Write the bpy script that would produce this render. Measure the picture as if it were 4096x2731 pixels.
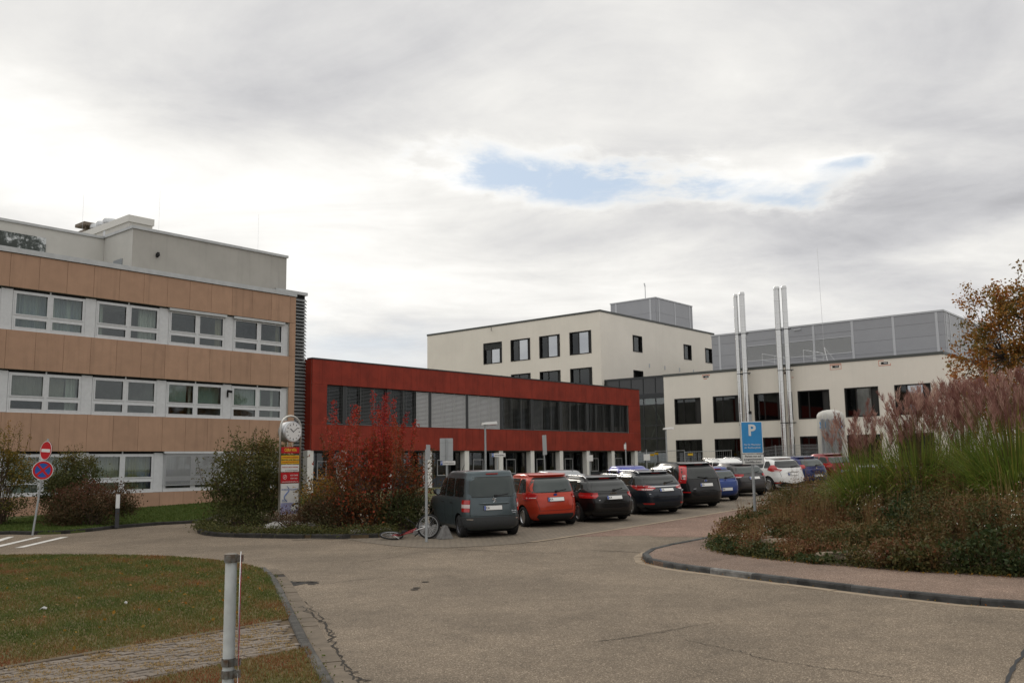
import bpy, bmesh, math, random
import numpy as np
from mathutils import Vector, Matrix
random.seed(7); RNG = np.random.default_rng(11)
R = math.radians
for o in list(bpy.data.objects): bpy.data.objects.remove(o)
scene = bpy.context.scene
COL = scene.collection

# ---------------------------------------------------------------- camera
FPX, PITCH, ROLL, AZ, CAMH = 3598.0, R(7.638), R(-0.802), R(40.2), 2.1
cam_d = bpy.data.cameras.new('camera'); cam = bpy.data.objects.new('camera', cam_d); COL.objects.link(cam)
cam_d.sensor_width = 36.0; cam_d.lens = FPX / 4096 * 36; cam_d.clip_start = 0.1; cam_d.clip_end = 3000
_f = Vector((0, math.cos(PITCH), math.sin(PITCH))); _r = Vector((1, 0, 0)); _u = _r.cross(_f)
CR = math.cos(ROLL) * _r + math.sin(ROLL) * _u; CU = -math.sin(ROLL) * _r + math.cos(ROLL) * _u; CF = _f
m = Matrix((CR, CU, -CF)).transposed().to_4x4(); m.translation = (0, 0, CAMH)
cam.matrix_world = m
scene.camera = cam

# photo pixel -> direction / place (src pixels of the 4096 px photograph)
EU = (math.sin(AZ), math.cos(AZ)); EV = (-math.cos(AZ), math.sin(AZ))
def ray(p):
    d = CF * FPX + CR * (p[0] - 2048) - CU * (p[1] - 1365.5)
    return d / d.y
def F(x, y): return (x * 4096 / 2352, y * 4096 / 2352)
def C1(x, y): return (x * 1300 / 2351, 800 + y * 1300 / 2351)
def C2(x, y): return (x * 1300 / 2352, 1500 + y * 1300 / 2352)
def C3(x, y): return (1000 + x * 1000 / 1960, 1400 + y * 1000 / 1960)
def C9(x, y): return (x * 1300 / 2352, 2000 + y * 1300 / 2352)
def C10(x, y): return (1000 + x * 1700 / 2352, 2000 + y * 1700 / 2352)
def C11(x, y): return (2400 + x * 1696 / 2352, 2000 + y * 1696 / 2352)
def softp(t): return 3 * math.log1p(math.exp(min(t, 60) / 3))
def sstep(a, b, x):
    t = min(1, max(0, (x - a) / (b - a))); return t
def zg_uv(u, v):
    f = 0.027 * (softp(u - 18) - softp(u - 90))
    w = sstep(28, 36, v)
    return f * (1 - w) + min(f, 0.45) * w
def to_uv(x, y): return (x * EU[0] + y * EU[1], x * EV[0] + y * EV[1])
def to_xy(u, v): return (u * EU[0] + v * EV[0], u * EU[1] + v * EV[1])
def zg(x, y): return zg_uv(*to_uv(x, y))
def gpt(p, dz=0.0):
    d = ray(p); t = 3.0
    while t < 300:
        if CAMH + d.z * t < zg(d.x * t, t) + dz: break
        t += 0.01
    return (d.x * t, t)
def at_y(p, Y):
    d = ray(p); return Vector((d.x * Y, Y, CAMH + d.z * Y))
def skyang(p):
    d = ray(p).normalized(); return math.atan2(d.x, d.y), math.asin(d.z)

# ---------------------------------------------------------------- world, sun, exposure
class NT:
    def __init__(s, tree): s.t = tree; s.n = tree.nodes; s.l = tree.links
    def node(s, typ, **kw):
        n = s.n.new(typ)
        for k, v in kw.items(): setattr(n, k, v)
        return n
    def put(s, inp, v):
        if hasattr(v, 'is_output') or isinstance(v, bpy.types.NodeSocket): s.l.new(v, inp)
        else: inp.default_value = v
    def math(s, op, a, b=None, c=None, clamp=False):
        n = s.n.new('ShaderNodeMath'); n.operation = op; n.use_clamp = clamp
        s.put(n.inputs[0], a)
        if b is not None: s.put(n.inputs[1], b)
        if c is not None: s.put(n.inputs[2], c)
        return n.outputs[0]
    def vmath(s, op, a, b=None):
        n = s.n.new('ShaderNodeVectorMath'); n.operation = op
        s.put(n.inputs[0], a)
        if b is not None: s.put(n.inputs[1], b)
        return n.outputs[0]
    def mix(s, fac, a, b, mode='MIX'):
        n = s.n.new('ShaderNodeMix'); n.data_type = 'RGBA'; n.blend_type = mode
        s.put(n.inputs[0], fac); s.put(n.inputs[6], a); s.put(n.inputs[7], b)
        return n.outputs[2]
    def noise(s, vec, scale, detail=4, rough=.55, dist=0.0):
        n = s.n.new('ShaderNodeTexNoise'); n.inputs['Scale'].default_value = scale
        n.inputs['Detail'].default_value = detail; n.inputs['Roughness'].default_value = rough; n.inputs['Distortion'].default_value = dist
        s.put(n.inputs['Vector'], vec); return n.outputs['Fac']
    def ramp(s, fac, stops, interp='LINEAR'):
        n = s.n.new('ShaderNodeValToRGB'); n.color_ramp.interpolation = interp
        e = n.color_ramp.elements
        while len(e) < len(stops): e.new(0.5)
        for i, (p, c) in enumerate(stops):
            e[i].position = p; e[i].color = c if len(c) == 4 else (*c, 1)
        s.put(n.inputs[0], fac); return n.outputs[0]
    def mapr(s, v, a, b, c=0.0, d=1.0, smooth=True):
        n = s.n.new('ShaderNodeMapRange'); n.interpolation_type = 'SMOOTHSTEP' if smooth else 'LINEAR'
        s.put(n.inputs[0], v)
        for i, q in enumerate((a, b, c, d)): n.inputs[1 + i].default_value = q
        return n.outputs[0]

SUN_AZ, SUN_EL = R(-34), R(24)
world = bpy.data.worlds.new('World'); scene.world = world; world.use_nodes = True
w = NT(world.node_tree); w.n.clear()
tc = w.node('ShaderNodeTexCoord').outputs['Generated']
sp = w.node('ShaderNodeSeparateXYZ'); w.l.new(tc, sp.inputs[0])
dx, dy, dz = sp.outputs
az = w.math('ARCTAN2', dx, dy); el = w.math('ARCSINE', dz)
den = w.math('ADD', w.math('MAXIMUM', dz, 0.0), 0.16)
cv = w.node('ShaderNodeCombineXYZ'); w.put(cv.inputs[0], w.math('DIVIDE', dx, den)); w.put(cv.inputs[1], w.math('DIVIDE', dy, den)); cv.inputs[2].default_value = 3.3
P = cv.outputs[0]
mp = w.node('ShaderNodeMapping'); mp.inputs['Rotation'].default_value = (0, 0, R(24)); mp.inputs['Scale'].default_value = (0.62, 1.15, 1)
w.l.new(P, mp.inputs[0])
n_big = w.noise(mp.outputs[0], 0.75, 7, .55, .5)
n_str = w.noise(mp.outputs[0], 2.1, 8, .58, .7)
n_fine = w.noise(P, 3.2, 8, .62, .3)
n_w1 = w.noise(P, 2.4, 6, .6); n_w2 = w.noise(w.vmath('ADD', P, (7.3, 2.1, 0)), 2.4, 6, .6)
az_w = w.math('ADD', az, w.math('MULTIPLY', w.math('SUBTRACT', n_w1, .5), .20)); el_w = w.math('ADD', el, w.math('MULTIPLY', w.math('SUBTRACT', n_w2, .5), .085))
def blob(fx, fy, saz, sel, tilt=0.0):
    a0, e0 = skyang(F(fx, fy))
    da = w.math('SUBTRACT', az_w, a0); de = w.math('SUBTRACT', el_w, e0)
    if tilt: de = w.math('SUBTRACT', de, w.math('MULTIPLY', da, tilt))
    q = w.math('ADD', w.math('POWER', w.math('ABSOLUTE', w.math('DIVIDE', da, R(saz))), 2.0), w.math('POWER', w.math('ABSOLUTE', w.math('DIVIDE', de, R(sel))), 2.0))
    return w.math('POWER', 2.718, w.math('MULTIPLY', q, -1.0))
b = w.math('ADD', 0.535, w.math('MULTIPLY', n_big, 0.44))
b = w.math('ADD', b, w.math('MULTIPLY', w.math('SUBTRACT', n_str, 0.5), 0.58))
b = w.math('ADD', b, w.math('MULTIPLY', w.math('SUBTRACT', n_fine, 0.5), 0.24))
for fx, fy, sa, se, amp, tl in ((60, 360, 16, 6.5, .36, -.10), (850, 450, 9, 3.2, .22, 0), (900, 660, 15, 3.2, .20, 0), (1700, 545, 24, 2.1, -.12, .02), (480, 240, 16, 2.0, -.08, -.12), (2150, 470, 10, 2.6, -.10, .1), (1830, 385, 5, 1.6, .22, 0), (1600, 640, 12, 2.2, .12, 0), (2330, 560, 4, 2.2, .16, 0), (300, 60, 22, 5, -.02, 0), (2100, 120, 18, 7, -.03, 0), (820, 800, 5, 1.6, -.10, 0)):
    b = w.math('ADD', b, w.math('MULTIPLY', blob(fx, fy, sa, se, tl), amp))
gap = w.math('ADD', w.math('MULTIPLY', blob(1200, 392, 6.6, 1.5, -.12), 1.15), w.math('ADD', w.math('MULTIPLY', blob(1545, 418, 5.0, 1.0, -.1), 1.1), w.math('MULTIPLY', blob(1960, 372, 2.4, .8, .1), .7)))
gap = w.math('ADD', gap, w.math('MULTIPLY', blob(1800, 455, 3.6, .55, .1), .6))
gap = w.math('MULTIPLY', gap, w.mapr(n_fine, .36, .62, .25, 1.2))
b = w.math('ADD', b, w.math('MULTIPLY', w.mapr(gap, .02, .35), .16))   # bright cloud rims round the gaps
b = w.math('MINIMUM', w.math('MAXIMUM', b, 0.50), 1.10)
b = w.math('MULTIPLY', b, w.mapr(el, R(24), R(70), 1.0, 2.0))   # an overcast sky is brighter overhead
cool = w.mix(w.mapr(b, .5, .95), (0.965, 0.965, 1.0, 1), (1.0, 0.985, 0.95, 1))
cl = w.vmath('SCALE', cool); w.put(cl.node.inputs[3], w.math('MULTIPLY', b, 10.0))
sky = w.node('ShaderNodeTexSky', sky_type='NISHITA'); sky.sun_disc = False
sky.sun_elevation = SUN_EL; sky.sun_rotation = SUN_AZ
skyc = w.mix(0.72, sky.outputs[0], (6.4, 7.5, 8.9, 1))
gapf = w.mapr(gap, .12, 1.05)
low = w.math('MULTIPLY', blob(820, 800, 6, 1.5), 0.45)
gapf = w.math('MAXIMUM', gapf, low)
colr = w.mix(gapf, cl, skyc)
bg = w.node('ShaderNodeBackground'); w.l.new(colr, bg.inputs[0]); bg.inputs[1].default_value = 0.1
out = w.node('ShaderNodeOutputWorld'); w.l.new(bg.outputs[0], out.inputs[0])

sd = bpy.data.lights.new('sun', 'SUN'); sd.energy = 0.9; sd.angle = R(14); sd.color = (1, .93, .82)
sun = bpy.data.objects.new('sun', sd); COL.objects.link(sun)
sv = Vector((math.sin(SUN_AZ) * math.cos(SUN_EL), math.cos(SUN_AZ) * math.cos(SUN_EL), math.sin(SUN_EL)))
sun.rotation_euler = sv.to_track_quat('Z', 'Y').to_euler(); sun.location = sv * 80
vs = scene.view_settings; vs.view_transform = 'Standard'; vs.look = 'None'; vs.gamma = 1.0; vs.exposure = 0.0; vs.use_curve_mapping = False
scene.render.engine = 'CYCLES'

# ---------------------------------------------------------------- materials
MAT = {}
def mat(name, col, rough=.7, metal=0.0, var=0.0, vscale=2.0, bump=0.0, bscale=60.0, stretch=None, spec=.28, coat=0.0, col2=None, rnd=0.0, streak=0.0, emit=None, local=False, rvar=0.0):
    if name in MAT: return MAT[name]
    m_ = bpy.data.materials.new(name); m_.use_nodes = True
    t = NT(m_.node_tree); p = t.n['Principled BSDF']
    p.inputs['Roughness'].default_value = rough; p.inputs['Metallic'].default_value = metal
    p.inputs['Specular IOR Level'].default_value = spec; p.inputs['Coat Weight'].default_value = coat; p.inputs['Coat Roughness'].default_value = .04
    c = (*col, 1)
    need = var or bump or rnd or streak or col2
    if need:
        pos = t.node('ShaderNodeTexCoord').outputs['Object'] if local else t.node('ShaderNodeNewGeometry').outputs['Position']
        cs = c
        if var or col2:
            vv = pos
            if stretch:
                mpn = t.node('ShaderNodeMapping'); mpn.inputs['Scale'].default_value = stretch; t.l.new(pos, mpn.inputs[0]); vv = mpn.outputs[0]
            nz = t.noise(vv, vscale, 6, .6)
            f = t.mapr(nz, .28, .72)
            if col2: cs = t.mix(f, c, (*col2, 1))
            else: cs = t.mix(f, tuple(x * (1 - var) for x in col) + (1,), tuple(min(1, x * (1 + var)) for x in col) + (1,))
            if rvar: t.put(p.inputs['Roughness'], t.math('ADD', rough, t.math('MULTIPLY', t.math('SUBTRACT', f, .5), rvar)))
        if streak:
            mpn = t.node('ShaderNodeMapping'); mpn.inputs['Scale'].default_value = (3.5, 3.5, .22); t.l.new(pos, mpn.inputs[0])
            nz = t.noise(mpn.outputs[0], 1.0, 7, .65)
            k = t.math('MULTIPLY', t.mapr(nz, .48, .74), streak)
            cs = t.mix(k, cs, tuple(x * .35 for x in col) + (1,))
        if rnd:
            oi = t.node('ShaderNodeObjectInfo').outputs['Random']
            h = t.node('ShaderNodeHueSaturation'); t.put(h.inputs['Value'], t.math('ADD', 1 - rnd, t.math('MULTIPLY', oi, 2 * rnd))); t.put(h.inputs['Color'], cs); cs = h.outputs[0]
        t.put(p.inputs['Base Color'], cs)
        if bump:
            bn = t.node('ShaderNodeBump'); bn.inputs['Strength'].default_value = bump; bn.inputs['Distance'].default_value = .02
            t.put(bn.inputs['Height'], t.noise(pos, bscale, 4, .6)); t.l.new(bn.outputs[0], p.inputs['Normal'])
    else: p.inputs['Base Color'].default_value = c
    MAT[name] = m_; return m_
def tintmat(name, stops, rough=.65, trans=.25, spec=.25):
    """leaf / blade material: colour picked by the per-face 'tint' value"""
    if name in MAT: return MAT[name]
    m_ = bpy.data.materials.new(name); m_.use_nodes = True
    t = NT(m_.node_tree); p = t.n['Principled BSDF']
    a = t.node('ShaderNodeAttribute'); a.attribute_name = 'tint'
    c = t.ramp(a.outputs['Fac'], stops)
    t.put(p.inputs['Base Color'], c); p.inputs['Roughness'].default_value = rough; p.inputs['Specular IOR Level'].default_value = spec
    if trans:
        tr = t.node('ShaderNodeBsdfTranslucent'); t.put(tr.inputs[0], c)
        mx = t.node('ShaderNodeMixShader'); mx.inputs[0].default_value = trans
        t.l.new(p.outputs[0], mx.inputs[1]); t.l.new(tr.outputs[0], mx.inputs[2]); t.l.new(mx.outputs[0], t.n['Material Output'].inputs[0])
    MAT[name] = m_; return m_
def glassmat(name, tint=(.75, .82, .8), refl=.10, rough=.02, edge=.55):
    if name in MAT: return MAT[name]
    m_ = bpy.data.materials.new(name); m_.use_nodes = True
    t = NT(m_.node_tree); t.n.remove(t.n['Principled BSDF'])
    tr = t.node('ShaderNodeBsdfTransparent'); tr.inputs[0].default_value = (*tint, 1)
    gl = t.node('ShaderNodeBsdfGlossy'); gl.inputs['Roughness'].default_value = rough; gl.inputs[0].default_value = (.95, .97, 1, 1)
    lw = t.node('ShaderNodeLayerWeight'); lw.inputs[0].default_value = .5
    fac = t.math('ADD', refl, t.math('MULTIPLY', t.math('POWER', lw.outputs['Facing'], 3.0), edge), clamp=True)
    mx = t.node('ShaderNodeMixShader'); t.put(mx.inputs[0], fac); t.l.new(tr.outputs[0], mx.inputs[1]); t.l.new(gl.outputs[0], mx.inputs[2])
    t.l.new(mx.outputs[0], t.n['Material Output'].inputs[0])
    MAT[name] = m_; return m_

# ---------------------------------------------------------------- mesh helpers
class MB:
    def __init__(s): s.v = []; s.f = []; s.mi = []
    def add(s, vs, fs, mi=0):
        o = len(s.v); s.v += [tuple(q) for q in vs]; s.f += [tuple(i + o for i in f) for f in fs]; s.mi += [mi] * len(fs)
    def box(s, x0, x1, y0, y1, z0, z1, mi=0):
        s.add([(x0, y0, z0), (x1, y0, z0), (x1, y1, z0), (x0, y1, z0), (x0, y0, z1), (x1, y0, z1), (x1, y1, z1), (x0, y1, z1)],
              [(0, 3, 2, 1), (4, 5, 6, 7), (0, 1, 5, 4), (1, 2, 6, 5), (2, 3, 7, 6), (3, 0, 4, 7)], mi)
    def obox(s, c, ax, ay, az_, hx, hy, hz, mi=0):
        c, ax, ay, az_ = Vector(c), Vector(ax), Vector(ay), Vector(az_)
        vs = [c + ax * (hx * i) + ay * (hy * j) + az_ * (hz * k) for k in (-1, 1) for j in (-1, 1) for i in (-1, 1)]
        s.add(vs, [(0, 2, 3, 1), (4, 5, 7, 6), (0, 1, 5, 4), (1, 3, 7, 5), (3, 2, 6, 7), (2, 0, 4, 6)], mi)
    def tube(s, pts, r, n=8, mi=0, cap=True):
        pts = [Vector(p) for p in pts]; rs = r if isinstance(r, (list, tuple)) else [r] * len(pts)
        rings = []
        prev = None
        for i, p in enumerate(pts):
            d = (pts[min(i + 1, len(pts) - 1)] - pts[max(i - 1, 0)]).normalized()
            if prev is None:
                a = d.orthogonal().normalized()
            else:
                a = (prev - d * prev.dot(d)); a = a.normalized() if a.length > 1e-6 else d.orthogonal().normalized()
            prev = a; b_ = d.cross(a)
            rings.append([p + (a * math.cos(2 * math.pi * k / n) + b_ * math.sin(2 * math.pi * k / n)) * rs[i] for k in range(n)])
        vs = [q for rg in rings for q in rg]; fs = []
        for i in range(len(pts) - 1):
            for k in range(n): fs.append((i * n + k, i * n + (k + 1) % n, (i + 1) * n + (k + 1) % n, (i + 1) * n + k))
        if cap: fs += [tuple(range(n))[::-1], tuple((len(pts) - 1) * n + k for k in range(n))]
        s.add(vs, fs, mi)
    def lathe(s, prof, n=24, axis='z', c=(0, 0, 0), mi=0, close=False):
        vs = []; fs = []
        for r, h in prof:
            for k in range(n):
                a = 2 * math.pi * k / n; x, y = r * math.cos(a), r * math.sin(a)
                q = (x, y, h) if axis == 'z' else ((h, x, y) if axis == 'x' else (y, h, x))
                vs.append((q[0] + c[0], q[1] + c[1], q[2] + c[2]))
        L = len(prof)
        for i in range(L if close else L - 1):
            j = (i + 1) % L
            for k in range(n): fs.append((i * n + k, i * n + (k + 1) % n, j * n + (k + 1) % n, j * n + k))
        s.add(vs, fs, mi)
    def disc(s, c, ax, ay, r, n=24, mi=0, r2=None):
        c, ax, ay = Vector(c), Vector(ax), Vector(ay)
        if r2 is None:
            s.add([c + (ax * math.cos(2 * math.pi * k / n) + ay * math.sin(2 * math.pi * k / n)) * r for k in range(n)], [tuple(range(n))], mi)
        else:
            vs = [c + (ax * math.cos(2 * math.pi * k / n) + ay * math.sin(2 * math.pi * k / n)) * q for q in (r, r2) for k in range(n)]
            s.add(vs, [(k, (k + 1) % n, n + (k + 1) % n, n + k) for k in range(n)], mi)
    def prism(s, poly, z0, z1, mi=0):
        n = len(poly); vs = [(x, y, z0) for x, y in poly] + [(x, y, z1) for x, y in poly]
        s.add(vs, [tuple(range(n))[::-1], tuple(range(n, 2 * n))] + [(k, (k + 1) % n, n + (k + 1) % n, n + k) for k in range(n)], mi)
    def mesh(s, name, mats, smooth=False, angle=None):
        me = bpy.data.meshes.new(name); me.from_pydata(s.v, [], s.f)
        mats = mats if isinstance(mats, (list, tuple)) else [mats]
        for q in mats: me.materials.append(q)
        if any(s.mi): me.polygons.foreach_set('material_index', s.mi)
        bm = bmesh.new(); bm.from_mesh(me); bmesh.ops.recalc_face_normals(bm, faces=bm.faces); bm.to_mesh(me); bm.free()
        if smooth or angle:
            me.polygons.foreach_set('use_smooth', [True] * len(me.polygons))
            if angle: me.set_sharp_from_angle(angle=R(angle))
        me.update(); return me
def obj(name, data, parent=None, loc=(0, 0, 0), rot=(0, 0, 0)):
    o = bpy.data.objects.new(name, data); COL.objects.link(o)
    if parent: o.parent = parent
    o.location = loc; o.rotation_euler = rot; return o
def build(name, mb, mats, parent=None, smooth=False, angle=None, loc=(0, 0, 0), rot=(0, 0, 0)):
    return obj(name, mb.mesh(name, mats, smooth, angle), parent, loc, rot)
def empty(name, loc=(0, 0, 0), rotz=0.0):
    o = bpy.data.objects.new(name, None); COL.objects.link(o); o.location = loc; o.rotation_euler = (0, 0, rotz); o.empty_display_size = .3; return o
def tag(o, label, cat=None, group=None, kind=None):
    o['label'] = label
    if cat: o['category'] = cat
    if group: o['group'] = group
    if kind: o['kind'] = kind
    return o
BOXC = {}
def boxmesh(dx_, dy_, dz_, mt, bevel=0.0):
    k = (round(dx_, 3), round(dy_, 3), round(dz_, 3), mt.name, bevel)
    if k not in BOXC:
        b_ = MB(); b_.box(-dx_ / 2, dx_ / 2, -dy_ / 2, dy_ / 2, -dz_ / 2, dz_ / 2)
        me = b_.mesh('block', mt)
        if bevel:
            bm = bmesh.new(); bm.from_mesh(me); bmesh.ops.bevel(bm, geom=bm.edges[:], offset=bevel, segments=1, affect='EDGES'); bm.to_mesh(me); bm.free()
        BOXC[k] = me
    return BOXC[k]
def npmesh(name, V, Fc, mats, tint=None, smooth=False):
    V = np.asarray(V, np.float32); Fc = np.asarray(Fc, np.int32); k = Fc.shape[1]
    me = bpy.data.meshes.new(name); me.vertices.add(len(V)); me.vertices.foreach_set('co', V.ravel())
    me.loops.add(Fc.size); me.loops.foreach_set('vertex_index', Fc.ravel())
    me.polygons.add(len(Fc)); me.polygons.foreach_set('loop_start', np.arange(0, Fc.size, k, dtype=np.int32))
    me.update(calc_edges=True); me.validate()
    for q in (mats if isinstance(mats, (list, tuple)) else [mats]): me.materials.append(q)
    if tint is not None:
        a = me.attributes.new('tint', 'FLOAT', 'FACE'); a.data.foreach_set('value', np.asarray(tint, np.float32))
    if smooth: me.polygons.foreach_set('use_smooth', np.ones(len(Fc), bool))
    return me
def text_mesh(body, size, mt, align='CENTER', width=None, bold=0.0, ext=.002):
    cu = bpy.data.curves.new('lettering', 'FONT'); cu.body = body; cu.size = size; cu.align_x = align; cu.align_y = 'CENTER'; cu.extrude = ext; cu.offset = bold; cu.resolution_u = 3
    o = bpy.data.objects.new('lettering', cu); COL.objects.link(o)
    dg = bpy.context.evaluated_depsgraph_get(); dg.update()
    me = bpy.data.meshes.new_from_object(o.evaluated_get(dg)); bpy.data.objects.remove(o); bpy.data.curves.remove(cu)
    if width and len(me.vertices):
        xs = [q.co.x for q in me.vertices]; k = width / max(1e-4, max(xs) - min(xs))
        for q in me.vertices: q.co.x *= k
    me.materials.clear(); me.materials.append(mt); return me
U_CUTS = [8, 10, 12, 14, 16, 18, 20, 22, 24, 26, 28, 30, 33, 36, 78, 82, 86, 90, 94, 98, 102]; V_CUTS = [28, 30, 32, 34, 36]
def sheet(name, poly, off, mt, label, cat=None, kind='structure', skirt=0.0, mound=None):
    bm = bmesh.new(); vs_ = [bm.verts.new((x, y, 0)) for x, y in poly]; bm.faces.new(vs_)
    bmesh.ops.triangulate(bm, faces=bm.faces[:])
    for n_, cuts in ((EU, U_CUTS), (EV, V_CUTS)):
        for c in cuts:
            bmesh.ops.bisect_plane(bm, geom=bm.verts[:] + bm.edges[:] + bm.faces[:], plane_co=(n_[0] * c, n_[1] * c, 0), plane_no=(n_[0], n_[1], 0))
    if skirt:
        be = [e for e in bm.edges if e.is_boundary]
        r_ = bmesh.ops.extrude_edge_only(bm, edges=be); low = [q for q in r_['geom'] if isinstance(q, bmesh.types.BMVert)]
        lows = set(low)
    else: lows = set()
    for q in bm.verts: q.co.z = zg(q.co.x, q.co.y) + off - (skirt if q in lows else 0)
    bmesh.ops.recalc_face_normals(bm, faces=bm.faces)
    up = sum(f.normal.z * f.calc_area() for f in bm.faces)
    if up < 0: bmesh.ops.reverse_faces(bm, faces=bm.faces[:])
    me = bpy.data.meshes.new(name); bm.to_mesh(me); bm.free(); me.materials.append(mt)
    o = obj(name, me); tag(o, label, cat, kind=kind); return o
def resample(pts, step):
    pts = [Vector((*p, 0)) for p in pts]; out_ = [pts[0]]; carry = 0.0
    for a, b_ in zip(pts, pts[1:]):
        L = (b_ - a).length; t = step - carry
        while t <= L: out_.append(a + (b_ - a) * (t / L)); t += step
        carry = L - (t - step)
    if (out_[-1] - pts[-1]).length > step * .3: out_.append(pts[-1])
    return [(p.x, p.y) for p in out_]
def smooth_line(pts, n=6):
    P_ = [np.array(p, float) for p in pts]; P_ = [2 * P_[0] - P_[1]] + P_ + [2 * P_[-1] - P_[-2]]; o = []
    for i in range(1, len(P_) - 2):
        for k in range(n):
            t = k / n; a, b_, c, d = P_[i - 1:i + 3]
            o.append(tuple(.5 * ((2 * b_) + (c - a) * t + (2 * a - 5 * b_ + 4 * c - d) * t * t + (3 * b_ - a - 3 * c + d) * t ** 3)))
    o.append(tuple(P_[-2])); return o
def offset_line(pts, d):
    o = []
    for i, p in enumerate(pts):
        a = np.array(pts[max(i - 1, 0)]); b_ = np.array(pts[min(i + 1, len(pts) - 1)]); t = b_ - a; t = t / (np.linalg.norm(t) + 1e-9)
        o.append((p[0] - t[1] * d, p[1] + t[0] * d))
    return o
def in_poly(x, y, poly):
    c = False; j = len(poly) - 1
    for i in range(len(poly)):
        xi, yi = poly[i]; xj, yj = poly[j]
        if (yi > y) != (yj > y) and x < (xj - xi) * (y - yi) / (yj - yi) + xi: c = not c
        j = i
    return c
def in_poly_np(X, Y, poly):
    c = np.zeros(len(X), bool); j = len(poly) - 1
    for i in range(len(poly)):
        xi, yi = poly[i]; xj, yj = poly[j]
        with np.errstate(divide='ignore', invalid='ignore'):
            c ^= ((yi > Y) != (yj > Y)) & (X < (xj - xi) * (Y - yi) / (yj - yi + 1e-12) + xi)
        j = i
    return c
def zg_np(X, Y): return np.array([zg(a, b_) for a, b_ in zip(X, Y)])
def uvz(u, v, z): x, y = to_xy(u, v); return (x, y, z)
# ---------------------------------------------------------------- ground materials
def aggmat(name, base, light, dark, pat=(.80, 1.17), red=None):
    m_ = bpy.data.materials.new(name); m_.use_nodes = True; t = NT(m_.node_tree); p = t.n['Principled BSDF']
    pos = t.node('ShaderNodeNewGeometry').outputs['Position']
    vo = t.node('ShaderNodeTexVoronoi'); vo.inputs['Scale'].default_value = 95; t.put(vo.inputs['Vector'], pos)
    sx = t.node('ShaderNodeSeparateXYZ'); t.put(sx.inputs[0], vo.outputs['Color'])
    c = t.ramp(sx.outputs[0], [(0, dark), (.3, base), (.72, base), (.86, light), (1, tuple(min(1, q * 1.5) for q in light))])
    big = t.noise(pos, .35, 6, .6); med = t.noise(pos, 2.6, 5, .65)
    k = t.math('MULTIPLY', t.mapr(big, .3, .7, pat[0], pat[1]), t.mapr(med, .25, .75, .88, 1.1))
    sc = t.vmath('SCALE', c); t.put(sc.node.inputs[3], k)
    fine = t.noise(pos, 210, 2, .6)
    c2 = t.mix(t.mapr(fine, .55, .8, 0, .6), sc, tuple(q * .45 for q in base) + (1,))
    t.put(p.inputs['Base Color'], c2); p.inputs['Roughness'].default_value = .88; p.inputs['Specular IOR Level'].default_value = .3
    bn = t.node('ShaderNodeBump'); bn.inputs['Strength'].default_value = .5; bn.inputs['Distance'].default_value = .008
    t.put(bn.inputs['Height'], t.math('ADD', vo.outputs['Distance'], fine)); t.l.new(bn.outputs[0], p.inputs['Normal'])
    MAT[name] = m_; return m_
M_ASPH = aggmat('asphalt_aggregate', (.164, .127, .090), (.265, .215, .16), (.080, .063, .046))
M_PINK = aggmat('asphalt_reddish', (.195, .122, .090), (.29, .205, .16), (.10, .064, .05))
M_WALK = aggmat('pavement_reddish', (.180, .122, .090), (.28, .21, .165), (.09, .06, .048))
M_SOIL = mat('earth', (.085, .06, .035), .95, var=.4, vscale=3, bump=.6, bscale=30)
M_LAWN = mat('lawn_ground', (.085, .080, .026), .95, col2=(.130, .085, .034), vscale=1.6, bump=.8, bscale=45)
M_LAWN2 = mat('lawn_ground_green', (.055, .085, .020), .95, col2=(.085, .085, .03), vscale=1.2, bump=.8, bscale=40)
M_DRY = mat('dry_grass_ground', (.13, .10, .045), .95, col2=(.07, .085, .025), vscale=.9, bump=.8, bscale=40)
M_KERB = mat('kerb_dark_concrete', (.070, .070, .068), .9, var=.45, vscale=3.5, bump=.5, bscale=90, rnd=.22)
M_KERBL = mat('kerb_weathered', (.050, .047, .043), .9, col2=(.10, .094, .085), vscale=5, bump=.6, bscale=70, rnd=.25)
M_KERBD = mat('kerb_black_concrete', (.035, .033, .030), .9, var=.4, vscale=3.5, bump=.5, bscale=60, rnd=.15)
M_GUT = mat('gutter_concrete', (.140, .112, .083), .9, var=.16, vscale=5, bump=.35, bscale=120, rnd=.10)
M_GUT2 = mat('gutter_concrete_pale', (.27, .215, .155), .9, var=.14, vscale=5, bump=.3, bscale=120, rnd=.06)
M_PAVE = mat('paving_block_grey', (.175, .145, .118), .9, var=.18, vscale=9, bump=.4, bscale=140, rnd=.13)
M_WHITE = mat('road_paint_white', (.62, .60, .56), .8, var=.2, vscale=7)
M_CRACK = mat('crack_dark', (.03, .025, .02), .95)
M_BITU = mat('bitumen_seal', (.022, .022, .024), .6)
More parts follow.
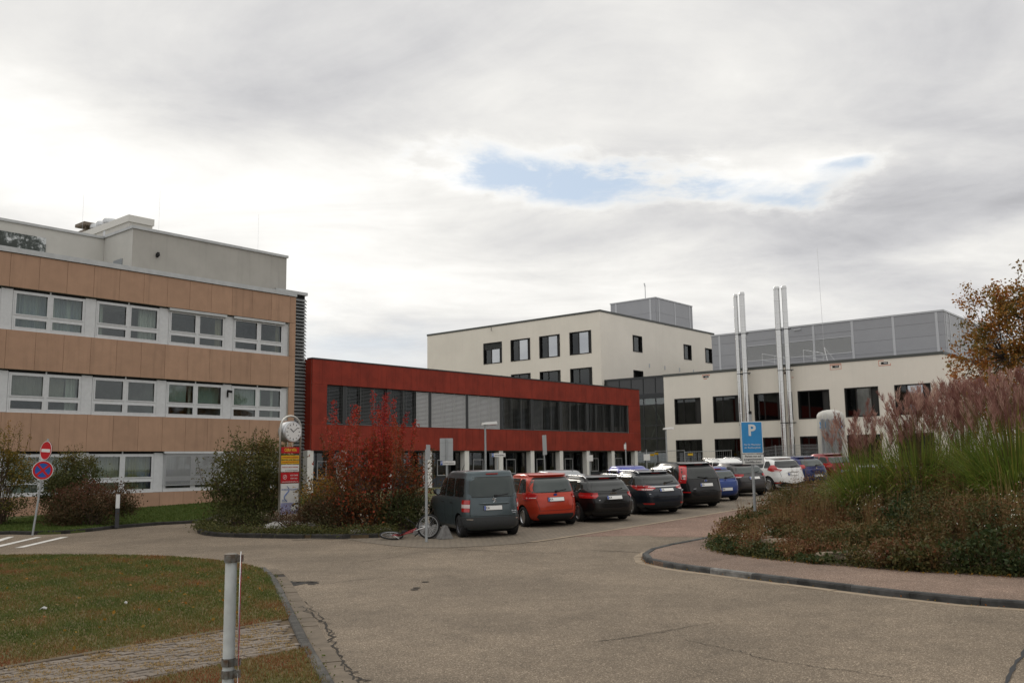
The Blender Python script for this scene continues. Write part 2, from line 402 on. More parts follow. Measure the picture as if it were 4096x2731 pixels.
def blockmat():
    m_ = bpy.data.materials.new('parking_paving'); m_.use_nodes = True; t = NT(m_.node_tree); p = t.n['Principled BSDF']
    pos = t.node('ShaderNodeNewGeometry').outputs['Position']
    mp_ = t.node('ShaderNodeMapping'); mp_.inputs['Rotation'].default_value = (0, 0, -(math.pi / 2 - AZ)); t.l.new(pos, mp_.inputs[0])
    br = t.node('ShaderNodeTexBrick'); t.l.new(mp_.outputs[0], br.inputs[0]); br.inputs['Scale'].default_value = 1.0
    br.inputs['Brick Width'].default_value = .2; br.inputs['Row Height'].default_value = .1; br.inputs['Mortar Size'].default_value = .007
    br.inputs['Color1'].default_value = (.20, .16, .118, 1); br.inputs['Color2'].default_value = (.155, .125, .092, 1); br.inputs['Mortar'].default_value = (.05, .045, .03, 1)
    st = t.noise(pos, .45, 6, .6)
    c = t.mix(t.mapr(st, .40, .78, 0, .5), br.outputs[0], (.12, .095, .07, 1))
    t.put(p.inputs['Base Color'], c); p.inputs['Roughness'].default_value = .9
    bn = t.node('ShaderNodeBump'); bn.inputs['Strength'].default_value = .6; bn.inputs['Distance'].default_value = .01; bn.invert = True
    t.put(bn.inputs['Height'], br.outputs['Fac']); t.l.new(bn.outputs[0], p.inputs['Normal'])
    MAT['parking_paving'] = m_; return m_
M_PARK = blockmat()

def uvpoly(*pts): return [to_xy(*p) for p in pts]
# ---------------------------------------------------------------- sheets
sheet('ground', [(-700, -300), (700, -300), (700, 900), (-700, 900)], 0.0, M_DRY, 'earth and rough grass reaching to the horizon')
sheet('road', [(-70, -25), (60, -25), (60, 75), (-70, 75)], .004, M_ASPH, 'beige exposed-aggregate asphalt access road')
# lane beside the parking row, worn to a reddish tone
lane = [gpt(C10(1790, 203))] + [to_xy(u, 14.82) for u in (22, 26, 32, 40, 62)] + [to_xy(62, 8), to_xy(38, 8), to_xy(30, 9.5), gpt(C11(800, 178)), gpt(C11(640, 206)), gpt(C11(300, 203)), gpt(C10(2200, 196))]
sheet('lane', lane, .008, M_PINK, 'reddish asphalt lane running alongside the parked cars')
park = [gpt(C10(520, 214)), gpt(C10(640, 235)), gpt(C10(800, 255)), gpt(C10(950, 264)), gpt(C10(1100, 264)), gpt(C10(1300, 255)), gpt(C10(1500, 240)), to_xy(20, 14.88), to_xy(62, 14.88), to_xy(62, 24), to_xy(19.5, 24), to_xy(15.5, 21.2)]
sheet('parking_bays', park, .012, M_PARK, 'grey-beige block paving of the parking bays')
# pale edging slabs along the bays
ed = sheet('edging', uvpoly((18.2, 14.93), (18.2, 14.75), (60, 14.75), (60, 14.93)), .016, M_GUT2, 'pale concrete edging line between lane and parking bays')

kerb_stone_cache = {}
def kerb(name, label, pts, width, h, step, mt, gap=.010, base=-.05, bed=None, mats=None, part='kerb_stone', lift=0.0, batter=.015):
    """a strip of stones along a line, each stone an object of its own"""
    pts = resample(pts, step)
    L = offset_line(pts, width / 2); Rr = offset_line(pts, -width / 2)
    mb = MB(); n = len(pts)
    vs_ = [(x, y, zg(x, y) + .0045 + lift * 0) for x, y in L] + [(x, y, zg(x, y) + .0045) for x, y in Rr]
    mb.add(vs_, [(i, i + 1, n + i + 1, n + i) for i in range(n - 1)])
    root = build(name, mb, M_CRACK); tag(root, label, kind='structure')
    for i in range(n - 1):
        a = Vector((*pts[i], 0)); b_ = Vector((*pts[i + 1], 0)); d = (b_ - a).normalized() * (gap / 2)
        q = [Vector((*L[i], 0)) + d, Vector((*L[i + 1], 0)) - d, Vector((*Rr[i + 1], 0)) - d, Vector((*Rr[i], 0)) + d]
        zz = [zg(p.x, p.y) for p in q]; jz = random.uniform(-.006, .006)
        c = sum(q, Vector()) / 4
        lo = [(p.x - c.x, p.y - c.y, z + base) for p, z in zip(q, zz)]
        def tp(p, k): return (p.x - c.x) * (1 - k), (p.y - c.y) * (1 - k)
        ins = batter / max(width, .05)
        up1 = []; up2 = []
        for p, z in zip(q, zz):
            up1.append((p.x - c.x, p.y - c.y, z + h * .75 + jz))
            # chamfer across the width only
            mid = a + (b_ - a) * (0 if (p - a).length < (p - b_).length else 1)
            e = p + (mid - p) * ins * 2
            up2.append((e.x - c.x, e.y - c.y, z + h + jz))
        m2 = MB(); m2.add(lo + up1 + up2, [(3, 2, 1, 0), (8, 9, 10, 11)] + [(k, (k + 1) % 4, 4 + (k + 1) % 4, 4 + k) for k in range(4)] + [(4 + k, 4 + (k + 1) % 4, 8 + (k + 1) % 4, 8 + k) for k in range(4)])
        build(part, m2, mats[i % len(mats)] if mats else mt, root, loc=(c.x, c.y, lift))
    return root

# ---- foreground lawn on the left
lawn_edge = [gpt(C9(*p)) for p in ((0, 410), (350, 407), (700, 408), (1100, 415), (1350, 428), (1560, 448), (1760, 475), (1890, 508), (1950, 560), (2000, 650), (2050, 740), (2095, 840))]
far_left = [(lawn_edge[0][0] - 6, lawn_edge[0][1] + 1), (lawn_edge[0][0] - 16, lawn_edge[0][1] - 1)]
kerbL = smooth_line([gpt(C9(*p)) for p in ((1900, 505), (1962, 565), (2020, 670), (2075, 790), (2125, 890), (2195, 1040), (2275, 1185), (2352, 1323))] + [(-1.15, 7.0), (-.55, 5.2), (-.1, 3.0)], 5)
lawnA = lawn_edge + [to_xy(7.62, 10.44), to_xy(-14, 10.44)] + far_left[::-1]
sheet('lawn', lawnA, .05, M_LAWN, 'autumn lawn with brown patches beside the paved path', skirt=.12)
in_k = offset_line(kerbL, -.07) if False else kerbL
lowk = [p for p in kerbL if to_uv(*p)[1] < 8.66]
lawnB = [to_xy(-14, 8.66), to_xy(to_uv(*lowk[0])[0], 8.66)] + lowk + [(-4, -2), (-12, -4)]
sheet('lawn', lawnB, .05, M_LAWN, 'strip of reddish autumn turf in front of the paved path', skirt=.12)
sheet('path_bed', uvpoly((-14, 8.66), (6.52, 8.66), (7.62, 10.44), (-14, 10.44)), .030, M_SOIL, 'sandy joint bed under the paved path')
# interlocking paving blocks
BL, BW, BZ = .225, .1125, .018
def blk_poly(g=.0085):
    xs = [0, .25, .33, .67, .75, 1]; of = [0, 0, .22, .22 * -1, 0, 0]
    of = [0, .10, .10, -.10, -.10, 0]
    lo = [(x * BL, o_ * BW) for x, o_ in zip(xs, of)]; hi = [(x * BL, BW + o_ * BW) for x, o_ in zip(xs, of)]
    pl = lo + hi[::-1]
    return [(BL / 2 + (x - BL / 2) * (1 - 2 * g / BL), BW / 2 + (y - BW / 2) * (1 - 2 * g / BW)) for x, y in pl]
_bp = blk_poly(); _mb = MB()
_n = len(_bp); _cx = sum(x for x, y in _bp) / _n; _cy = sum(y for x, y in _bp) / _n
_sh = [((x - _cx) * .95 + _cx, (y - _cy) * .92 + _cy) for x, y in _bp]
_mb.add([(x, y, -.04) for x, y in _bp] + [(x, y, BZ - .006) for x, y in _bp] + [(x, y, BZ) for x, y in _sh],
        [tuple(range(2 * _n, 3 * _n))] + [(k, (k + 1) % _n, _n + (k + 1) % _n, _n + k) for k in range(_n)] + [(_n + k, _n + (k + 1) % _n, 2 * _n + (k + 1) % _n, 2 * _n + k) for k in range(_n)])
blk_me = _mb.mesh('paving_block', M_PAVE)
pe_root = None
mbp = MB(); mbp.add([uvz(-14, 8.73, .0345), uvz(6.5, 8.73, .0345), uvz(7.52, 10.37, .0345), uvz(-14, 10.37, .0345)], [(0, 1, 2, 3)])
path_root = build('path', mbp, M_SOIL); tag(path_root, 'footpath of grey interlocking zigzag concrete blocks', kind='structure')
cand = []
rows = int((10.36 - 8.74) / BW)
for j in range(rows):
    v0 = 8.74 + j * BW; off = (j % 2) * BL / 2
    for i in range(-80, 40):
        u0 = i * BL + off; ue = 6.55 + (v0 - 8.7) / 1.7 * 1.05
        if u0 < -12 or u0 + BL > ue: continue
        x, y = to_xy(u0, v0); d = math.hypot(x, y)
        scr = y * CF.y + (-2.1) * CF.z; px = FPX * x / max(.1, scr); py = FPX * (2.1 * CF.y + y * CF.z * 0) / max(.1, scr)
        vis = abs(px) < 2150 and y > 8.2
        cand.append((0 if vis else 1, d, u0, v0))
cand.sort()
rest = MB()
for k, (vis, d, u0, v0) in enumerate(cand):
    x, y = to_xy(u0, v0); z = .034 + random.uniform(-.004, .004)
    if k < 298:
        o = obj('paving_block', blk_me, path_root, (x, y, z), (random.uniform(-.02, .02), random.uniform(-.02, .02), math.pi / 2 - AZ + random.uniform(-.01, .01)))
    elif k < 900:
        c, s_ = math.cos(math.pi / 2 - AZ), math.sin(math.pi / 2 - AZ)
        rest.add([(x + a * c - b_ * s_, y + a * s_ + b_ * c, z + BZ) for a, b_ in _bp], [tuple(range(_n))])
o = build('paving_blocks', rest, M_PAVE, path_root); o['kind'] = 'stuff'
# edging slabs of the path
kerb('path_edging', 'concrete edging slabs along the near side of the paved path', [to_xy(-12, 8.69), to_xy(6.45, 8.69)], .06, .045, 1.0, M_GUT, part='edging_slab', lift=.01)
kerb('path_edging', 'concrete edging slabs between the paved path and the wide lawn', [to_xy(-12, 10.41), to_xy(7.45, 10.41)], .05, .045, 1.0, M_GUT, part='edging_slab', lift=.01)
kerb('kerb', 'low dark kerb curving round the foreground lawn', kerbL, .12, .062, 1.0, M_KERBL)
gut = offset_line(kerbL, .18)
kerb('gutter', 'gutter row of beige concrete slabs beside the foreground lawn', gut, .22, .010, .33, M_GUT, gap=.007, part='gutter_slab', batter=.004)

# ---- verge in front of the beige building
k1 = smooth_line([gpt(C9(-420, 272))] + [gpt(C9(*p)) for p in ((0, 247), (300, 250), (560, 237), (830, 205), (1100, 184), (1300, 170), (1490, 158))] + [to_xy(21.5, 33.6), to_xy(27, 34.6), to_xy(31, 37)], 4)
verge = k1 + [to_xy(31.5, 41.6), to_xy(-6, 41.6)]
sheet('verge', verge, .07, M_LAWN2, 'green verge between the road and the beige office building', skirt=.15)
kerb('kerb', 'black kerb in front of the beige building verge', k1, .13, .115, 1.0, M_KERBD)
sheet('footway', [gpt(C2(-300, 1060), .07), gpt(C2(260, 1062), .07), gpt(C2(255, 1105), .07), gpt(C2(-300, 1130), .07)], .078, mat('footway_asphalt', (.055, .052, .05), .9, var=.2, vscale=4, bump=.4, bscale=80), 'dark asphalt footway behind the leaning sign pole')
# ---- planted island with clock
isl_f = smooth_line([gpt(C9(*p)) for p in ((1470, 205), (1436, 228), (1470, 248), (1560, 262), (1750, 270), (2000, 275), (2250, 279))] + [gpt(C10(*p)) for p in ((200, 209), (400, 213), (560, 214), (680, 210), (760, 205))], 4)
isl_b = [(-3.0, 27.6), (-3.4, 30.5), (-6.0, 34.0), (-8.2, 34.4), (-9.6, 32.0)]
island = isl_f + isl_b
sheet('planting_bed', island, .10, M_SOIL, 'raised soil bed of the island with the clock sign', skirt=.16)
kerb('kerb', 'black kerb round the shrub island with the clock', isl_f, .13, .13, 1.0, M_KERBD)
# ---- strip in front of the red building
sheet('verge', uvpoly((22.5, 29.2), (66, 29.2), (66, 31.5), (66, 42.6), (33.2, 42.6), (32, 38), (27.5, 34.6), (24, 33)), .08, M_DRY, 'dry grass strip in front of the red building', skirt=.15)
kerb('kerb', 'dark kerb in front of the red building strip', [to_xy(22.4, 29.1), to_xy(66, 29.1)], .13, .12, 1.0, M_KERBD)

# ---- right-hand pavement with planting
rk = [gpt(C11(*p)) for p in ((800, 186), (660, 212), (480, 250), (350, 275), (278, 297), (247, 322), (262, 345), (320, 364), (480, 388), (850, 437), (1350, 500), (1990, 575), (2352, 600))]
rk = smooth_line([(8.6, 28.6)] + rk + [(8.6, 11.6), (12, 9.6), (18, 7.2)], 5)
walk = rk + [(30, 4), (32, 30), (16, 33), (10.5, 30.5)]
sheet('pavement', walk, .085, M_WALK, 'reddish asphalt pavement round the planted corner', skirt=.1)
kerbmats = [M_KERB] * 5 + [mat('kerb_patched', (.19, .185, .175), .9, var=.5, vscale=4, bump=.5, bscale=60)] + [M_KERB] * 6
kerb('kerb', 'dark grey concrete kerb curving round the right-hand pavement', offset_line(rk, .02), .14, .105, .98, M_KERB, mats=[kerbmats[(i + 3) % 12] for i in range(24)])
kerb('gutter', 'pale beige gutter slabs along the curved right-hand kerb', offset_line(rk, -.165), .17, .010, .98, M_GUT2, gap=.006, part='gutter_slab', batter=.004)
bed_front = [gpt(C11(*p), .085) for p in ((640, 240), (648, 272), (690, 292), (900, 325), (1200, 352), (1700, 393), (2100, 415), (2352, 427))]
bed = [(5.6, 24.2)] + bed_front + [(10.5, 14.4), (16, 12.5), (24, 12), (26, 26), (14, 29.5), (8.5, 28)]
BED = bed
def bed_mound(x, y):
    dmin = min(math.hypot(x - a, y - b_) for a, b_ in smooth_line(bed_front + [(10.5, 14.4), (16, 12.5)], 3))
    return .10 + (.12 + .40 * sstep(6.4, 9.0, x)) * (1 - math.exp(-dmin / 2.4))
bmb = bmesh.new()
gx = np.arange(4, 27, .5); gy = np.arange(11.5, 30.5, .5)
gv = {}
for a in gx:
    for c in gy:
        if in_poly(a, c, bed): gv[(a, c)] = bmb.verts.new((a, c, zg(a, c) + bed_mound(a, c) - .03))
for (a, c) in list(gv):
    q = [gv.get((a, c)), gv.get((a + .5, c)), gv.get((a + .5, c + .5)), gv.get((a, c + .5))]
    if all(q): bmb.faces.new(q)
bme = bpy.data.meshes.new('planting_bed'); bmb.to_mesh(bme); bmb.free(); bme.materials.append(M_SOIL)
tag(obj('planting_bed', bme), 'raised soil mound under the ornamental grasses', kind='structure')
sheet('bed_soil', bed, .093, M_SOIL, 'dark soil edge of the bed beside the pavement')

# ---- markings, cracks, drain
for i, (pl, lb) in enumerate(((((108, 346), (168, 343), (498, 265), (440, 268)), 'longest white stripe of the hatched marking, next to the open road'), (((-120, 352), (-30, 345), (303, 266), (262, 267)), 'middle white stripe of the hatched road marking'), (((-120, 316), (-40, 312), (105, 264), (62, 265)), 'short white stripe of the hatched marking nearest the sign pole'))):
    sheet('road_marking', [gpt(C9(*p)) for p in pl], .009, M_WHITE, lb)
def jag(pts, n, amp):
    o = []
    for a, b_ in zip(pts, pts[1:]):
        for k in range(n):
            t = k / n; o.append((a[0] + (b_[0] - a[0]) * t + random.gauss(0, amp), a[1] + (b_[1] - a[1]) * t + random.gauss(0, amp)))
    o.append(pts[-1]); return o
cr = MB()
def crack(pts, w_, n=8, amp=.03, mb=cr, off=.0115):
    pl = jag([gpt(p) for p in pts], n, amp)
    A = offset_line(pl, w_ / 2); B = offset_line(pl, -w_ / 2)
    k = len(pl); s_ = [random.uniform(.25, 1) for _ in pl]
    vs_ = []
    for p, a, b_, q in zip(pl, A, B, s_):
        for e in (a, b_): vs_.append((p[0] + (e[0] - p[0]) * q, p[1] + (e[1] - p[1]) * q, zg(*p) + off))
    mb.add(vs_, [(2 * i, 2 * i + 1, 2 * i + 3, 2 * i + 2) for i in range(k - 1)])
for _ in range(2):
    crack([C10(620, 1011), C10(540, 940), C10(470, 830), C10(440, 740), C10(370, 650), C10(290, 590)], .028, 9, .035)
crack([C10(435, 690), C10(400, 680), C10(380, 620), C10(300, 560)], .018, 7, .03)
crack([C10(390, 468), C10(560, 447), C10(760, 426)], .022, 10, .02)
crack([C10(560, 348), C10(740, 328), C10(930, 290)], .025, 10, .03)
crack([C10(1150, 275), C10(1540, 291), C10(1720, 296)], .03, 12, .03)
crack([C10(1760, 278), C10(1980, 280), C10(2180, 292)], .03, 10, .02)
crack([C10(1640, 808), C10(1900, 785), C10(2100, 760), C10(2352, 715)], .014, 10, .012)
crack([C11(0, 786), C11(260, 752), C11(520, 700), C11(690, 670)], .014, 10, .012)
crack([C11(470, 780), C11(720, 828), C11(900, 880), C11(1080, 912), C11(1350, 945), C11(1620, 990)], .016, 10, .015)
crack([C11(0, 285), C11(130, 288), C11(250, 294)], .03, 8, .02)
crack([C11(520, 368), C11(640, 356), C11(760, 340)], .02, 8, .01, off=.092)
o = build('road_cracks', cr, M_CRACK); tag(o, 'thin dark cracks running through the asphalt', kind='stuff')
bt = MB(); crack([C11(2250, 1030), C11(2290, 940), C11(2352, 850), C11(2420, 770)], .06, 4, .006, bt, .012)
o = build('bitumen_seam', bt, M_BITU); tag(o, 'black bitumen joint crossing the road corner', kind='structure')
spots = MB()
for px in ((910, 497), (922, 487), (970, 454)):
    x, y = gpt(C10(*px)); spots.disc((x, y, zg(x, y) + .0115), (1, 0, 0), (0, 1, 0), .07, 9)
o = build('road_stains', spots, M_CRACK); tag(o, 'small black oil spots on the open road', kind='stuff')
# drain
dx0, dy0 = gpt(C9(2095, 612))
dr = MB(); M_IRON = mat('cast_iron', (.035, .032, .03), .8, var=.3, vscale=12)
root = empty('drain_grate', (dx0, dy0, .0), R(60)); tag(root, 'rusty iron road drain beside the lawn gutter', 'drain')
fr = MB()
for a, b_, c, d in ((-.26, .26, -.20, -.16), (-.26, .26, .16, .20), (-.26, -.22, -.16, .16), (.22, .26, -.16, .16)): fr.box(a, b_, c, d, -.03, .016)
build('frame', fr, M_IRON, root)
for i in range(6): obj('bar', boxmesh(.04, .32, .03, M_IRON), root, (-.185 + i * .074, 0, .0))
br = MB(); pl = jag([gpt(p) for p in (C9(2060, 592), C9(2140, 598), C9(2230, 594), C9(2280, 610))], 6, .03)
for a, w_ in ((0, .07), (1, .05)):
    A = offset_line(pl, w_ + .05); B = offset_line(pl, -w_)
    k = len(pl); vs_ = [(*q, .0125 + a * .001) for pr in zip(A, B) for q in pr]; br.add(vs_, [(2 * i, 2 * i + 1, 2 * i + 3, 2 * i + 2) for i in range(k - 1)])
tag(build('broken_asphalt', br, M_CRACK), 'broken black asphalt edge behind the road drain', kind='structure')
# ---------------------------------------------------------------- buildings: local frame u, v, z
RZ = math.pi / 2 - AZ
def onv(p, v):
    d = ray(p); t = v / (d.x * EV[0] + d.y * EV[1]); return (t * (d.x * EU[0] + d.y * EU[1]), CAMH + d.z * t)
class Bld:
    def __init__(s, name, u, v, z, label, cat='building'):
        x, y = to_xy(u, v); s.o = (u, v, z); s.root = empty(name, (x, y, z), RZ); tag(s.root, label, cat)
    def box(s, name, u0, u1, v0, v1, z0, z1, mt, parent=None, bevel=0.0):
        me = boxmesh(abs(u1 - u0), abs(v1 - v0), abs(z1 - z0), mt, bevel)
        c = ((u0 + u1) / 2 - s.o[0], (v0 + v1) / 2 - s.o[1], (z0 + z1) / 2 - s.o[2])
        if parent is not None and parent is not s.root:
            po = parent['_c']; c = (c[0] - po[0], c[1] - po[1], c[2] - po[2])
        return obj(name, me, parent or s.root, c)
    def group(s, name, u, v, z, mb, mats, **k):
        """mesh given in building coordinates, origin moved to (u, v, z)"""
        d = (u, v, z); mb.v = [(a - u, b_ - v, c - z) for a, b_, c in mb.v]
        o = build(name, mb, mats, s.root, loc=(u - s.o[0], v - s.o[1], z - s.o[2]), **k)
        o['_c'] = (u - s.o[0], v - s.o[1], z - s.o[2]); return o
    def sub(s, name, parent, mb, mats, **k):
        po = parent['_c']; mb.v = [(a - s.o[0] - po[0], b_ - s.o[1] - po[1], c - s.o[2] - po[2]) for a, b_, c in mb.v]
        return build(name, mb, mats, parent, **k)
M_BEIGE = mat('beige_fibre_panel', (.41, .256, .172), .75, var=.06, vscale=2.0, rnd=.05, streak=.26, bump=.05, bscale=200)
M_WFRAME = mat('white_window_frame', (.60, .61, .62), .5, var=.05, vscale=6)
M_GLASS = glassmat('window_glass', (.80, .85, .83), .06, edge=.28)
M_GLASSD = glassmat('dark_glass', (.30, .36, .34), .06, edge=.4)
M_ROOMW = mat('room_wall', (.42, .41, .38), .9, var=.2, vscale=.7)
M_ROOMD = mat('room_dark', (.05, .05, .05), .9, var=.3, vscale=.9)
M_ZINC = mat('zinc_coping', (.45, .46, .46), .45, metal=.4, var=.08, vscale=3)
M_PLAST = mat('grey_render', (.40, .385, .355), .85, var=.06, vscale=.8, streak=.16, bump=.1, bscale=40)
M_PLASTL = mat('pale_render', (.52, .51, .48), .85, var=.05, vscale=1.0, bump=.1, bscale=40)
M_LOUV = mat('louvre_grey_metal', (.25, .255, .255), .45, metal=.3, var=.1, vscale=5)
M_DARK = mat('dark_gap', (.02, .02, .02), .9)
M_ALU = mat('aluminium', (.55, .56, .57), .4, metal=.8)
M_CONC = mat('grey_concrete', (.30, .29, .275), .9, var=.15, vscale=2, bump=.3, bscale=50)
M_TURB = mat('concrete_roof', (.25, .25, .25), .9)

# ================= beige office building
VB = 41.95; UA, UE = -2.0, 30.63
B = Bld('office_building', 14, VB, 0, 'beige panelled office building with white window bands and grey rooftop block')
pitch = 1.2335; u_first = 15.43
bands = [(0.0, .90), (2.87, 4.56), (6.44, 8.17), (10.07, 11.58)]
seams = [u_first + pitch * k for k in range(-14, 13)]
for z0, z1 in bands:
    for a, b_ in zip(seams, seams[1:]):
        B.box('panel', a + .006, b_ - .006, VB, VB + .05, z0 + .006, z1 - .006, M_BEIGE)
for z0, z1 in ((0, .9), (.9, 2.87), (2.87, 4.56), (4.56, 6.44), (6.44, 8.17), (8.17, 10.07), (10.07, 11.58)):
    B.box('panel', seams[-1] + .006, UE, VB - .002, VB + .05, z0 + .006, z1 - .006, M_BEIGE)
cw = MB()
for z0, z1 in bands: cw.box(UA, UE - .02, VB + .06, VB + .36, z0, z1)
cw.box(seams[-1] - .02, UE - .02, VB + .06, VB + 15.7, 0, 11.56)      # end wall
cw.box(UA, UA + .3, VB + .06, VB + 15.7, 0, 11.56)
for z in (.0, 2.95, 6.5, 10.2): cw.box(UA + .3, seams[-1] - .03, VB + .37, VB + 6, z, z + .28)
cw.box(UA + .3, seams[-1] - .03, VB + 4.5, VB + 4.7, 0, 11.5)
for u in (15.5, 19.1, 22.8, 26.5): cw.box(u - .05, u + .05, VB + .5, VB + 4.4, 0, 10.2)
cw.box(UA, UE - .02, VB + .37, VB + 15.7, 11.45, 11.57)
B.group('wall', 14, VB, 0, cw, M_ROOMW)
B.box('roof_coping', UA, UE + .03, VB - .06, VB + .40, 11.60, 11.83, M_ZINC)
for z0, z1 in bands: B.box('panel_backing', UA, UE - .03, VB + .051, VB + .058, z0 - (.3 if z0 == 0 else -.02), z1 - .02, M_DARK)
# windows
M_CURT = {'blue': mat('curtain_blue', (.22, .26, .33), .9, col2=(.45, .48, .44), vscale=6, stretch=(1, 1, .05)),
          'white': mat('curtain_white', (.55, .54, .5), .9, var=.2, vscale=7, stretch=(1, 1, .05)),
          'cream': mat('curtain_cream', (.50, .42, .30), .9, var=.2, vscale=7, stretch=(1, 1, .05)),
          'yellow': mat('curtain_yellow', (.42, .37, .17), .9, col2=(.42, .40, .35), vscale=5, stretch=(1, 1, .05)),
          'roller': mat('roller_blind_grey', (.29, .265, .23), .9, var=.08, vscale=2),
          'green': mat('blind_pale_green', (.30, .37, .34), .9, var=.08, vscale=2)}
def curtain(u0, u1, z0, z1, v, parent, mt, wave=.035):
    n = max(8, int((u1 - u0) / .045)); mb = MB(); vs_ = []
    for i in range(n + 1):
        u = u0 + (u1 - u0) * i / n; d = wave * math.sin(i * 1.9 + u0 * 3) + random.uniform(-.01, .01)
        vs_ += [(u, v + d, z0), (u, v + d, z1)]
    mb.add(vs_, [(2 * i, 2 * i + 2, 2 * i + 3, 2 * i + 1) for i in range(n)])
    B.sub('curtain', parent, mb, mt)
rowsz = [(.90, 2.87), (4.56, 6.44), (8.17, 10.07)]
wu = [15.67 + 3.683 * k for k in range(-4, 4)]
look = {(2, 4): [('blue', 0, 3.1)], (2, 5): [('white', 0.1, .45), ('white', 2.2, 3.1)], (2, 6): [('cream', .06, .2), ('cream', 2.75, 3.1)], (2, 7): [('cream', .06, .22), ('cream', 2.85, 3.1)],
        (1, 4): [('roller', 0, 2.5), ('white', 2.5, 3.1)], (1, 5): [], (1, 6): [('green', 0, 1.25), ('white', 1.3, 1.5), ('green', 1.6, 3.1)], (1, 7): [('green', 0, 2.0), ('white', 2.55, 2.8)],
        (0, 4): [('white', 0, 3.1)], (0, 5): [('yellow', 0, 3.1)], (0, 6): [('roller', 0, 3.1)], (0, 7): [('roller', 0, 3.1)], (0, 3): [('white', 0, 3.1)]}
VW = VB + .16
for r_, (z0, z1) in enumerate(rowsz):
    for k, u0 in enumerate(wu):
        u1 = u0 + 3.17; zs = z0 + .06; zt = z1 - .12
        f = MB(); zm = z0 + .60; um = (u0 + u1) / 2
        f.box(u0, u1, VW - .05, VW + .10, z0 + .005, z0 + .12)                         # sill rail
        f.box(u0, u0 + .07, VW - .03, VW + .06, z0 + .12, zt); f.box(u1 - .07, u1, VW - .03, VW + .06, z0 + .12, zt)
        f.box(u0 + .07, u1 - .07, VW - .03, VW + .06, zt - .08, zt)
        f.box(um - .07, um + .07, VW - .045, VW + .06, z0 + .12, zt - .08)
        for a, b_ in ((u0 + .07, um - .07), (um + .07, u1 - .07)):
            f.box(a, b_, VW - .03, VW + .06, zm - .03, zm + .10)
            for lo, hi in ((z0 + .12, zm - .03), (zm + .10, zt - .08)):
                f.box(a, a + .06, VW - .055, VW - .03, lo, hi); f.box(b_ - .06, b_, VW - .055, VW - .03, lo, hi)
                f.box(a + .06, b_ - .06, VW - .055, VW - .03, lo, lo + .05); f.box(a + .06, b_ - .06, VW - .055, VW - .03, hi - .05, hi)
        f.box(um - .03, um + .03, VW - .03, VW + .0, zt, z1 - .005)
        wo = B.group('window', u0, VW, z0, f, M_WFRAME)
        for a, b_ in ((u0 + .07, um - .07), (um + .07, u1 - .07)):
            for lo, hi in ((z0 + .12, zm - .03), (zm + .10, zt - .08)):
                B.box('pane', a + .005, b_ - .005, VW + .005, VW + .015, lo + .005, hi - .005, M_GLASS, wo)
        for kind, a, b_ in look.get((r_, k), [('white', .2, .8)]):
            zz0 = z0 + .16 if kind not in ('roller', 'green') else z0 + (.8 if r_ == 1 else .2)
            curtain(u0 + .05 + a, u0 + b_, zz0, zt - .05, VW + .28, wo, M_CURT[kind], .04 if kind not in ('roller', 'green') else .002)
        B.box('blind_box_shadow', u0 + .03, u1 - .03, VW + .02, VW + .12, zt + .005, z1, M_DARK)  # blind box in near-black, painting in the shadow gap above the window
        B.box('infill_panel', u1 + .012, u0 + 3.683 - .012 if k < 7 else seams[-1] - .01, VW - .02, VW + .08, z0 + .012, z1 - .07, M_WFRAME)
# lowered shutters
for (r_, k) in ((2, 6), (2, 7)):
    u0 = wu[k]; z1 = rowsz[r_][1]; B.box('shutter_box', u0 - .05, u0 + 3.2, VB - .02, VW - .06, z1 - .16, z1 - .03, M_ZINC)
for k in (6, 7):
    z0, z1 = rowsz[0]; mb = MB(); n = 34
    for i in range(n): mb.box(wu[k] + .02, wu[k] + 3.15, VB + .02, VB + .05, z1 - .12 - i * .045, z1 - .10 - i * .045)
    mb.box(wu[k] + .02, wu[k] + 3.15, VB + .015, VB + .055, z1 - .14 - n * .045, z1 - .10 - n * .045)
    o = B.group('venetian_blind', wu[k], VB, z0, mb, M_ALU); o['kind'] = 'stuff'
    B.box('shutter_box', wu[k] - .05, wu[k] + 3.2, VB - .03, VB + .09, z1 - .10, z1 - .005, M_WFRAME)
# security camera on infill panel
cm_ = MB(); cu_, cz_ = wu[6] + 3.17 + .26, 5.95
cm_.box(cu_ - .03, cu_ + .03, VW - .10, VW - .02, cz_ - .25, cz_ + .02); cm_.obox((cu_ + .02, VW - .22, cz_ + .05), (1, 0, 0), (0, .96, .2), (0, -.2, .96), .06, .16, .06)
B.group('security_camera', cu_, VW, cz_, cm_, M_DARK)
# rooftop block
PV = 44.7; PU0, PU1 = 22.29, 31.9; PZ = 14.62; PV2 = 47.87
pb = MB(); pb.box(PU0, PU1, PV, 57, 11.55, PZ - .12)
B.group('rooftop_block', PU0, PV, 11.55, pb, M_PLAST)
pw = MB(); pw.box(PU0 - .006, PU0 + .01, PV + .0, PV2, 11.6, PZ - .12); B.group('block_side', PU0, PV, 11.6, pw, M_PLASTL)
B.box('block_coping', PU0 - .08, PU1 + .08, PV - .08, PV + .35, PZ - .115, PZ + .03, M_ZINC)
B.box('block_coping', PU0 - .08, PU0 + .35, PV + .355, PV2 + 3, PZ - .115, PZ + .03, M_ZINC)
pb = MB(); pb.box(UA, PU0 - .01, PV2, 57, 11.55, PZ - .16); B.group('rooftop_block', 0, PV2, 11.55, pb, M_PLASTL)
B.box('block_coping', UA, PU0 - .085, PV2 - .08, PV2 + .3, PZ - .155, PZ - .02, M_ZINC)
B.box('door', PU0 - .05, PU0 - .008, PV + 1.0, PV + 1.95, 11.65, 13.05, mat('grey_steel_door', (.27, .29, .31), .5))
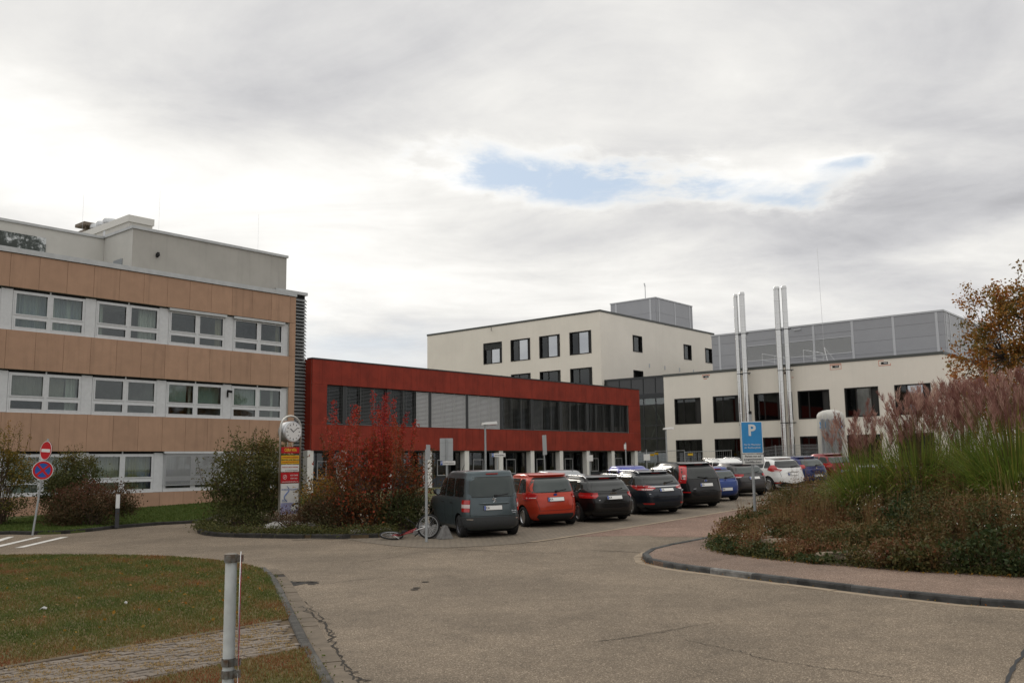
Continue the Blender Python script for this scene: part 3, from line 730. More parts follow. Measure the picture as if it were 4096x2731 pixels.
# upper stair head
SU, SZ = onv(C1(935, 108), 49.0); SU1 = onv(C1(1105, 140), 49.0)[0]
uh = MB(); uh.box(SU, SU1, 49.0, 62, 14.4, SZ - .4)
B.group('stair_head', SU, 49, 14.4, uh, M_PLASTL)
B.box('block_coping', SU - .07, SU1 + .07, 48.92, 62, SZ - .395, SZ, mat('pale_fascia', (.60, .59, .56), .6))
for px_, v in (((700, 182), 57.0), ((745, 162), 54.5), ((795, 142), 52.0)):
    u, zt = onv(C1(*px_), v); mb = MB(); mb.lathe([(0, 14.0), (.34, 14.0), (.34, zt - .28), (.40, zt - .25), (.40, zt - .06), (.36, zt), (0, zt)], 18, c=(u, v, 0))
    B.group('roof_vent', u, v, 14, mb, M_ALU, smooth=True, angle=40)
cu2, cz2 = onv(C1(645, 178), 58.0); mb = MB(); mb.box(cu2 - .45, cu2 + .45, 57.6, 58.5, 14.0, cz2 - .45); mb.box(cu2 - .6, cu2 + .6, 57.4, 58.7, cz2 - .2, cz2)
for a in (-.4, .34): mb.box(cu2 + a, cu2 + a + .06, 57.65, 57.71, cz2 - .45, cz2 - .2)
B.group('chimney', cu2, 58, 14.0, mb, mat('chimney_sheet', (.16, .13, .10), .6))
# printed banner of trees
def bannermat():
    m_ = bpy.data.materials.new('banner_print'); m_.use_nodes = True; t = NT(m_.node_tree); p = t.n['Principled BSDF']
    pos = t.node('ShaderNodeNewGeometry').outputs['Position']
    n1 = t.noise(pos, 1.7, 8, .7, .4); n2 = t.noise(pos, 9, 4, .6)
    f = t.math('ADD', n1, t.math('MULTIPLY', t.math('SUBTRACT', n2, .5), .35))
    t.put(p.inputs['Base Color'], t.ramp(f, [(0, (.015, .02, .015)), (.5, (.04, .05, .045)), (.58, (.20, .22, .22)), (.64, (.55, .57, .58)), (1, (.62, .64, .66))])); p.inputs['Roughness'].default_value = .6
    return m_
bu_ = onv(C1(332, 330), PV2 - .06)[0]; bz1 = onv(C1(250, 262), PV2 - .06)[1]
B.box('banner', 8.0, bu_, PV2 - .06, PV2 - .02, 11.9, bz1, bannermat())
mb = MB()
for (u, v, z0, z1) in ((26.5, 50, 14.6, 18.6), (30.2, 45.2, 14.6, 17.0), (21.2, 48.2, 14.4, 16.8)): 
    m1 = MB(); m1.tube([(u, v, z0), (u, v, z1)], .005, 5); B.group('lightning_rod', u, v, z0, m1, M_ALU)
m1 = MB(); m1.obox((PU0 + 1.35, PV - .1, 13.3), (1, 0, 0), (0, .9, -.4), (0, .4, .9), .06, .12, .10); B.group('flood_lamp', PU0 + 1.35, PV, 13.3, m1, M_DARK)

# ================= louvred tower between beige and red building
LV = 43.95
B = Bld('louvre_tower', 31.6, LV, .2, 'dark grey louvre clad stair tower between beige and red buildings', 'tower')
mb = MB(); mb.box(30.66, 32.85, LV + .16, LV + 8, .2, 12.2); B.group('core', 31.6, LV, .2, mb, M_DARK)
for i in range(57):
    z = .45 + i * .205
    mb = None
    me = BOXC.get('slat')
    if me is None:
        q = MB(); q.add([(-1.1, .0, -.085), (1.1, .0, -.085), (1.1, .15, .075), (-1.1, .15, .075), (-1.1, .012, -.095), (1.1, .012, -.095), (1.1, .162, .065), (-1.1, .162, .065)], [(0, 1, 2, 3), (4, 7, 6, 5), (0, 4, 5, 1), (1, 5, 6, 2), (2, 6, 7, 3), (3, 7, 4, 0)])
        me = BOXC['slat'] = q.mesh('slat', M_LOUV)
    obj('slat', me, B.root, (31.8 - 31.6, 0.0, z - .2), (0, 0, 0))
B.box('roof_coping', 30.66, 32.92, LV - .03, LV + .35, 12.22, 12.4, M_ZINC)

# ================= red building
VR = 43.43
M_RED = mat('rust_red_panel', (.245, .030, .016), .7, var=.16, vscale=1.0, rnd=.05, streak=.35, bump=.04, bscale=150)
M_POST = mat('window_post_dark', (.055, .058, .062), .5, metal=.3)
M_SLATL = mat('blind_slat_silver', (.42, .42, .42), .45, metal=.2)
M_SLATD = mat('blind_slat_grey', (.13, .135, .135), .5, metal=.3)
M_WCOL = mat('white_column', (.74, .73, .69), .8, var=.05, vscale=2)
B = Bld('clinic_wing', 33, VR, .3, 'two storey wing clad in rust red panels above white columns')
r0, r1 = 32.97, 69.0; pw_ = .7353
nP = 49
for z0, z1 in ((6.90, 8.36), (2.96, 4.48)):
    for i in range(nP): B.box('panel', r0 + i * pw_ + .004, r0 + (i + 1) * pw_ - .004, VR, VR + .06, z0, z1, M_RED)
B.box('panel', r0, 34.08, VR, VR + .06, 4.488, 6.892, M_RED); B.box('panel', 67.18, r1, VR, VR + .06, 5.6, 6.892, M_RED); B.box('panel', 67.18, r1, VR, VR + .06, 4.488, 5.592, M_RED)
for z0, z1 in ((2.96, 4.48), (4.488, 6.892), (6.90, 8.36)): 
    for v in (VR + .07, VR + 1.4): B.box('panel', r0 - .055, r0 - .002, v, v + 1.32, z0, z1, M_RED)
cw = MB()
cw.box(r0, r1, VR + .07, VR + .35, 2.95, 4.46); cw.box(r0, r1, VR + .07, VR + .35, 6.92, 8.33); cw.box(r0, 34.05, VR + .07, VR + 12, 2.95, 8.33); cw.box(67.2, r1, VR + .07, VR + 12, 2.95, 8.33)
cw.box(34.06, 67.19, VR + .36, VR + 12, 2.95, 3.3); cw.box(34.06, 67.19, VR + .36, VR + 12, 8.0, 8.3); cw.box(34.06, 67.19, VR + 5, VR + 5.2, 3.3, 8.0)
for u in range(36, 66, 7): cw.box(u, u + .12, VR + .8, VR + 4.9, 3.3, 7.9)
B.group('wall', r0, VR, .3, cw, M_ROOMW)
B.box('roof_coping', r0 - .03, r1 + .03, VR - .03, VR + .5, 8.37, 8.45, M_POST)
# upper window band
bays = [(34.1, 35.4, 1)] + [(35.66 + 3.655 * k, 35.66 + 3.655 * k + 3.36, 3) for k in range(8)] + [(64.9, 67.12, 2)]
def blind_mesh(w_, closed):
    k = ('blind', round(w_, 3), closed)
    if k not in BOXC:
        q = MB(); n = 26; h = 2.34
        for i in range(n):
            z = -h + .05 + i * (h - .05) / n; a = R(62 if closed == 1 else (14 if closed == 0 else 40)); c, s_ = math.cos(a), math.sin(a); hw = .041
            q.obox((0, 0, z), (1, 0, 0), (0, c, s_), (0, -s_, c), w_ / 2 - .03, hw, .003)
        q.box(-w_ / 2 + .02, w_ / 2 - .02, -.03, .03, -h - .02, -h + .03)
        for x in (-w_ / 2 + .012, w_ / 2 - .012): q.box(x - .012, x + .012, -.012, .012, -h, 0)
        for x in (-w_ / 2 + .2, w_ / 2 - .2): q.box(x - .006, x + .006, -.045, -.04, -h, 0)
        BOXC[k] = q.mesh('blind', M_SLATL if closed == 1 else M_SLATD)
    return BOXC[k]
state = [0, 2, 0, 1, 1, 0, 0, 0, 0, 0, 0]
seg_state = {(1, 0): 0, (1, 1): 2, (2, 0): 0, (2, 1): 0, (2, 2): 1, (3, 0): 1, (3, 1): 1, (3, 2): 1, (4, 0): 1, (4, 1): 1, (4, 2): 1, (6, 0): 2}
for i, (a, b_, n) in enumerate(bays):
    f = MB(); w_ = (b_ - a) / n
    f.box(a, b_, VR + .24, VR + .34, 4.49, 4.58); f.box(a, b_, VR + .24, VR + .34, 6.80, 6.89)
    for j in range(n + 1):
        u = a + j * w_; e = .03
        f.box(max(a, u - e), min(b_, u + e), VR + .24, VR + .34, 4.58, 6.80)
    wo = B.group('window', a, VR, 4.5, f, M_POST)
    for j in range(n):
        B.box('pane', a + j * w_ + .03, a + (j + 1) * w_ - .03, VR + .28, VR + .29, 4.58, 6.80, M_GLASSD, wo)
        st = seg_state.get((i, j), 0)
        po = wo['_c']
        o = obj('blind', blind_mesh(round(w_, 2), st), wo, (a + (j + .5) * w_ - B.o[0] - po[0], VR + .11 - B.o[1] - po[1], 6.87 - B.o[2] - po[2])); o['kind'] = 'stuff'
    nxt = bays[i + 1][0] if i + 1 < len(bays) else 67.16
    B.box('window_post', b_ + .006, nxt - .006, VR + .10, VR + .34, 4.49, 6.89, M_POST)
# ground floor
M_TEAL = mat('ground_floor_panel', (.045, .05, .058), .5)
M_SASH = mat('sash_grey', (.40, .41, .42), .45, metal=.3)
cols_u = [32.75] + [35.24 + 3.648 * k for k in range(10)]
for u in cols_u: B.box('column', u, u + .45, VR + .06, VR + .5, .2, 2.955, M_WCOL, bevel=.01)
gv_ = VR + .95
mb = MB(); mb.box(33.0, 68.9, gv_ + 3, gv_ + 3.2, .1, 2.9); mb.box(33.0, 68.9, gv_ + .1, gv_ + 3, .1, .25); mb.box(33.0, 33.1, gv_, gv_ + 3, .1, 2.9); mb.box(68.8, 68.9, gv_, gv_ + 3, .1, 2.9)
mb.box(33, 68.9, VR + .08, gv_ + 3, 2.88, 2.945)
B.group('ground_floor_wall', 33, gv_, .1, mb, M_ROOMD)
for i in range(10):
    a = cols_u[i] + .47 if i else 33.2; b_ = cols_u[i + 1] + .43
    w_ = (b_ - a); f = MB(); m1, m2 = a + w_ * .34, a + w_ * .66
    for u in (a, m1, m2, b_ - .06): f.box(u, u + .06, gv_ - .03, gv_ + .06, .3, 2.87)
    for lo, hi in ((a + .06, m1), (m1 + .06, m2), (m2 + .06, b_ - .06)):
        f.box(lo, hi, gv_ - .03, gv_ + .06, 1.14, 1.2); f.box(lo, hi, gv_ - .03, gv_ + .06, 2.80, 2.87); f.box(lo, hi, gv_ - .03, gv_ + .06, .3, .38)
    wo = B.group('window', a, gv_, .3, f, M_POST)
    for lo, hi in ((a + .06, m1), (m1 + .06, m2), (m2 + .06, b_ - .06)):
        B.box('pane', lo, hi, gv_, gv_ + .01, 1.2, 2.80, M_GLASSD, wo); B.box('lower_panel', lo, hi, gv_ - .01, gv_ + .02, .38, 1.14, M_TEAL, wo)
    s_ = MB()
    for q in ((m1 + .07, m1 + .13, 1.25, 2.35), (m2 - .07, m2 - .01, 1.25, 2.35)): s_.box(q[0], q[1], gv_ - .05, gv_ - .035, q[2], q[3])
    s_.box(m1 + .13, m2 - .07, gv_ - .05, gv_ - .035, 1.25, 1.31); s_.box(m1 + .13, m2 - .07, gv_ - .05, gv_ - .035, 2.29, 2.35)
    B.sub('sash', wo, s_, M_SASH)

# ================= glazed link
UC = 78.0
M_LINKG = glassmat('link_glass', (.42, .50, .47), .12)
M_LINKP = mat('link_dark_panel', (.03, .032, .035), .12, spec=.6)
B = Bld('glazed_link', UC + .4, 50, 0, 'dark glazed link between the red wing and the cream buildings')
ul = UC + .5
vm = [46.24, 47.5, 48.93, 50.38, 51.83, 53.6]
f = MB()
for v in vm: f.box(ul - .03, ul + .10, v - .04, v + .04, .2, 10.45)
for z0, z1 in ((10.35, 10.56), (8.3, 8.78), (4.2, 4.35), (5.55, 5.63), (.2, .35), (7.6, 7.68)): f.box(ul - .045, ul + .115, 46.2, 53.62, z0, z1)
B.group('frame', ul, 50, 0, f, M_POST)
for a, b_ in zip(vm, vm[1:]):
    B.box('upper_panel', ul + .02, ul + .04, a + .04, b_ - .04, 8.78, 10.35, M_LINKP)
    for z0, z1 in ((.35, 4.2), (4.35, 5.55), (5.63, 7.6), (7.68, 8.3)): B.box('pane', ul + .02, ul + .035, a + .04, b_ - .04, z0, z1, M_LINKG)
mb = MB(); mb.box(ul + 3, ul + 3.2, 46.3, 53.6, .2, 10.3); mb.box(ul + .15, ul + 3, 46.3, 53.6, 4.2, 4.35); mb.box(ul + .15, ul + 3.2, 46.3, 53.6, 8.35, 8.7); mb.box(ul + .12, ul + 12, 46.3, 53.55, 10.36, 10.5); mb.box(ul + .2, ul + 3, 46.3, 53.6, .1, .3)
B.group('inner_wall', ul, 50, 0, mb, M_ROOMD)
tr_ = MB(); tr_.tube([(ul + .8, 46.6, 4.4), (ul + .8, 48.6, 8.2)], .05, 6); tr_.tube([(ul + .8, 48.6, 4.4), (ul + .8, 47.6, 6.6)], .05, 6); B.group('stair_brace', ul, 47, 4.4, tr_, M_SASH)
B.box('sky_window', ul + .06, ul + .08, 47.75, 48.7, 7.72, 8.25, mat('pale_panel', (.62, .70, .66), .5))

# ================= cream buildings
M_CREAM = mat('cream_render', (.82, .77, .69), .85, var=.035, vscale=.35, bump=.06, bscale=60, streak=.05)
M_CDARK = mat('dark_bronze_frame', (.022, .021, .020), .45, metal=.2)
M_CDARK2 = mat('dark_bronze_panel', (.035, .034, .032), .5)
M_COP = mat('dark_coping', (.10, .105, .10), .5, metal=.3)
M_GREY = mat('grey_metal_cassette', (.35, .355, .375), .42, metal=.35, var=.03, vscale=.7, rnd=.02)
M_GREYL = mat('grey_metal_trim', (.52, .53, .55), .4, metal=.35)
def wall_u(B, u, v0, v1, z0, z1, holes, mt, depth=.35, name='wall'):
    """wall in a plane u = const facing -u, with openings"""
    vs_ = sorted({v0, v1, *[h[0] for h in holes], *[h[1] for h in holes]}); zs = sorted({z0, z1, *[h[2] for h in holes], *[h[3] for h in holes]})
    mb = MB()
    for a, b_ in zip(vs_, vs_[1:]):
        for c, d in zip(zs, zs[1:]):
            if any(h[0] <= a + 1e-4 and b_ - 1e-4 <= h[1] and h[2] <= c + 1e-4 and d - 1e-4 <= h[3] for h in holes): continue
            mb.add([(u, a, c), (u, b_, c), (u, b_, d), (u, a, d)], [(0, 1, 2, 3)])
    for h in holes:
        a, b_, c, d = h; w_ = u + depth
        mb.add([(u, a, c), (u, b_, c), (u, b_, d), (u, a, d), (w_, a, c), (w_, b_, c), (w_, b_, d), (w_, a, d)], [(0, 1, 5, 4), (1, 2, 6, 5), (2, 3, 7, 6), (3, 0, 4, 7)])
    return B.group(name, u, v0, z0, mb, mt)
def wall_v(B, v, u0, u1, z0, z1, holes, mt, depth=.35, name='wall'):
    us = sorted({u0, u1, *[h[0] for h in holes], *[h[1] for h in holes]}); zs = sorted({z0, z1, *[h[2] for h in holes], *[h[3] for h in holes]})
    mb = MB()
    for a, b_ in zip(us, us[1:]):
        for c, d in zip(zs, zs[1:]):
            if any(h[0] <= a + 1e-4 and b_ - 1e-4 <= h[1] and h[2] <= c + 1e-4 and d - 1e-4 <= h[3] for h in holes): continue
            mb.add([(a, v, c), (b_, v, c), (b_, v, d), (a, v, d)], [(0, 1, 2, 3)])
    for h in holes:
        a, b_, c, d = h; w_ = v + depth
        mb.add([(a, v, c), (b_, v, c), (b_, v, d), (a, v, d), (a, w_, c), (b_, w_, c), (b_, w_, d), (a, w_, d)], [(0, 1, 5, 4), (1, 2, 6, 5), (2, 3, 7, 6), (3, 0, 4, 7)])
    return B.group(name, u0, v, z0, mb, mt)
def win_u(B, u, v0, v1, z0, z1, div=(.30, .80), blind=0.0, door=False, opened=None, glass=None):
    """bronze window in a wall u = const; left in the picture is large v"""
    f = MB(); t = .09; d0, d1 = -.03, .30; W_ = v1 - v0
    f.box(u + d0, u + d1, v0, v0 + t, z0, z1); f.box(u + d0, u + d1, v1 - t, v1, z0, z1)
    f.box(u + d0, u + d1, v0 + t, v1 - t, z1 - t, z1); f.box(u + d0, u + d1, v0 + t, v1 - t, z0, z0 + t)
    gu = u + .22
    cuts = [v1 - t] + [v1 - W_ * q for q in div] + [v0 + t]
    for q in cuts[1:-1]: f.box(gu - .05, gu + .05, q - .05, q + .05, z0 + t, z1 - t)
    wo = B.group('window', u, v0, z0, f, M_CDARK)
    for j, (a, b_) in enumerate(zip(cuts, cuts[1:])):
        a, b_ = (a - (.05 if j else 0)), (b_ + (.05 if j < len(cuts) - 2 else 0))
        if j == len(cuts) - 2 and len(div) == 2: B.box('side_panel', gu - .02, gu + .02, b_, a, z0 + t, z1 - t, M_CDARK2, wo)
        else:
            B.box('pane', gu - .006, gu + .006, b_, a, z0 + t, z1 - t, glass or (M_GLASSD if j != 1 else M_GLASSW), wo)
    if blind:
        q = MB(); n = int(blind / .07)
        for i in range(n): q.obox((u + .06, (v0 + v1) / 2, z1 - t - .03 - i * .07), (0, 1, 0), (.7, 0, .7), (-.7, 0, .7), W_ / 2 - t - .01, .035, .004)
        o = B.sub('blind', wo, q, M_SLATD); o['kind'] = 'stuff'
    return wo
M_GLASSW = glassmat('bright_glass', (.35, .42, .42), .48, edge=.6)

# --- two storey cream building
B = Bld('cream_annex', UC, 33, 0, 'two storey cream rendered building with dark square windows and rooftop plant room')
wv = [45.07 - 4.19 * k for k in range(6)]; wW = 2.86
holes = [(v - wW, v, 5.54, 8.05) for v in wv] + [(v - wW, v, 1.2, 4.02) for v in wv]
wall_u(B, UC, 20.13, 46.22, 0, 10.30, holes, M_CREAM)
wall_v(B, 20.13, UC + .001, UC + 34, 0, 10.30, [], M_CREAM)
wall_v(B, 46.22, UC + .001, UC + 14, 0, 10.30, [], M_CREAM)
B.box('roof_coping', UC - .05, UC + .40, 20.08, 46.27, 10.305, 10.54, M_COP); B.box('roof_coping', UC + .405, UC + 34, 20.08, 20.5, 10.305, 10.54, M_COP)
mb = MB(); mb.box(UC + .4, UC + 34, 20.5, 46.2, 10.2, 10.3); B.group('roof', UC, 33, 10.2, mb, M_TURB)
mb = MB(); mb.box(UC + 4, UC + 4.2, 20.2, 46.2, 0, 10.1); mb.box(UC + .36, UC + 4, 20.2, 46.2, 4.3, 4.6); mb.box(UC + .36, UC + 4, 20.2, 46.2, 8.3, 8.6); mb.box(UC + .36, UC + 4, 20.2, 46.2, .6, .8)
B.group('inner_wall', UC, 33, 0, mb, M_ROOMD)
for i, v in enumerate(wv):
    win_u(B, UC, v - wW, v, 5.54, 8.05, (.33, .78), glass=M_GLASSD if i < 4 else None)
    win_u(B, UC, v - wW, v, 1.2, 4.02, (.25, .5, .75), glass=M_GLASSD)
# vents with sprayed orange outline
M_ORANGE = mat('orange_spray', (.62, .11, .03), .7)
for (v, z, sh) in ((41.52, 10.0, 0), (33.35, 9.75, 2), (28.93, 9.98, 1), (24.78, 9.95, 3)):
    q = MB(); q.box(UC - .025, UC + .02, v - .28, v + .28, z - .09, z + .09); vo_ = B.group('vent', UC, v, z, q, M_DARK)
    q = MB(); q.box(UC - .035, UC - .026, v - .22, v + .05, z - .03, z + .04); B.sub('flap', vo_, q, M_GREYL)
    q = MB(); h, k = .48, .24
    def ln(a, b_, c, d): q.box(UC - .0125, UC - .002, min(a, b_) - .012, max(a, b_) + .012, min(c, d) - .012, max(c, d) + .012)
    if sh == 0: ln(v - .40, v + .38, z + .15, z + .17); ln(v + .38, v + .38, z - .05, z + .15); ln(v - .1, v + .25, z - .22, z - .2); ln(v - .40, v - .40, z + .02, z + .15)
    elif sh == 1: ln(v - h, v + h, z + k, z + k); ln(v - h, v + h, z - k, z - k); ln(v - h, v - h, z - k, z + k); ln(v + h, v + h, z - k, z + k); ln(v - h, v + h, z + k - .1, z + k - .09)
    elif sh == 2: ln(v - .3, v - .3, z - .45, z + .3); ln(v - .55, v - .3, z - .45, z - .43); ln(v + .3, v + .5, z, z + .02)
    else: ln(v + h, v + h, z - .2, z + .22); ln(v - h, v + h, z - .2, z - .19); ln(v - h, v - h, z - .26, z - .05); ln(v + .05, v + h, z + .22, z + .23)
    B.sub('spray_mark', vo_, q, M_ORANGE)
# plant room on the roof
UP = 84.0; p0, p1 = 21.41, 43.9; pz = 14.86
mb = MB(); mb.box(UP + .08, UP + 24, p0 + .08, p1 - .08, 10.28, pz - .1); B.group('plant_room', UP, p0, 10.28, mb, M_DARK)
vsn = [21.41, 22.0, 25.7, 29.4, 33.1, 36.8, 40.4, 43.0, 43.9]
for a, b_ in zip(vsn, vsn[1:]):
    zc = [10.3, 11.5, 12.65, 13.8, pz - .16]
    for c, d in zip(zc, zc[1:]):
        if 29.0 < (a + b_) / 2 < 40.0 and 11.6 < (c + d) / 2 < 13.6: 
            if (c, d) == (zc[2], zc[3]) or (c, d) == (zc[1], zc[2]): continue
        B.box('cladding_panel', UP, UP + .07, a + .01, b_ - .01, c + .008, d - .008, M_GREY)
for v in vsn[1:-1]: B.box('cover_strip', UP - .03, UP - .002, v - .11, v + .11, 10.3, pz - .17, M_GREYL)
B.box('cladding_panel', UP + .01, UP + .06, 29.42, 40.38, 11.51, 11.74, M_GREY); B.box('cladding_panel', UP + .01, UP + .06, 29.42, 40.38, 13.36, 13.79, M_GREY)
gfr = MB()
for q in ((29.45, 40.3, 11.75, 11.83), (29.45, 40.3, 13.27, 13.35)): gfr.box(UP - .04, UP + .06, *q)
gfr.box(UP - .04, UP + .06, 29.45, 29.55, 11.83, 13.27); gfr.box(UP - .04, UP + .06, 40.2, 40.3, 11.83, 13.27)
gl_ = B.group('ventilation_grille', UP, 35, 11.8, gfr, M_GREYL)
q = MB()
for i in range(16): q.obox((UP, 34.875, 11.88 + i * .088), (0, 1, 0), (.55, 0, .835), (-.835, 0, .55), 5.3, .05, .006)
o = B.sub('grille_slats', gl_, q, mat('grille_grey', (.42, .425, .43), .5, metal=.3)); o['kind'] = 'stuff'
usn = [UP + .1, UP + .75, UP + 1.9, UP + 5.0, UP + 8.1, UP + 11.2, UP + 14.3, UP + 17.4, UP + 20.5, UP + 24]
for a, b_ in zip(usn, usn[1:]):
    for c, d in zip(zc, zc[1:]): B.box('cladding_panel', a + .01, b_ - .01, p0, p0 + .07, c + .008, d - .008, M_GREY)
    B.box('cover_strip', b_ - .08, b_ + .08, p0 - .03, p0 - .002, 10.3, pz - .17, M_GREYL)
B.box('roof_edge', UP - .06, UP + .3, p0 - .06, p1 + .06, pz - .15, pz, M_GREYL); B.box('roof_edge', UP + .305, UP + 24, p0 - .06, p0 + .3, pz - .15, pz, M_GREYL)
B.box('wall_lamp', UP - .12, UP - .04, 34.3, 35.0, 14.42, 14.5, M_ALU)
# roof railing
for v0, v1 in ((34.0, 36.4), (30.6, 32.4)):
    q = MB()
    for v in (v0, (v0 + v1) / 2, v1): q.tube([(UC + 1.6, v, 10.3), (UC + 1.6, v, 11.9 - (v1 - v) * .25)], .025, 5)
    q.tube([(UC + 1.6, v0, 11.9 - (v1 - v0) * .25), (UC + 1.6, v1, 11.9)], .025, 5); q.tube([(UC + 1.6, v0, 11.3 - (v1 - v0) * .25), (UC + 1.6, v1, 11.3)], .02, 5)
    B.group('roof_railing', UC + 1.6, v0, 10.3, q, M_ALU)
q = MB(); q.tube([(UC + 1.2, 30.3, 10.4), (UC + 1.2, 30.4, 21.0)], .013, 6)
for a, b_ in ((-.6, 0), (.5, .3), (.1, -.6)): q.tube([(UC + 1.2 + a, 30.3 + b_ - .5, 10.3), (UC + 1.2, 30.3, 11.9)], .018, 5)
B.group('lightning_mast', UC + 1.2, 30.3, 10.3, q, M_ALU)

# --- four storey cream building
VT = 53.66
B = Bld('cream_tower_block', UC, 60, 0, 'tall cream rendered block with square dark windows behind the red wing')
tv = [70.33 - 4.20 * k for k in range(4)]
holes = [(v - 2.88, v, 13.48, 15.96) for v in tv] + [(v - 2.88, v, 9.5, 12.0) for v in tv]
wall_u(B, UC, VT, 79.73, 0, 17.8, holes, M_CREAM)
tu = [(84.25, 86.2), (95.5, 97.4), (100.86, 102.75)]
h2 = [(a, b_, 14.08, 15.93) for a, b_ in tu] + [(84.2, 86.2, 10.2, 12.01)]
wall_v(B, VT, UC + .001, 103.4, 0, 17.8, h2, M_CREAM)
wall_u(B, 103.4, VT, 79.7, 0, 17.8, [], M_CREAM); wall_v(B, 79.73, UC, 103.4, 0, 17.8, [], M_CREAM)
B.box('roof_coping', UC - .05, UC + .4, VT - .05, 79.78, 17.805, 18.02, M_COP); B.box('roof_coping', UC + .405, 103.45, VT - .05, VT + .4, 17.805, 18.02, M_COP)
mb = MB(); mb.box(UC + .4, 103.3, VT + .4, 79.6, 17.65, 17.79); B.group('roof', UC, 60, 17.7, mb, M_TURB)
mb = MB(); mb.box(UC + 3.5, UC + 3.6, VT + 3.5, 79, 4, 17.5); mb.box(UC + 3.5, 103, VT + 3.5, VT + 3.6, 4, 17.5); mb.box(UC + .37, UC + 3.5, VT + .37, 79, 12.3, 12.7); mb.box(UC + 3.5, 103, VT + .37, VT + 3.5, 12.3, 12.7); mb.box(UC + .37, UC + 3.5, VT + .37, 79, 16.3, 16.5); mb.box(UC + .37, UC + 3.5, VT + .37, 79, 8.5, 8.9)
B.group('inner_wall', UC, 60, 4, mb, M_ROOMD)
for i, v in enumerate(tv):
    win_u(B, UC, v - 2.88, v, 13.48, 15.96, (.38, .84), blind=.75 if i == 0 else 0)
    win_u(B, UC, v - 2.88, v, 9.5, 12.0, (.38, .84), glass=M_GLASSD)
for (a, b_, c, d) in h2:
    f = MB(); t = .09
    f.box(a, a + t, VT - .03, VT + .3, c, d); f.box(b_ - t, b_, VT - .03, VT + .3, c, d); f.box(a + t, b_ - t, VT - .03, VT + .3, d - t, d); f.box(a + t, b_ - t, VT - .03, VT + .3, c, c + t)
    f.box(a + .5, a + .58, VT + .17, VT + .27, c + t, d - t)
    wo = B.group('window', a, VT, c, f, M_CDARK)
    B.box('pane', a + t, b_ - t, VT + .21, VT + .22, c + t, d - t, M_GLASSD, wo)
for u in (87.57, 90.96, 94.33, 97.7): B.box('wall_vent', u - .1, u + .1, VT - .04, VT + .02, 12.5, 12.95, M_GREYL)
# rooftop housing
u0, u1, v0, v1, zt = 91.0, 99.7, 54.6, 61.0, 21.22
mb = MB(); mb.box(u0 + .08, u1 - .08, v0 + .08, v1 - .08, 17.75, zt - .1); B.group('roof_housing', u0, v0, 17.75, mb, M_DARK)
sv_ = [54.6, 55.35, 60.2, 61.0]
for a, b_ in zip(sv_, sv_[1:]):
    for c, d in ((17.8, 19.4), (19.4, 21.08)): B.box('cladding_panel', u0, u0 + .07, a + .01, b_ - .01, c + .008, d - .008, M_GREY)
for v in sv_[1:-1]: B.box('cover_strip', u0 - .03, u0 - .002, v - .12, v + .12, 17.8, 21.06, M_GREYL)
su_ = [91.08, 91.7, 95.4, 99.0, 99.7]
for a, b_ in zip(su_, su_[1:]):
    for c, d in ((17.8, 19.4), (19.4, 21.08)): B.box('cladding_panel', a + .01, b_ - .01, v0, v0 + .07, c + .008, d - .008, M_GREY)
    B.box('cover_strip', b_ - .1, b_ + .1 if b_ < 99.6 else b_, v0 - .03, v0 - .002, 17.8, 21.06, M_GREYL)
B.box('roof_edge', u0 - .06, u1 + .06, v0 - .06, v0 + .3, 21.09, zt, M_GREYL); B.box('roof_edge', u0 - .06, u0 + .3, v0 + .305, v1 + .06, 21.09, zt, M_GREYL)
q = MB(); q.tube([(92.0, 56.6, 21), (92.0, 56.6, 22.9)], .05, 6); q.tube([(92, 56.6, 22.9), (92.0, 56.7, 23.3)], .08, 6); B.group('roof_mast', 92, 56.6, 21, q, M_ALU)
q = MB(); q.tube([(UC - .1, 69.0, 17.75), (UC - .1, 69.0, 17.35), (UC - .5, 68.6, 17.3)], .03, 5); B.group('downpipe_stub', UC, 69, 17.3, q, M_CDARK)
# two satellite dishes on the red wing roof
for i, (v, ) in enumerate(((50.9,), (49.9,))):
    pass

# ================= chimneys in front of the cream annex
M_STEEL = mat('polished_steel', (.62, .62, .61), .16, metal=1.0, var=.05, vscale=.8, rvar=.08)
def flue(u, v, r, z1, label):
    x, y = to_xy(u, v); z0 = zg(x, y) - .1
    root = empty('steel_chimney', (x, y, z0), RZ); tag(root, label, 'chimney', 'steel chimneys on the annex')
    n = int((z1 - z0) / 1.0); st = (z1 - .25 - z0) / n
    for i in range(n):
        q = MB(); a, b_ = i * st, (i + 1) * st
        q.lathe([(r, a), (r, b_ - .06), (r * 1.035, b_ - .05), (r * 1.035, b_ - .012), (r, b_)], 20)
        build('pipe_section', q, M_STEEL, root, smooth=True, angle=30)
    q = MB(); a = n * st; q.lathe([(r * 1.06, a), (r * 1.06, a + .1), (r * .88, a + .25), (r * .80, a + .25), (r * .8, a - .3)], 20); build('outlet', q, M_STEEL, root, smooth=True, angle=30)
    for z in (5.2, 9.9, 13.6):
        q = MB(); q.lathe([(r * 1.05, z - z0), (r * 1.08, z - z0 + .03), (r * 1.05, z - z0 + .06)], 16); q.box(0, max(.15, UC - u) - .02, -.04, .04, z - z0, z - z0 + .06); q.box(-.02, .02, -r - .25, -r, z - z0, z - z0 + .08)
        build('wall_bracket', q, M_POST, root)
flue(77.3, 37.72, .20, 17.45, 'slimmer left pipe of the steel chimney pair nearest the glazed link')
flue(77.2, 37.03, .25, 17.55, 'thicker right pipe of the steel chimney pair nearest the glazed link')
flue(77.2, 33.62, .265, 17.6, 'thicker left pipe of the steel chimney pair next to the liquid gas tank')
flue(77.3, 32.95, .23, 17.6, 'slimmer right pipe of the steel chimney pair next to the liquid gas tank')
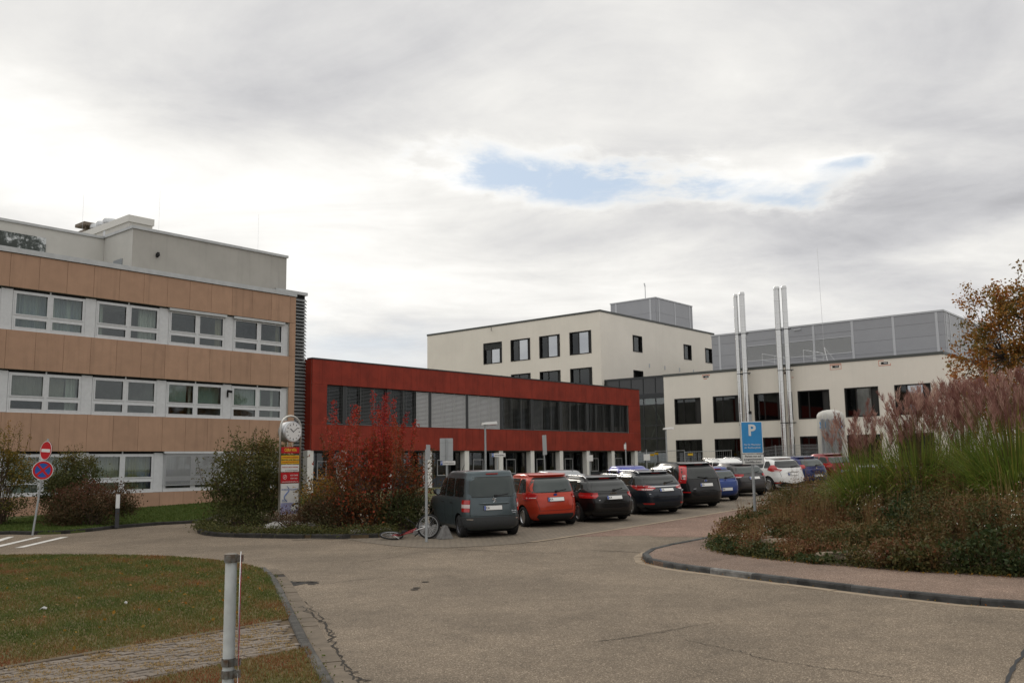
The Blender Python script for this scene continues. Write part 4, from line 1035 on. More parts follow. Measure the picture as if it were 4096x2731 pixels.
# ---------------------------------------------------------------- cars
def paint(name, col, metal=.35, rough=.34): return mat('paint_' + name, col, rough, metal=metal, coat=.55, spec=.3, var=.03, vscale=3)
M_TYRE = mat('tyre_rubber', (.018, .018, .018), .85); M_RIM = mat('alloy_rim', (.45, .45, .46), .3, metal=.9); M_RIMD = mat('wheel_well', (.008, .008, .008), .95)
M_TRIM = mat('black_plastic', (.022, .022, .023), .55); M_CGLASS = mat('car_glass', (.010, .013, .0125), .04, spec=.5)
M_CGLASS2 = mat('car_glass_pale', (.030, .042, .040), .04, spec=.6)
M_TAIL = mat('tail_light_red', (.42, .012, .012), .12, coat=1.0); M_TAILW = mat('tail_light_clear', (.62, .50, .48), .15, coat=1.0)
M_CHROME = mat('chrome', (.75, .75, .76), .12, metal=1.0); M_PLATE = mat('number_plate', (.78, .78, .76), .5); M_PBLUE = mat('plate_blue', (.02, .07, .35), .5); M_PTXT = mat('plate_text', (.02, .02, .02), .6)
KA_ME = text_mesh('KA', .085, M_PTXT, 'LEFT', width=.10, bold=.001)
def pchip(xs, ys, x):
    if x <= xs[0]: return ys[0]
    if x >= xs[-1]: return ys[-1]
    n = len(xs); h = [xs[i + 1] - xs[i] for i in range(n - 1)]; d = [(ys[i + 1] - ys[i]) / h[i] for i in range(n - 1)]
    m_ = [0] * n; m_[0] = d[0]; m_[-1] = d[-1]
    for i in range(1, n - 1):
        if d[i - 1] * d[i] > 0:
            w1, w2 = 2 * h[i] + h[i - 1], h[i] + 2 * h[i - 1]; m_[i] = (w1 + w2) / (w1 / d[i - 1] + w2 / d[i])
    for i in range(n - 1):
        if x <= xs[i + 1]:
            t = (x - xs[i]) / h[i]; return (ys[i] * (1 + 2 * t) * (1 - t) ** 2 + h[i] * m_[i] * t * (1 - t) ** 2 + ys[i + 1] * t * t * (3 - 2 * t) + h[i] * m_[i + 1] * t * t * (t - 1))
class Car:
    def __init__(s, spec): s.__dict__.update(spec); s.setup()
    def setup(s):
        W2, H, o, fr = s.W / 2, s.H, s.o, s.L - s.o
        b_ = s.belt; k = s.tumble; rr = s.rroof; q = s.rtail
        s.zs = [.20, .30, .45, .62, .80, b_ - .06, b_, b_ + (H - b_) * .35, b_ + (H - b_) * .68, H - .13, H - .055, H - .015, H]
        s.yr = [-o + .16, -o + .04, -o, -o + .005, -o + q * .3, -o + q * .8, -o + q, -o + q + rr * .30, -o + q + rr * .64, -o + q + rr * .92, -o + q + rr * 1.02, -o + q + rr * 1.18, -o + q + rr * 1.6]
        cw_, rf = fr - s.hood, fr - s.hood - s.wsl
        s.yf = [fr - .14, fr - .03, fr, fr - .01, fr - .12, fr - .42, cw_, cw_ - s.wsl * .36, cw_ - s.wsl * .70, rf, rf - .12, rf - .3, rf - .75]
        s.hw = [W2 * .90, W2 * .965, W2 * .985, W2, W2 * .995, W2 * .975, W2 * .955, W2 * (.955 - k * .30), W2 * (.955 - k * .62), W2 * (.955 - k * .90), W2 * (.955 - k * 1.06), W2 * (.955 - k * 1.3), W2 * .42]
        k_ = s.__dict__.get('sq', 1.0); s.nn = [q * k_ for q in (4.4, 4.6, 4.8, 4.8, 4.6, 4.6, 4.6, 4.6, 4.4, 4.2, 4, 3.6, 3)]
    def prof(s, z): return tuple(pchip(s.zs, q, z) for q in (s.yr, s.yf, s.hw, s.nn))
    def rear(s, x, z, off=0.0):
        a, b_, w_, n = s.prof(z); c, h = (a + b_) / 2, (b_ - a) / 2; t = min(.999, abs(x) / w_)
        return Vector((x, c - h * (1 - t ** n) ** (1 / n) - off, z))
    def front(s, x, z, off=0.0):
        a, b_, w_, n = s.prof(z); c, h = (a + b_) / 2, (b_ - a) / 2; t = min(.999, abs(x) / w_)
        return Vector((x, c + h * (1 - t ** n) ** (1 / n) + off, z))
    def side(s, y, z, sg, off=0.0):
        a, b_, w_, n = s.prof(z); c, h = (a + b_) / 2, (b_ - a) / 2; t = min(.999, abs(y - c) / h)
        return Vector((sg * (w_ * (1 - t ** n) ** (1 / n) + off), y, z))
    def wrap(s, a, z, sg, off=0.0):
        """a: 0 rear centre .. 1 corner .. 2 one metre along the side"""
        A, b_, w_, n = s.prof(z); c, h = (A + b_) / 2, (b_ - A) / 2
        p0 = s.rear(sg * min(a, .955) * w_, z)
        if a <= .90: p = s.rear(sg * a * w_, z, off); return p
        y0 = s.rear(.90 * w_, z).y
        if a >= 1.0:
            y = y0 + .10 + (a - 1.0); p = s.side(y, z, sg, off); return p
        t = (a - .90) / .10; P0, P1 = s.rear(sg * .90 * w_, z, off), s.side(y0 + .10, z, sg, off); m_ = Vector((P1.x, P0.y, z))
        return P0 * (1 - t) ** 2 + m_.lerp((P0 + P1) / 2, .35) * 2 * t * (1 - t) + P1 * t * t
def grid_panel(fn, rows, ncol, depth_fn=None):
    mb = MB(); nr = len(rows); vs_ = []
    for z, a, b_ in rows:
        for j in range(ncol + 1): vs_.append(fn(a + (b_ - a) * j / ncol, z))
    fs = [(i * (ncol + 1) + j, i * (ncol + 1) + j + 1, (i + 1) * (ncol + 1) + j + 1, (i + 1) * (ncol + 1) + j) for i in range(nr - 1) for j in range(ncol)]
    if depth_fn:      # closed edge, so that the pane has thickness
        N = len(vs_)
        for z, a, b_ in rows:
            for j in range(ncol + 1): vs_.append(depth_fn(a + (b_ - a) * j / ncol, z))
        per = [j for j in range(ncol + 1)] + [(i * (ncol + 1) + ncol) for i in range(1, nr)] + [((nr - 1) * (ncol + 1) + j) for j in range(ncol - 1, -1, -1)] + [i * (ncol + 1) for i in range(nr - 2, 0, -1)]
        fs += [(per[k], per[(k + 1) % len(per)], per[(k + 1) % len(per)] + N, per[k] + N) for k in range(len(per))]
    mb.add(vs_, fs); return mb
def densify(rows, n=4, rc=0.0):
    o = []
    for (z0, a0, b0), (z1, a1, b1) in zip(rows, rows[1:]):
        for k in range(n): t = k / n; o.append((z0 + (z1 - z0) * t, a0 + (a1 - a0) * t, b0 + (b1 - b0) * t))
    o.append(rows[-1])
    if rc:
        zlo, zhi = o[0][0], o[-1][0]; r = []
        sg = 1 if o[0][2] > o[0][1] else -1
        for z, a, b_ in o:
            d = min(z - zlo, zhi - z); c = 0
            if d < rc: c = rc - math.sqrt(max(0, rc * rc - (rc - d) ** 2))
            r.append((z, a + sg * c, b_ - sg * c))
        o = r
    return o
WHEELC = {}
def wheel_meshes(r, w_, spokes, rimmat):
    k = (r, w_, spokes, rimmat.name)
    if k in WHEELC: return WHEELC[k]
    t = MB(); rr = r * .66; h = w_ / 2
    t.lathe([(rr, -h * .85), (rr + .02, -h), (r - .03, -h * .98), (r - .006, -h * .8), (r, -h * .4), (r, h * .4), (r - .006, h * .8), (r - .03, h * .98), (rr + .02, h), (rr, h * .85)], 32, 'x')
    q = MB(); q.lathe([(rr - .03, h * .6), (rr - .05, h * .1), (.0, h * .0)], 32, 'x'); q.lathe([(rr, -h * .85), (rr, h * .8), (rr - .018, h * .90), (rr - .03, h * .6)], 32, 'x', mi=1)
    for i in range(spokes):
        a = 2 * math.pi * i / spokes; ax = Vector((0, math.cos(a), math.sin(a))); ay = Vector((0, -math.sin(a), math.cos(a)))
        q.obox(Vector((h * .55, 0, 0)) + ax * rr * .52, ax, ay, (1, 0, 0), rr * .47, rr * (1.45 / spokes if spokes > 6 else .13), .012, 1)
    q.lathe([(0, h * .72), (.05, h * .7), (.065, h * .5)], 16, 'x', mi=1)
    WHEELC[k] = (t.mesh('wheel', M_TYRE, angle=40), q.mesh('rim', [M_RIMD, rimmat], angle=40)); return WHEELC[k]
def make_car(name, spec, x, y, rz, label, group='cars parked in the bays'):
    c = Car(spec); P_ = paint(spec['pname'], spec['col'], spec.get('pm', .35))
    uu, vv = to_uv(x, y); e = .5
    nx = -(zg(x + e, y) - zg(x - e, y)) / (2 * e); ny = -(zg(x, y + e) - zg(x, y - e)) / (2 * e)
    nrm = Vector((nx, ny, 1)).normalized()
    rot = nrm.to_track_quat('Z', 'Y').to_matrix()
    fwd = Vector((-math.sin(rz), math.cos(rz), 0)); fwd = (fwd - nrm * fwd.dot(nrm)).normalized(); rt = fwd.cross(nrm)
    M = Matrix((rt, fwd, nrm)).transposed()
    root = empty(name, (x, y, zg(x, y) + .012)); root.rotation_euler = M.to_euler(); tag(root, label, 'car', group)
    detail = spec.get('detail', 2)
    # body
    lv = sorted(set([c.zs[0] + (c.H - c.zs[0]) * i / 26 for i in range(27)] + c.zs)); N = 56; mb = MB(); vs_ = []
    for z in lv:
        a, b_, w_, n = c.prof(z); cy, h = (a + b_) / 2, (b_ - a) / 2
        for k in range(N):
            ph = 2 * math.pi * (k + .5) / N; s_, co = math.sin(ph), math.cos(ph)
            vs_.append((w_ * math.copysign(abs(s_) ** (2 / n), s_), cy - h * math.copysign(abs(co) ** (2 / n), co), z))
    fs = [(i * N + k, i * N + (k + 1) % N, (i + 1) * N + (k + 1) % N, (i + 1) * N + k) for i in range(len(lv) - 1) for k in range(N)]
    fs += [tuple(range(N))[::-1], tuple((len(lv) - 1) * N + k for k in range(N))]
    mb.add(vs_, fs); me = mb.mesh('body', [P_, M_RIMD])
    body = obj('body', me, root)
    ub = MB(); ub.box(-c.W * .40, c.W * .40, -c.o + .35, c.L - c.o - .35, .13, .23); build('underbody', ub, M_RIMD, root)
    R_ = c.wr; wb = c.wb; tr = c.W / 2 - .10
    cut = MB()
    for sg in (-1, 1):
        for yy in (0, wb): cut.lathe([(0, -.17), (R_ * 1.14, -.17), (R_ * 1.14, .17), (0, .17)], 28, 'x', c=(sg * (c.W / 2 - .10), yy, R_))
    cme = cut.mesh('cutter', M_RIMD); co_ = bpy.data.objects.new('cutter', cme); COL.objects.link(co_)
    co_.parent = root
    md = body.modifiers.new('arch', 'BOOLEAN'); md.operation = 'DIFFERENCE'; md.object = co_; md.solver = 'EXACT'; md.material_mode = 'TRANSFER'
    dg = bpy.context.evaluated_depsgraph_get(); dg.update()
    nm = bpy.data.meshes.new_from_object(body.evaluated_get(dg)); body.modifiers.clear(); body.data = nm; nm.name = 'body'
    bpy.data.objects.remove(co_)
    nm.polygons.foreach_set('use_smooth', [True] * len(nm.polygons)); nm.set_sharp_from_angle(angle=R(38))
    # wheels
    tm, rm = wheel_meshes(R_, .205, spec.get('spokes', 10), spec.get('rimmat', M_RIM))
    for sg in (-1, 1):
        for yy in (0, wb):
            wo = obj('wheel', tm, root, (sg * (c.W / 2 - .125), yy, R_ - .012), (0, 0, 0 if sg > 0 else math.pi)); obj('rim', rm, wo)
    def panel(nm_, fn, dfn, rows, mt, ncol=10, parent=root):
        return build(nm_, grid_panel(fn, rows, ncol, dfn), mt, parent, angle=45)
    G = M_CGLASS2 if spec.get('pale') else M_CGLASS
    b_, H = c.belt, c.H
    # rear window
    rw = spec.get('rw', [(b_ + .05, .80), (H - .17, .70)]); W2 = c.W / 2
    rows = densify([(z, -f * W2, f * W2) for z, f in rw], 6, spec.get('rwr', .06))
    o = panel('rear_window', lambda a, z: c.rear(a, z, .010), lambda a, z: c.rear(a, z, -.03), rows, G, 14)
    seal = [(z + d, a - .018 * s2, q + .018 * s2) for (z, a, q), d, s2 in zip(rows, [-.018] + [0] * (len(rows) - 2) + [.018], [1] * len(rows))]
    panel('window_seal', lambda a, z: c.rear(a, z, .005), lambda a, z: c.rear(a, z, -.03), seal, M_TRIM, 14)
    # side windows
    for sg in (-1, 1):
        for (y0, y1, y2, y3) in spec['sw']:
            zl, zh = b_ + .02, H - spec.get('swtop', .15)
            rows = densify([(zl, y0, y1), (zh, y2, y3)], 6, .035)
            nm2 = 'side_window'
            panel(nm2, lambda a, z: c.side(a, z, sg, .007), lambda a, z: c.side(a, z, sg, -.02), rows, M_CGLASS, 8)
    # windscreen
    rows = densify([(b_ + .06, -.80 * W2, .80 * W2), (H - .16, -.66 * W2, .66 * W2)], 5, .05)
    panel('windscreen', lambda a, z: c.front(a, z, .008), lambda a, z: c.front(a, z, -.03), rows, M_CGLASS, 12)
    # lights
    for sg in (-1, 1):
        for (rws, mt_) in spec['tail']:
            rows = densify(rws, 3, .0)
            panel('tail_light', lambda a, z: c.wrap(a, z, sg, .014), lambda a, z: c.wrap(a, z, sg, -.03), rows, mt_, 10)
        panel('headlight', lambda a, z: c.front(sg * a, z, .01), lambda a, z: c.front(sg * a, z, -.03), densify([(.60, .52 * W2, .86 * W2), (.72, .50 * W2, .90 * W2)], 2), M_TAILW, 6)
        yb = c.L - c.o - c.hood - .18
        q = MB(); q.lathe([(0, -.07), (.06, -.065), (.095, -.02), (.10, .03), (.085, .06), (0, .065)], 14, 'y', c=(0, 0, 0)); 
        q.v = [(vx * 1.25, vy, vz * .95) for vx, vy, vz in q.v]
        pz = c.side(yb, b_ + .06, sg)
        mo = build('door_mirror', q, spec.get('mirror', P_), root, angle=50, loc=(pz.x + sg * .13, yb, b_ + .09))
        g2 = MB(); g2.disc((0, -.0715, 0), (1, 0, 0), (0, 0, 1), .075, 14); build('mirror_glass', g2, M_CHROME, mo)
        q = MB(); q.box(-.02, .02, -.02, .02, -.02, .02); q.v = [(vx + (0), vy, vz) for vx, vy, vz in q.v]
        arm = MB(); arm.tube([(pz.x - sg * .02, yb, b_ + .05), (pz.x + sg * .10, yb, b_ + .08)], .025, 6); build('mirror_arm', arm, M_TRIM, root)
        for yh in spec.get('handles', (.55, 1.5)):
            ph = c.side(yh, b_ - .16, sg); q = MB(); q.obox(ph, (0, 1, 0), (1, 0, 0), (0, 0, 1), .09, .022, .014); build('door_handle', q, spec.get('handle', P_), root)
    # bumper trim
    for (rws, mt_, nm_) in spec.get('trim', []):
        for sg in (-1, 1): panel(nm_, lambda a, z: c.wrap(a, z, sg, .012), lambda a, z: c.wrap(a, z, sg, -.03), densify(rws, 3), mt_, 14)
    # tailgate seam
    for sg in (-1, 1):
        for (rws) in spec.get('seams', [[(.60, 0, .76), (.618, 0, .76)], [(.62, .755, .775), (b_ - .03, .775, .795)]]): panel('gap', lambda a, z: c.rear(sg * a * W2, z, .003), lambda a, z: c.rear(sg * a * W2, z, -.01), densify(rws, 3), M_TRIM, 6)
    # door gaps on the left and right
    for yd in spec.get('doors', ()):
        for sg in (-1, 1): panel('gap', lambda a, z: c.side(a, z, sg, .003), lambda a, z: c.side(a, z, sg, -.01), densify([(.36, yd, yd + .010), (b_, yd, yd + .010)], 4), M_TRIM, 1)
    # plate
    pz = spec['plate']; p0 = c.rear(0, pz, .012); p1 = c.rear(0, pz + .05, .012)
    tilt = math.atan2(p1.y - p0.y, .05)
    po = obj('number_plate', boxmesh(.52, .014, .112, M_PLATE), root, (spec.get('platex', 0), p0.y - .004, pz), (-tilt, 0, 0))
    pr = obj('plate_rim', boxmesh(.545, .010, .135, M_TRIM), root, (spec.get('platex', 0), p0.y + .002, pz), (-tilt, 0, 0))
    obj('country_band', boxmesh(.042, .004, .108, M_PBLUE), po, (-.236, -.0085, 0)); obj('plate_lettering', KA_ME, po, (-.205, -.010, 0), (math.pi / 2, 0, 0))
    # brake light, wiper, aerial
    if spec.get('brake', True):
        zb = spec.get('brakez', H - .075); pb = c.rear(0, zb, .01); q = MB(); q.obox(pb, (1, 0, 0), (0, 1, 0), (0, 0, 1), .17, .02, .012); build('brake_light', q, M_TAIL, root)
    if spec.get('wiper', True):
        z0 = rw[0][0] + .015; A = c.rear(0.05, z0, .03); Bq = c.rear(spec.get('wipx', .42), z0 + .05, .03); q = MB(); q.tube([A, Bq], .012, 5); q.obox(A, (1, 0, 0), (0, 1, 0), (0, 0, 1), .04, .025, .03); build('rear_wiper', q, M_TRIM, root)
    if spec.get('spoiler'):
        zs_ = H - .045; q = MB(); n = 12; vs2 = []
        for i in range(n + 1):
            x_ = (-.70 + 1.40 * i / n) * W2; p = c.rear(x_, zs_ - .03, 0); vs2 += [(x_, p.y + .10, zs_ + .035), (x_, p.y - spec['spoiler'], zs_ + .005), (x_, p.y - spec['spoiler'], zs_ - .02), (x_, p.y + .10, zs_ - .05)]
        q.add(vs2, [(4 * i + k, 4 * i + (k + 1) % 4, 4 * i + 4 + (k + 1) % 4, 4 * i + 4 + k) for i in range(n) for k in range(4)] + [(0, 1, 2, 3), (4 * n + 3, 4 * n + 2, 4 * n + 1, 4 * n)])
        build('roof_spoiler', q, P_, root, angle=40)
    if spec.get('rails'):
        y0, y1 = spec['rails']
        for sg in (-1, 1):
            pts = []
            for i in range(12):
                t = i / 11; yy = y0 + (y1 - y0) * t; zz = H - .075; a_, b2, w_, n = c.prof(zz); xx = sg * (w_ - .02); lift = .085 * min(1, min(t, 1 - t) * 9)
                pts.append((xx, yy, zz + lift))
            q = MB(); q.tube(pts, .018, 6); build('roof_rail', q, spec.get('railmat', M_CHROME), root, smooth=True)
    if spec.get('aerial'):
        ya, kind = spec['aerial']; q = MB()
        if kind == 'fin': q.add([(-.03, ya - .08, H - .01), (.03, ya - .08, H - .01), (0, ya + .12, H - .01), (0, ya - .09, H + .085)], [(0, 1, 2), (0, 3, 1), (1, 3, 2), (2, 3, 0)])
        else: q.tube([(0, ya, H - .02), (0, ya - .22, H + .16)], [.012, .005], 5)
        build('aerial', q, spec.get('aermat', M_TRIM), root)
    # emblem
    em = spec.get('emblem')
    if em:
        kind, ez = em; pe = c.rear(0, ez, .012); q = MB()
        if kind == 'rings':
            for i in range(4): q.disc((pe.x + (i - 1.5) * .052, pe.y, ez), (1, 0, 0), (0, 0, 1), .036, 20, r2=.026)
        elif kind == 'oval': 
            q.disc((0, pe.y, ez), (1.9, 0, 0), (0, 0, 1), .035, 24); q.disc((0, pe.y - .003, ez), (1.75, 0, 0), (0, 0, 1), .030, 24, mi=1)
        elif kind == 'ring': q.disc((0, pe.y, ez), (1, 0, 0), (0, 0, 1), .045, 22, r2=.033); q.obox((0, pe.y - .002, ez), (1, 0, 0), (0, 1, 0), (0, 0, 1), .055, .003, .008)
        elif kind == 'h':
            q.disc((0, pe.y, ez), (1.5, 0, 0), (0, 0, 1), .042, 22, r2=.034)
            for d in (-.02, .02): q.obox((d, pe.y, ez), (1, 0, 0), (0, 1, 0), (.2, 0, 1), .006, .003, .028)
            q.obox((0, pe.y, ez), (1, 0, .1), (0, 1, 0), (0, 0, 1), .02, .003, .006)
        elif kind == 'lion':
            for a, bq in (((-.02, .06), (.02, .0)), ((.02, .0), (-.03, -.06)), ((.02, .0), (.045, -.06)), ((0, .03), (.05, .05)), ((0, .02), (-.05, .02)), ((-.045, .02), (-.05, .05)), ((-.02, .06), (-.03, .075))):
                q.tube([(a[0], pe.y, ez + a[1]), (bq[0], pe.y, ez + bq[1])], .009, 5)
        elif kind == 'dot': q.disc((0, pe.y, ez), (1, 0, 0), (0, 0, 1), .045, 22)
        build('emblem', q, [M_CHROME, mat('emblem_blue', (.02, .05, .25), .3)], root)
    for (txt, sz, tx, tz, mt_) in spec.get('text', []):
        pt = c.rear(tx, tz, .016); p1 = c.rear(tx, tz + .05, .016)
        obj('lettering', text_mesh(txt, sz, mt_), root, pt, (math.pi / 2 - math.atan2(p1.y - pt.y, .05), 0, 0))
    for fn in spec.get('extra', []): fn(c, root, P_)
    return root, c

def chrome_strip(z, x0, x1, h=.012, mt=None, nm_='trim_strip', off=.016):
    def f(c, root, P_): build(nm_, grid_panel(lambda a, zz: c.rear(a, zz, off), [(z - h, x0, x1), (z, x0 - .005, x1 + .005), (z + h, x0, x1)], 14, lambda a, zz: c.rear(a, zz, -.01)), mt or M_CHROME, root, angle=40)
    return f
def bar(z, hw_, h, depth, mt=None, nm_='tailgate_bar'):
    def f(c, root, P_):
        p = c.rear(0, z); q = MB(); q.lathe([(0, -hw_), (h * .6, -hw_ * .97), (h, -hw_ * .8), (h, hw_ * .8), (h * .6, hw_ * .97), (0, hw_)], 10, 'x'); q.v = [(a, b_ * depth / h + p.y, c_ + z) for a, b_, c_ in q.v]
        build(nm_, q, mt or P_, root, smooth=True)
    return f
def side_glass_chrome(c, root, P_):
    for sg in (-1, 1):
        for (y0, y1, y2, y3) in c.sw[:]:
            pts = [c.side(y0 + (y1 - y0) * t, c.belt + .012, sg, .010) for t in (0, .5, 1)]; q = MB(); q.tube(pts, .009, 5); build('window_chrome', q, M_CHROME, root)
Z = dict
van = Z(sq=1.3, L=4.13, W=1.72, H=1.80, wb=2.69, o=.66, wr=.31, belt=1.08, tumble=.13, rroof=.16, rtail=.05, hood=.95, wsl=.90, pname='blue_grey', col=(.078, .102, .112), pm=.5,
    rw=[(1.10, .815), (1.62, .755)], rwr=.10, sw=[(-.30, .42, -.26, .42), (.50, 1.20, .50, 1.14), (1.28, 2.20, 1.22, 1.72)], swtop=.20, pale=True,
    tail=[([(.70, .815, 1.06), (.80, .805, 1.06)], M_TAIL), ([(.805, .805, 1.06), (.90, .80, 1.06)], M_TAILW), ([(.905, .80, 1.06), (1.02, .80, 1.05)], M_TAIL)],
    trim=[([(.26, 0, 1.32), (.40, 0, 1.36), (.56, 0, 1.36)], mat('bumper_grey', (.045, .048, .05), .5), 'bumper')], seams=[[(.58, .79, .805), (1.05, .785, .80)], [(.575, 0, .80), (.59, 0, .80)]], plate=.80, platex=-.05, spokes=7, rimmat=mat('steel_wheel', (.10, .10, .11), .5, metal=.5),
    doors=(.46, 1.24), mirror=M_TRIM, emblem=('lion', 1.00), text=[('P E U G E O T', .052, 0, .915, M_CHROME), ('PARTNER', .035, .56, .70, M_CHROME), ('Tecno', .04, .56, .65, M_CHROME)], extra=[bar(.915, .44, .028, .03), chrome_strip(.50, -.82, -.62, .012), chrome_strip(.50, .62, .82, .012)], brakez=1.715, aerial=(2.2, 'rod'), wiper=True, handles=(.62, 1.42), handle=M_TRIM)
bmax = Z(L=4.08, W=1.75, H=1.60, wb=2.49, o=.72, wr=.315, belt=1.00, tumble=.19, rroof=.36, rtail=.10, hood=.80, wsl=.95, pname='orange_red', col=(.44, .042, .018), pm=.25,
    rw=[(1.05, .84), (1.20, .82), (1.47, .66)], rwr=.07, sw=[(-.20, .35, -.02, .30), (.40, 1.15, .36, 1.10), (1.20, 2.2, 1.14, 1.60)], pale=True,
    tail=[([(.82, .86, 1.10), (.90, .66, 1.16), (.96, .66, 1.20), (1.03, .80, 1.26)], M_TAIL), ([(.872, .72, .98), (.895, .70, .98)], M_TAILW)], trim=[([(.20, 0, .62), (.32, 0, .72), (.40, 0, .66)], M_TRIM, 'diffuser')], seams=[[(.50, .60, .61), (.82, .69, .70)], [(.50, 0, .60), (.508, 0, .60)]],
    plate=.83, spokes=14, emblem=('oval', .965), extra=[side_glass_chrome], doors=(.36, 1.17), spoiler=.05, aerial=(2.0, 'rod'), wipx=.40)
a4 = Z(L=4.70, W=1.77, H=1.43, wb=2.64, o=1.02, wr=.32, belt=.93, tumble=.20, rroof=.62, rtail=.12, hood=1.15, wsl=.95, pname='black', col=(.005, .005, .0055), pm=0.0,
    rw=[(.98, .82), (1.10, .80), (1.30, .68)], rwr=.06, sw=[(-.62, .12, -.34, .06), (.18, .92, .14, .86), (.98, 1.95, .92, 1.35)], rails=(-.30, 1.35), tail=[([(.76, .70, 1.22), (.84, .60, 1.30), (.93, .62, 1.30)], M_TAIL)], trim=[([(.20, 0, .75), (.32, 0, .82)], M_TRIM, 'diffuser')],
    plate=.77, spokes=10, emblem=('rings', .885), spoiler=.04, wipx=.38, text=[('A4', .05, -.52, .70, M_CHROME)], doors=(.14, .94))
i40 = Z(L=4.77, W=1.815, H=1.47, wb=2.77, o=1.05, wr=.33, belt=.97, tumble=.22, rroof=.66, rtail=.16, hood=1.15, wsl=1.0, pname='blue_black', col=(.014, .018, .026), pm=.4,
    rw=[(1.05, .84), (1.17, .80), (1.345, .64)], rwr=.05, sw=[(-.72, -.05, -.40, -.08), (.02, .82, -.02, .76), (.90, 2.0, .82, 1.40)], rails=(-.25, 1.4), tail=[([(.84, .62, 1.0), (.90, .44, 1.20), (.97, .52, 1.42), (1.00, .72, 1.48)], M_TAIL), ([(.85, .58, .86), (.885, .52, .88)], M_TAILW)],
    trim=[([(.36, .58, .86), (.41, .56, .88)], M_TAIL, 'reflector')], plate=.84, spokes=10, emblem=('h', 1.015), extra=[chrome_strip(.955, -.62, .62, .010), side_glass_chrome], aerial=(-.05, 'fin'), spoiler=.07, wipx=.40, text=[('i40', .05, .70, .80, M_CHROME), ('blue', .045, -.62, .72, M_CHROME)], doors=(-.0, .84))
smax = Z(L=4.77, W=1.85, H=1.66, wb=2.85, o=.96, wr=.335, belt=1.05, tumble=.20, rroof=.44, rtail=.10, hood=.95, wsl=1.15, pname='black', col=(.005, .005, .0055), pm=0.0,
    rw=[(1.08, .74), (1.53, .62)], rwr=.05, sw=[(-.62, .02, -.36, -.02), (.10, .92, .06, .86), (1.0, 2.2, .92, 1.45)], rails=(-.2, 1.5), railmat=M_TRIM, tail=[([(.92, .80, .98), (1.05, .79, 1.02), (1.30, .76, .99), (1.56, .70, .97)], M_TAIL), ([(.98, .84, .94), (1.25, .80, .90)], M_TAILW)],
    trim=[([(.58, .70, .96), (.62, .70, .98)], M_TAIL, 'reflector'), ([(.20, 0, .9), (.30, 0, .95)], M_TRIM, 'diffuser')], plate=.85, spokes=10, emblem=('oval', .995), spoiler=.08, wipx=-.30, text=[('S-MAX', .04, -.50, .72, M_CHROME)], doors=(.04, .96))
blueh = Z(L=3.83, W=1.64, H=1.36, wb=2.45, o=.62, wr=.28, belt=.88, tumble=.18, rroof=.52, rtail=.10, hood=.85, wsl=.85, pname='bright_blue', col=(.022, .055, .22), pm=.4,
    rw=[(.92, .80), (1.24, .70)], rwr=.07, sw=[(-.30, .40, .0, .34), (.48, 1.6, .44, 1.0)], pale=True, tail=[([(.72, .86, 1.05), (.82, .80, 1.08), (.95, .84, 1.05)], M_TAIL)], seams=[[(.55, .78, .79), (.86, .78, .79)]], trim=[([(.22, 0, 1.2), (.30, 0, 1.24), (.44, 0, 1.24)], paint('bright_blue_b', (.018, .045, .18)), 'bumper')],
    plate=.49, spokes=7, rimmat=mat('wheel_cover', (.30, .30, .31), .4, metal=.5), emblem=('oval', .85), wipx=.45, aerial=(1.4, 'rod'), doors=(.42,), handles=(.6,))
a1 = Z(L=3.95, W=1.74, H=1.42, wb=2.47, o=.66, wr=.315, belt=.93, tumble=.20, rroof=.52, rtail=.12, hood=.95, wsl=.9, pname='grey_brown', col=(.065, .062, .062), pm=.5,
    rw=[(.98, .80), (1.28, .66)], rwr=.06, sw=[(-.28, .40, .02, .34), (.48, 1.75, .44, 1.15)], tail=[([(.80, .80, 1.04), (.87, .58, 1.12), (.95, .56, 1.10)], M_TAIL), ([(.81, .72, .88), (.84, .68, .88)], M_TAILW)], trim=[([(.22, 0, .72), (.33, 0, .78)], M_TRIM, 'diffuser')],
    plate=.78, spokes=10, emblem=('rings', .965), spoiler=.05, wipx=.35, doors=(.42,), handles=(.6,), pale=True)
juke = Z(L=4.13, W=1.77, H=1.57, wb=2.53, o=.76, wr=.345, belt=1.06, tumble=.24, rroof=.60, rtail=.16, hood=.85, wsl=.9, pname='white', col=(.74, .74, .72), pm=.0,
    rw=[(1.10, .76), (1.20, .74), (1.43, .60)], rwr=.09, sw=[(-.22, .30, .08, .26), (.36, .98, .34, .92), (1.02, 1.95, .96, 1.42)], tail=[([(.93, .70, 1.0), (1.0, .58, 1.22), (1.05, .78, 1.20), (1.22, .86, .97)], M_TAIL), ([(.94, .72, .92), (.985, .66, .92)], M_TAILW)],
    trim=[([(.24, 0, .70), (.36, 0, .90), (.47, .66, 1.1)], M_TRIM, 'lower_bumper'), ([(.40, .70, .92), (.45, .70, .94)], M_TAIL, 'reflector')], seams=[[(.60, .66, .67), (.95, .70, .71)]], plate=.80, spokes=10, emblem=('ring', .93), spoiler=.08, wipx=.38, extra=[chrome_strip(.90, -.36, .36, .010)], aerial=(1.4, 'rod'), doors=(.32, 1.0))
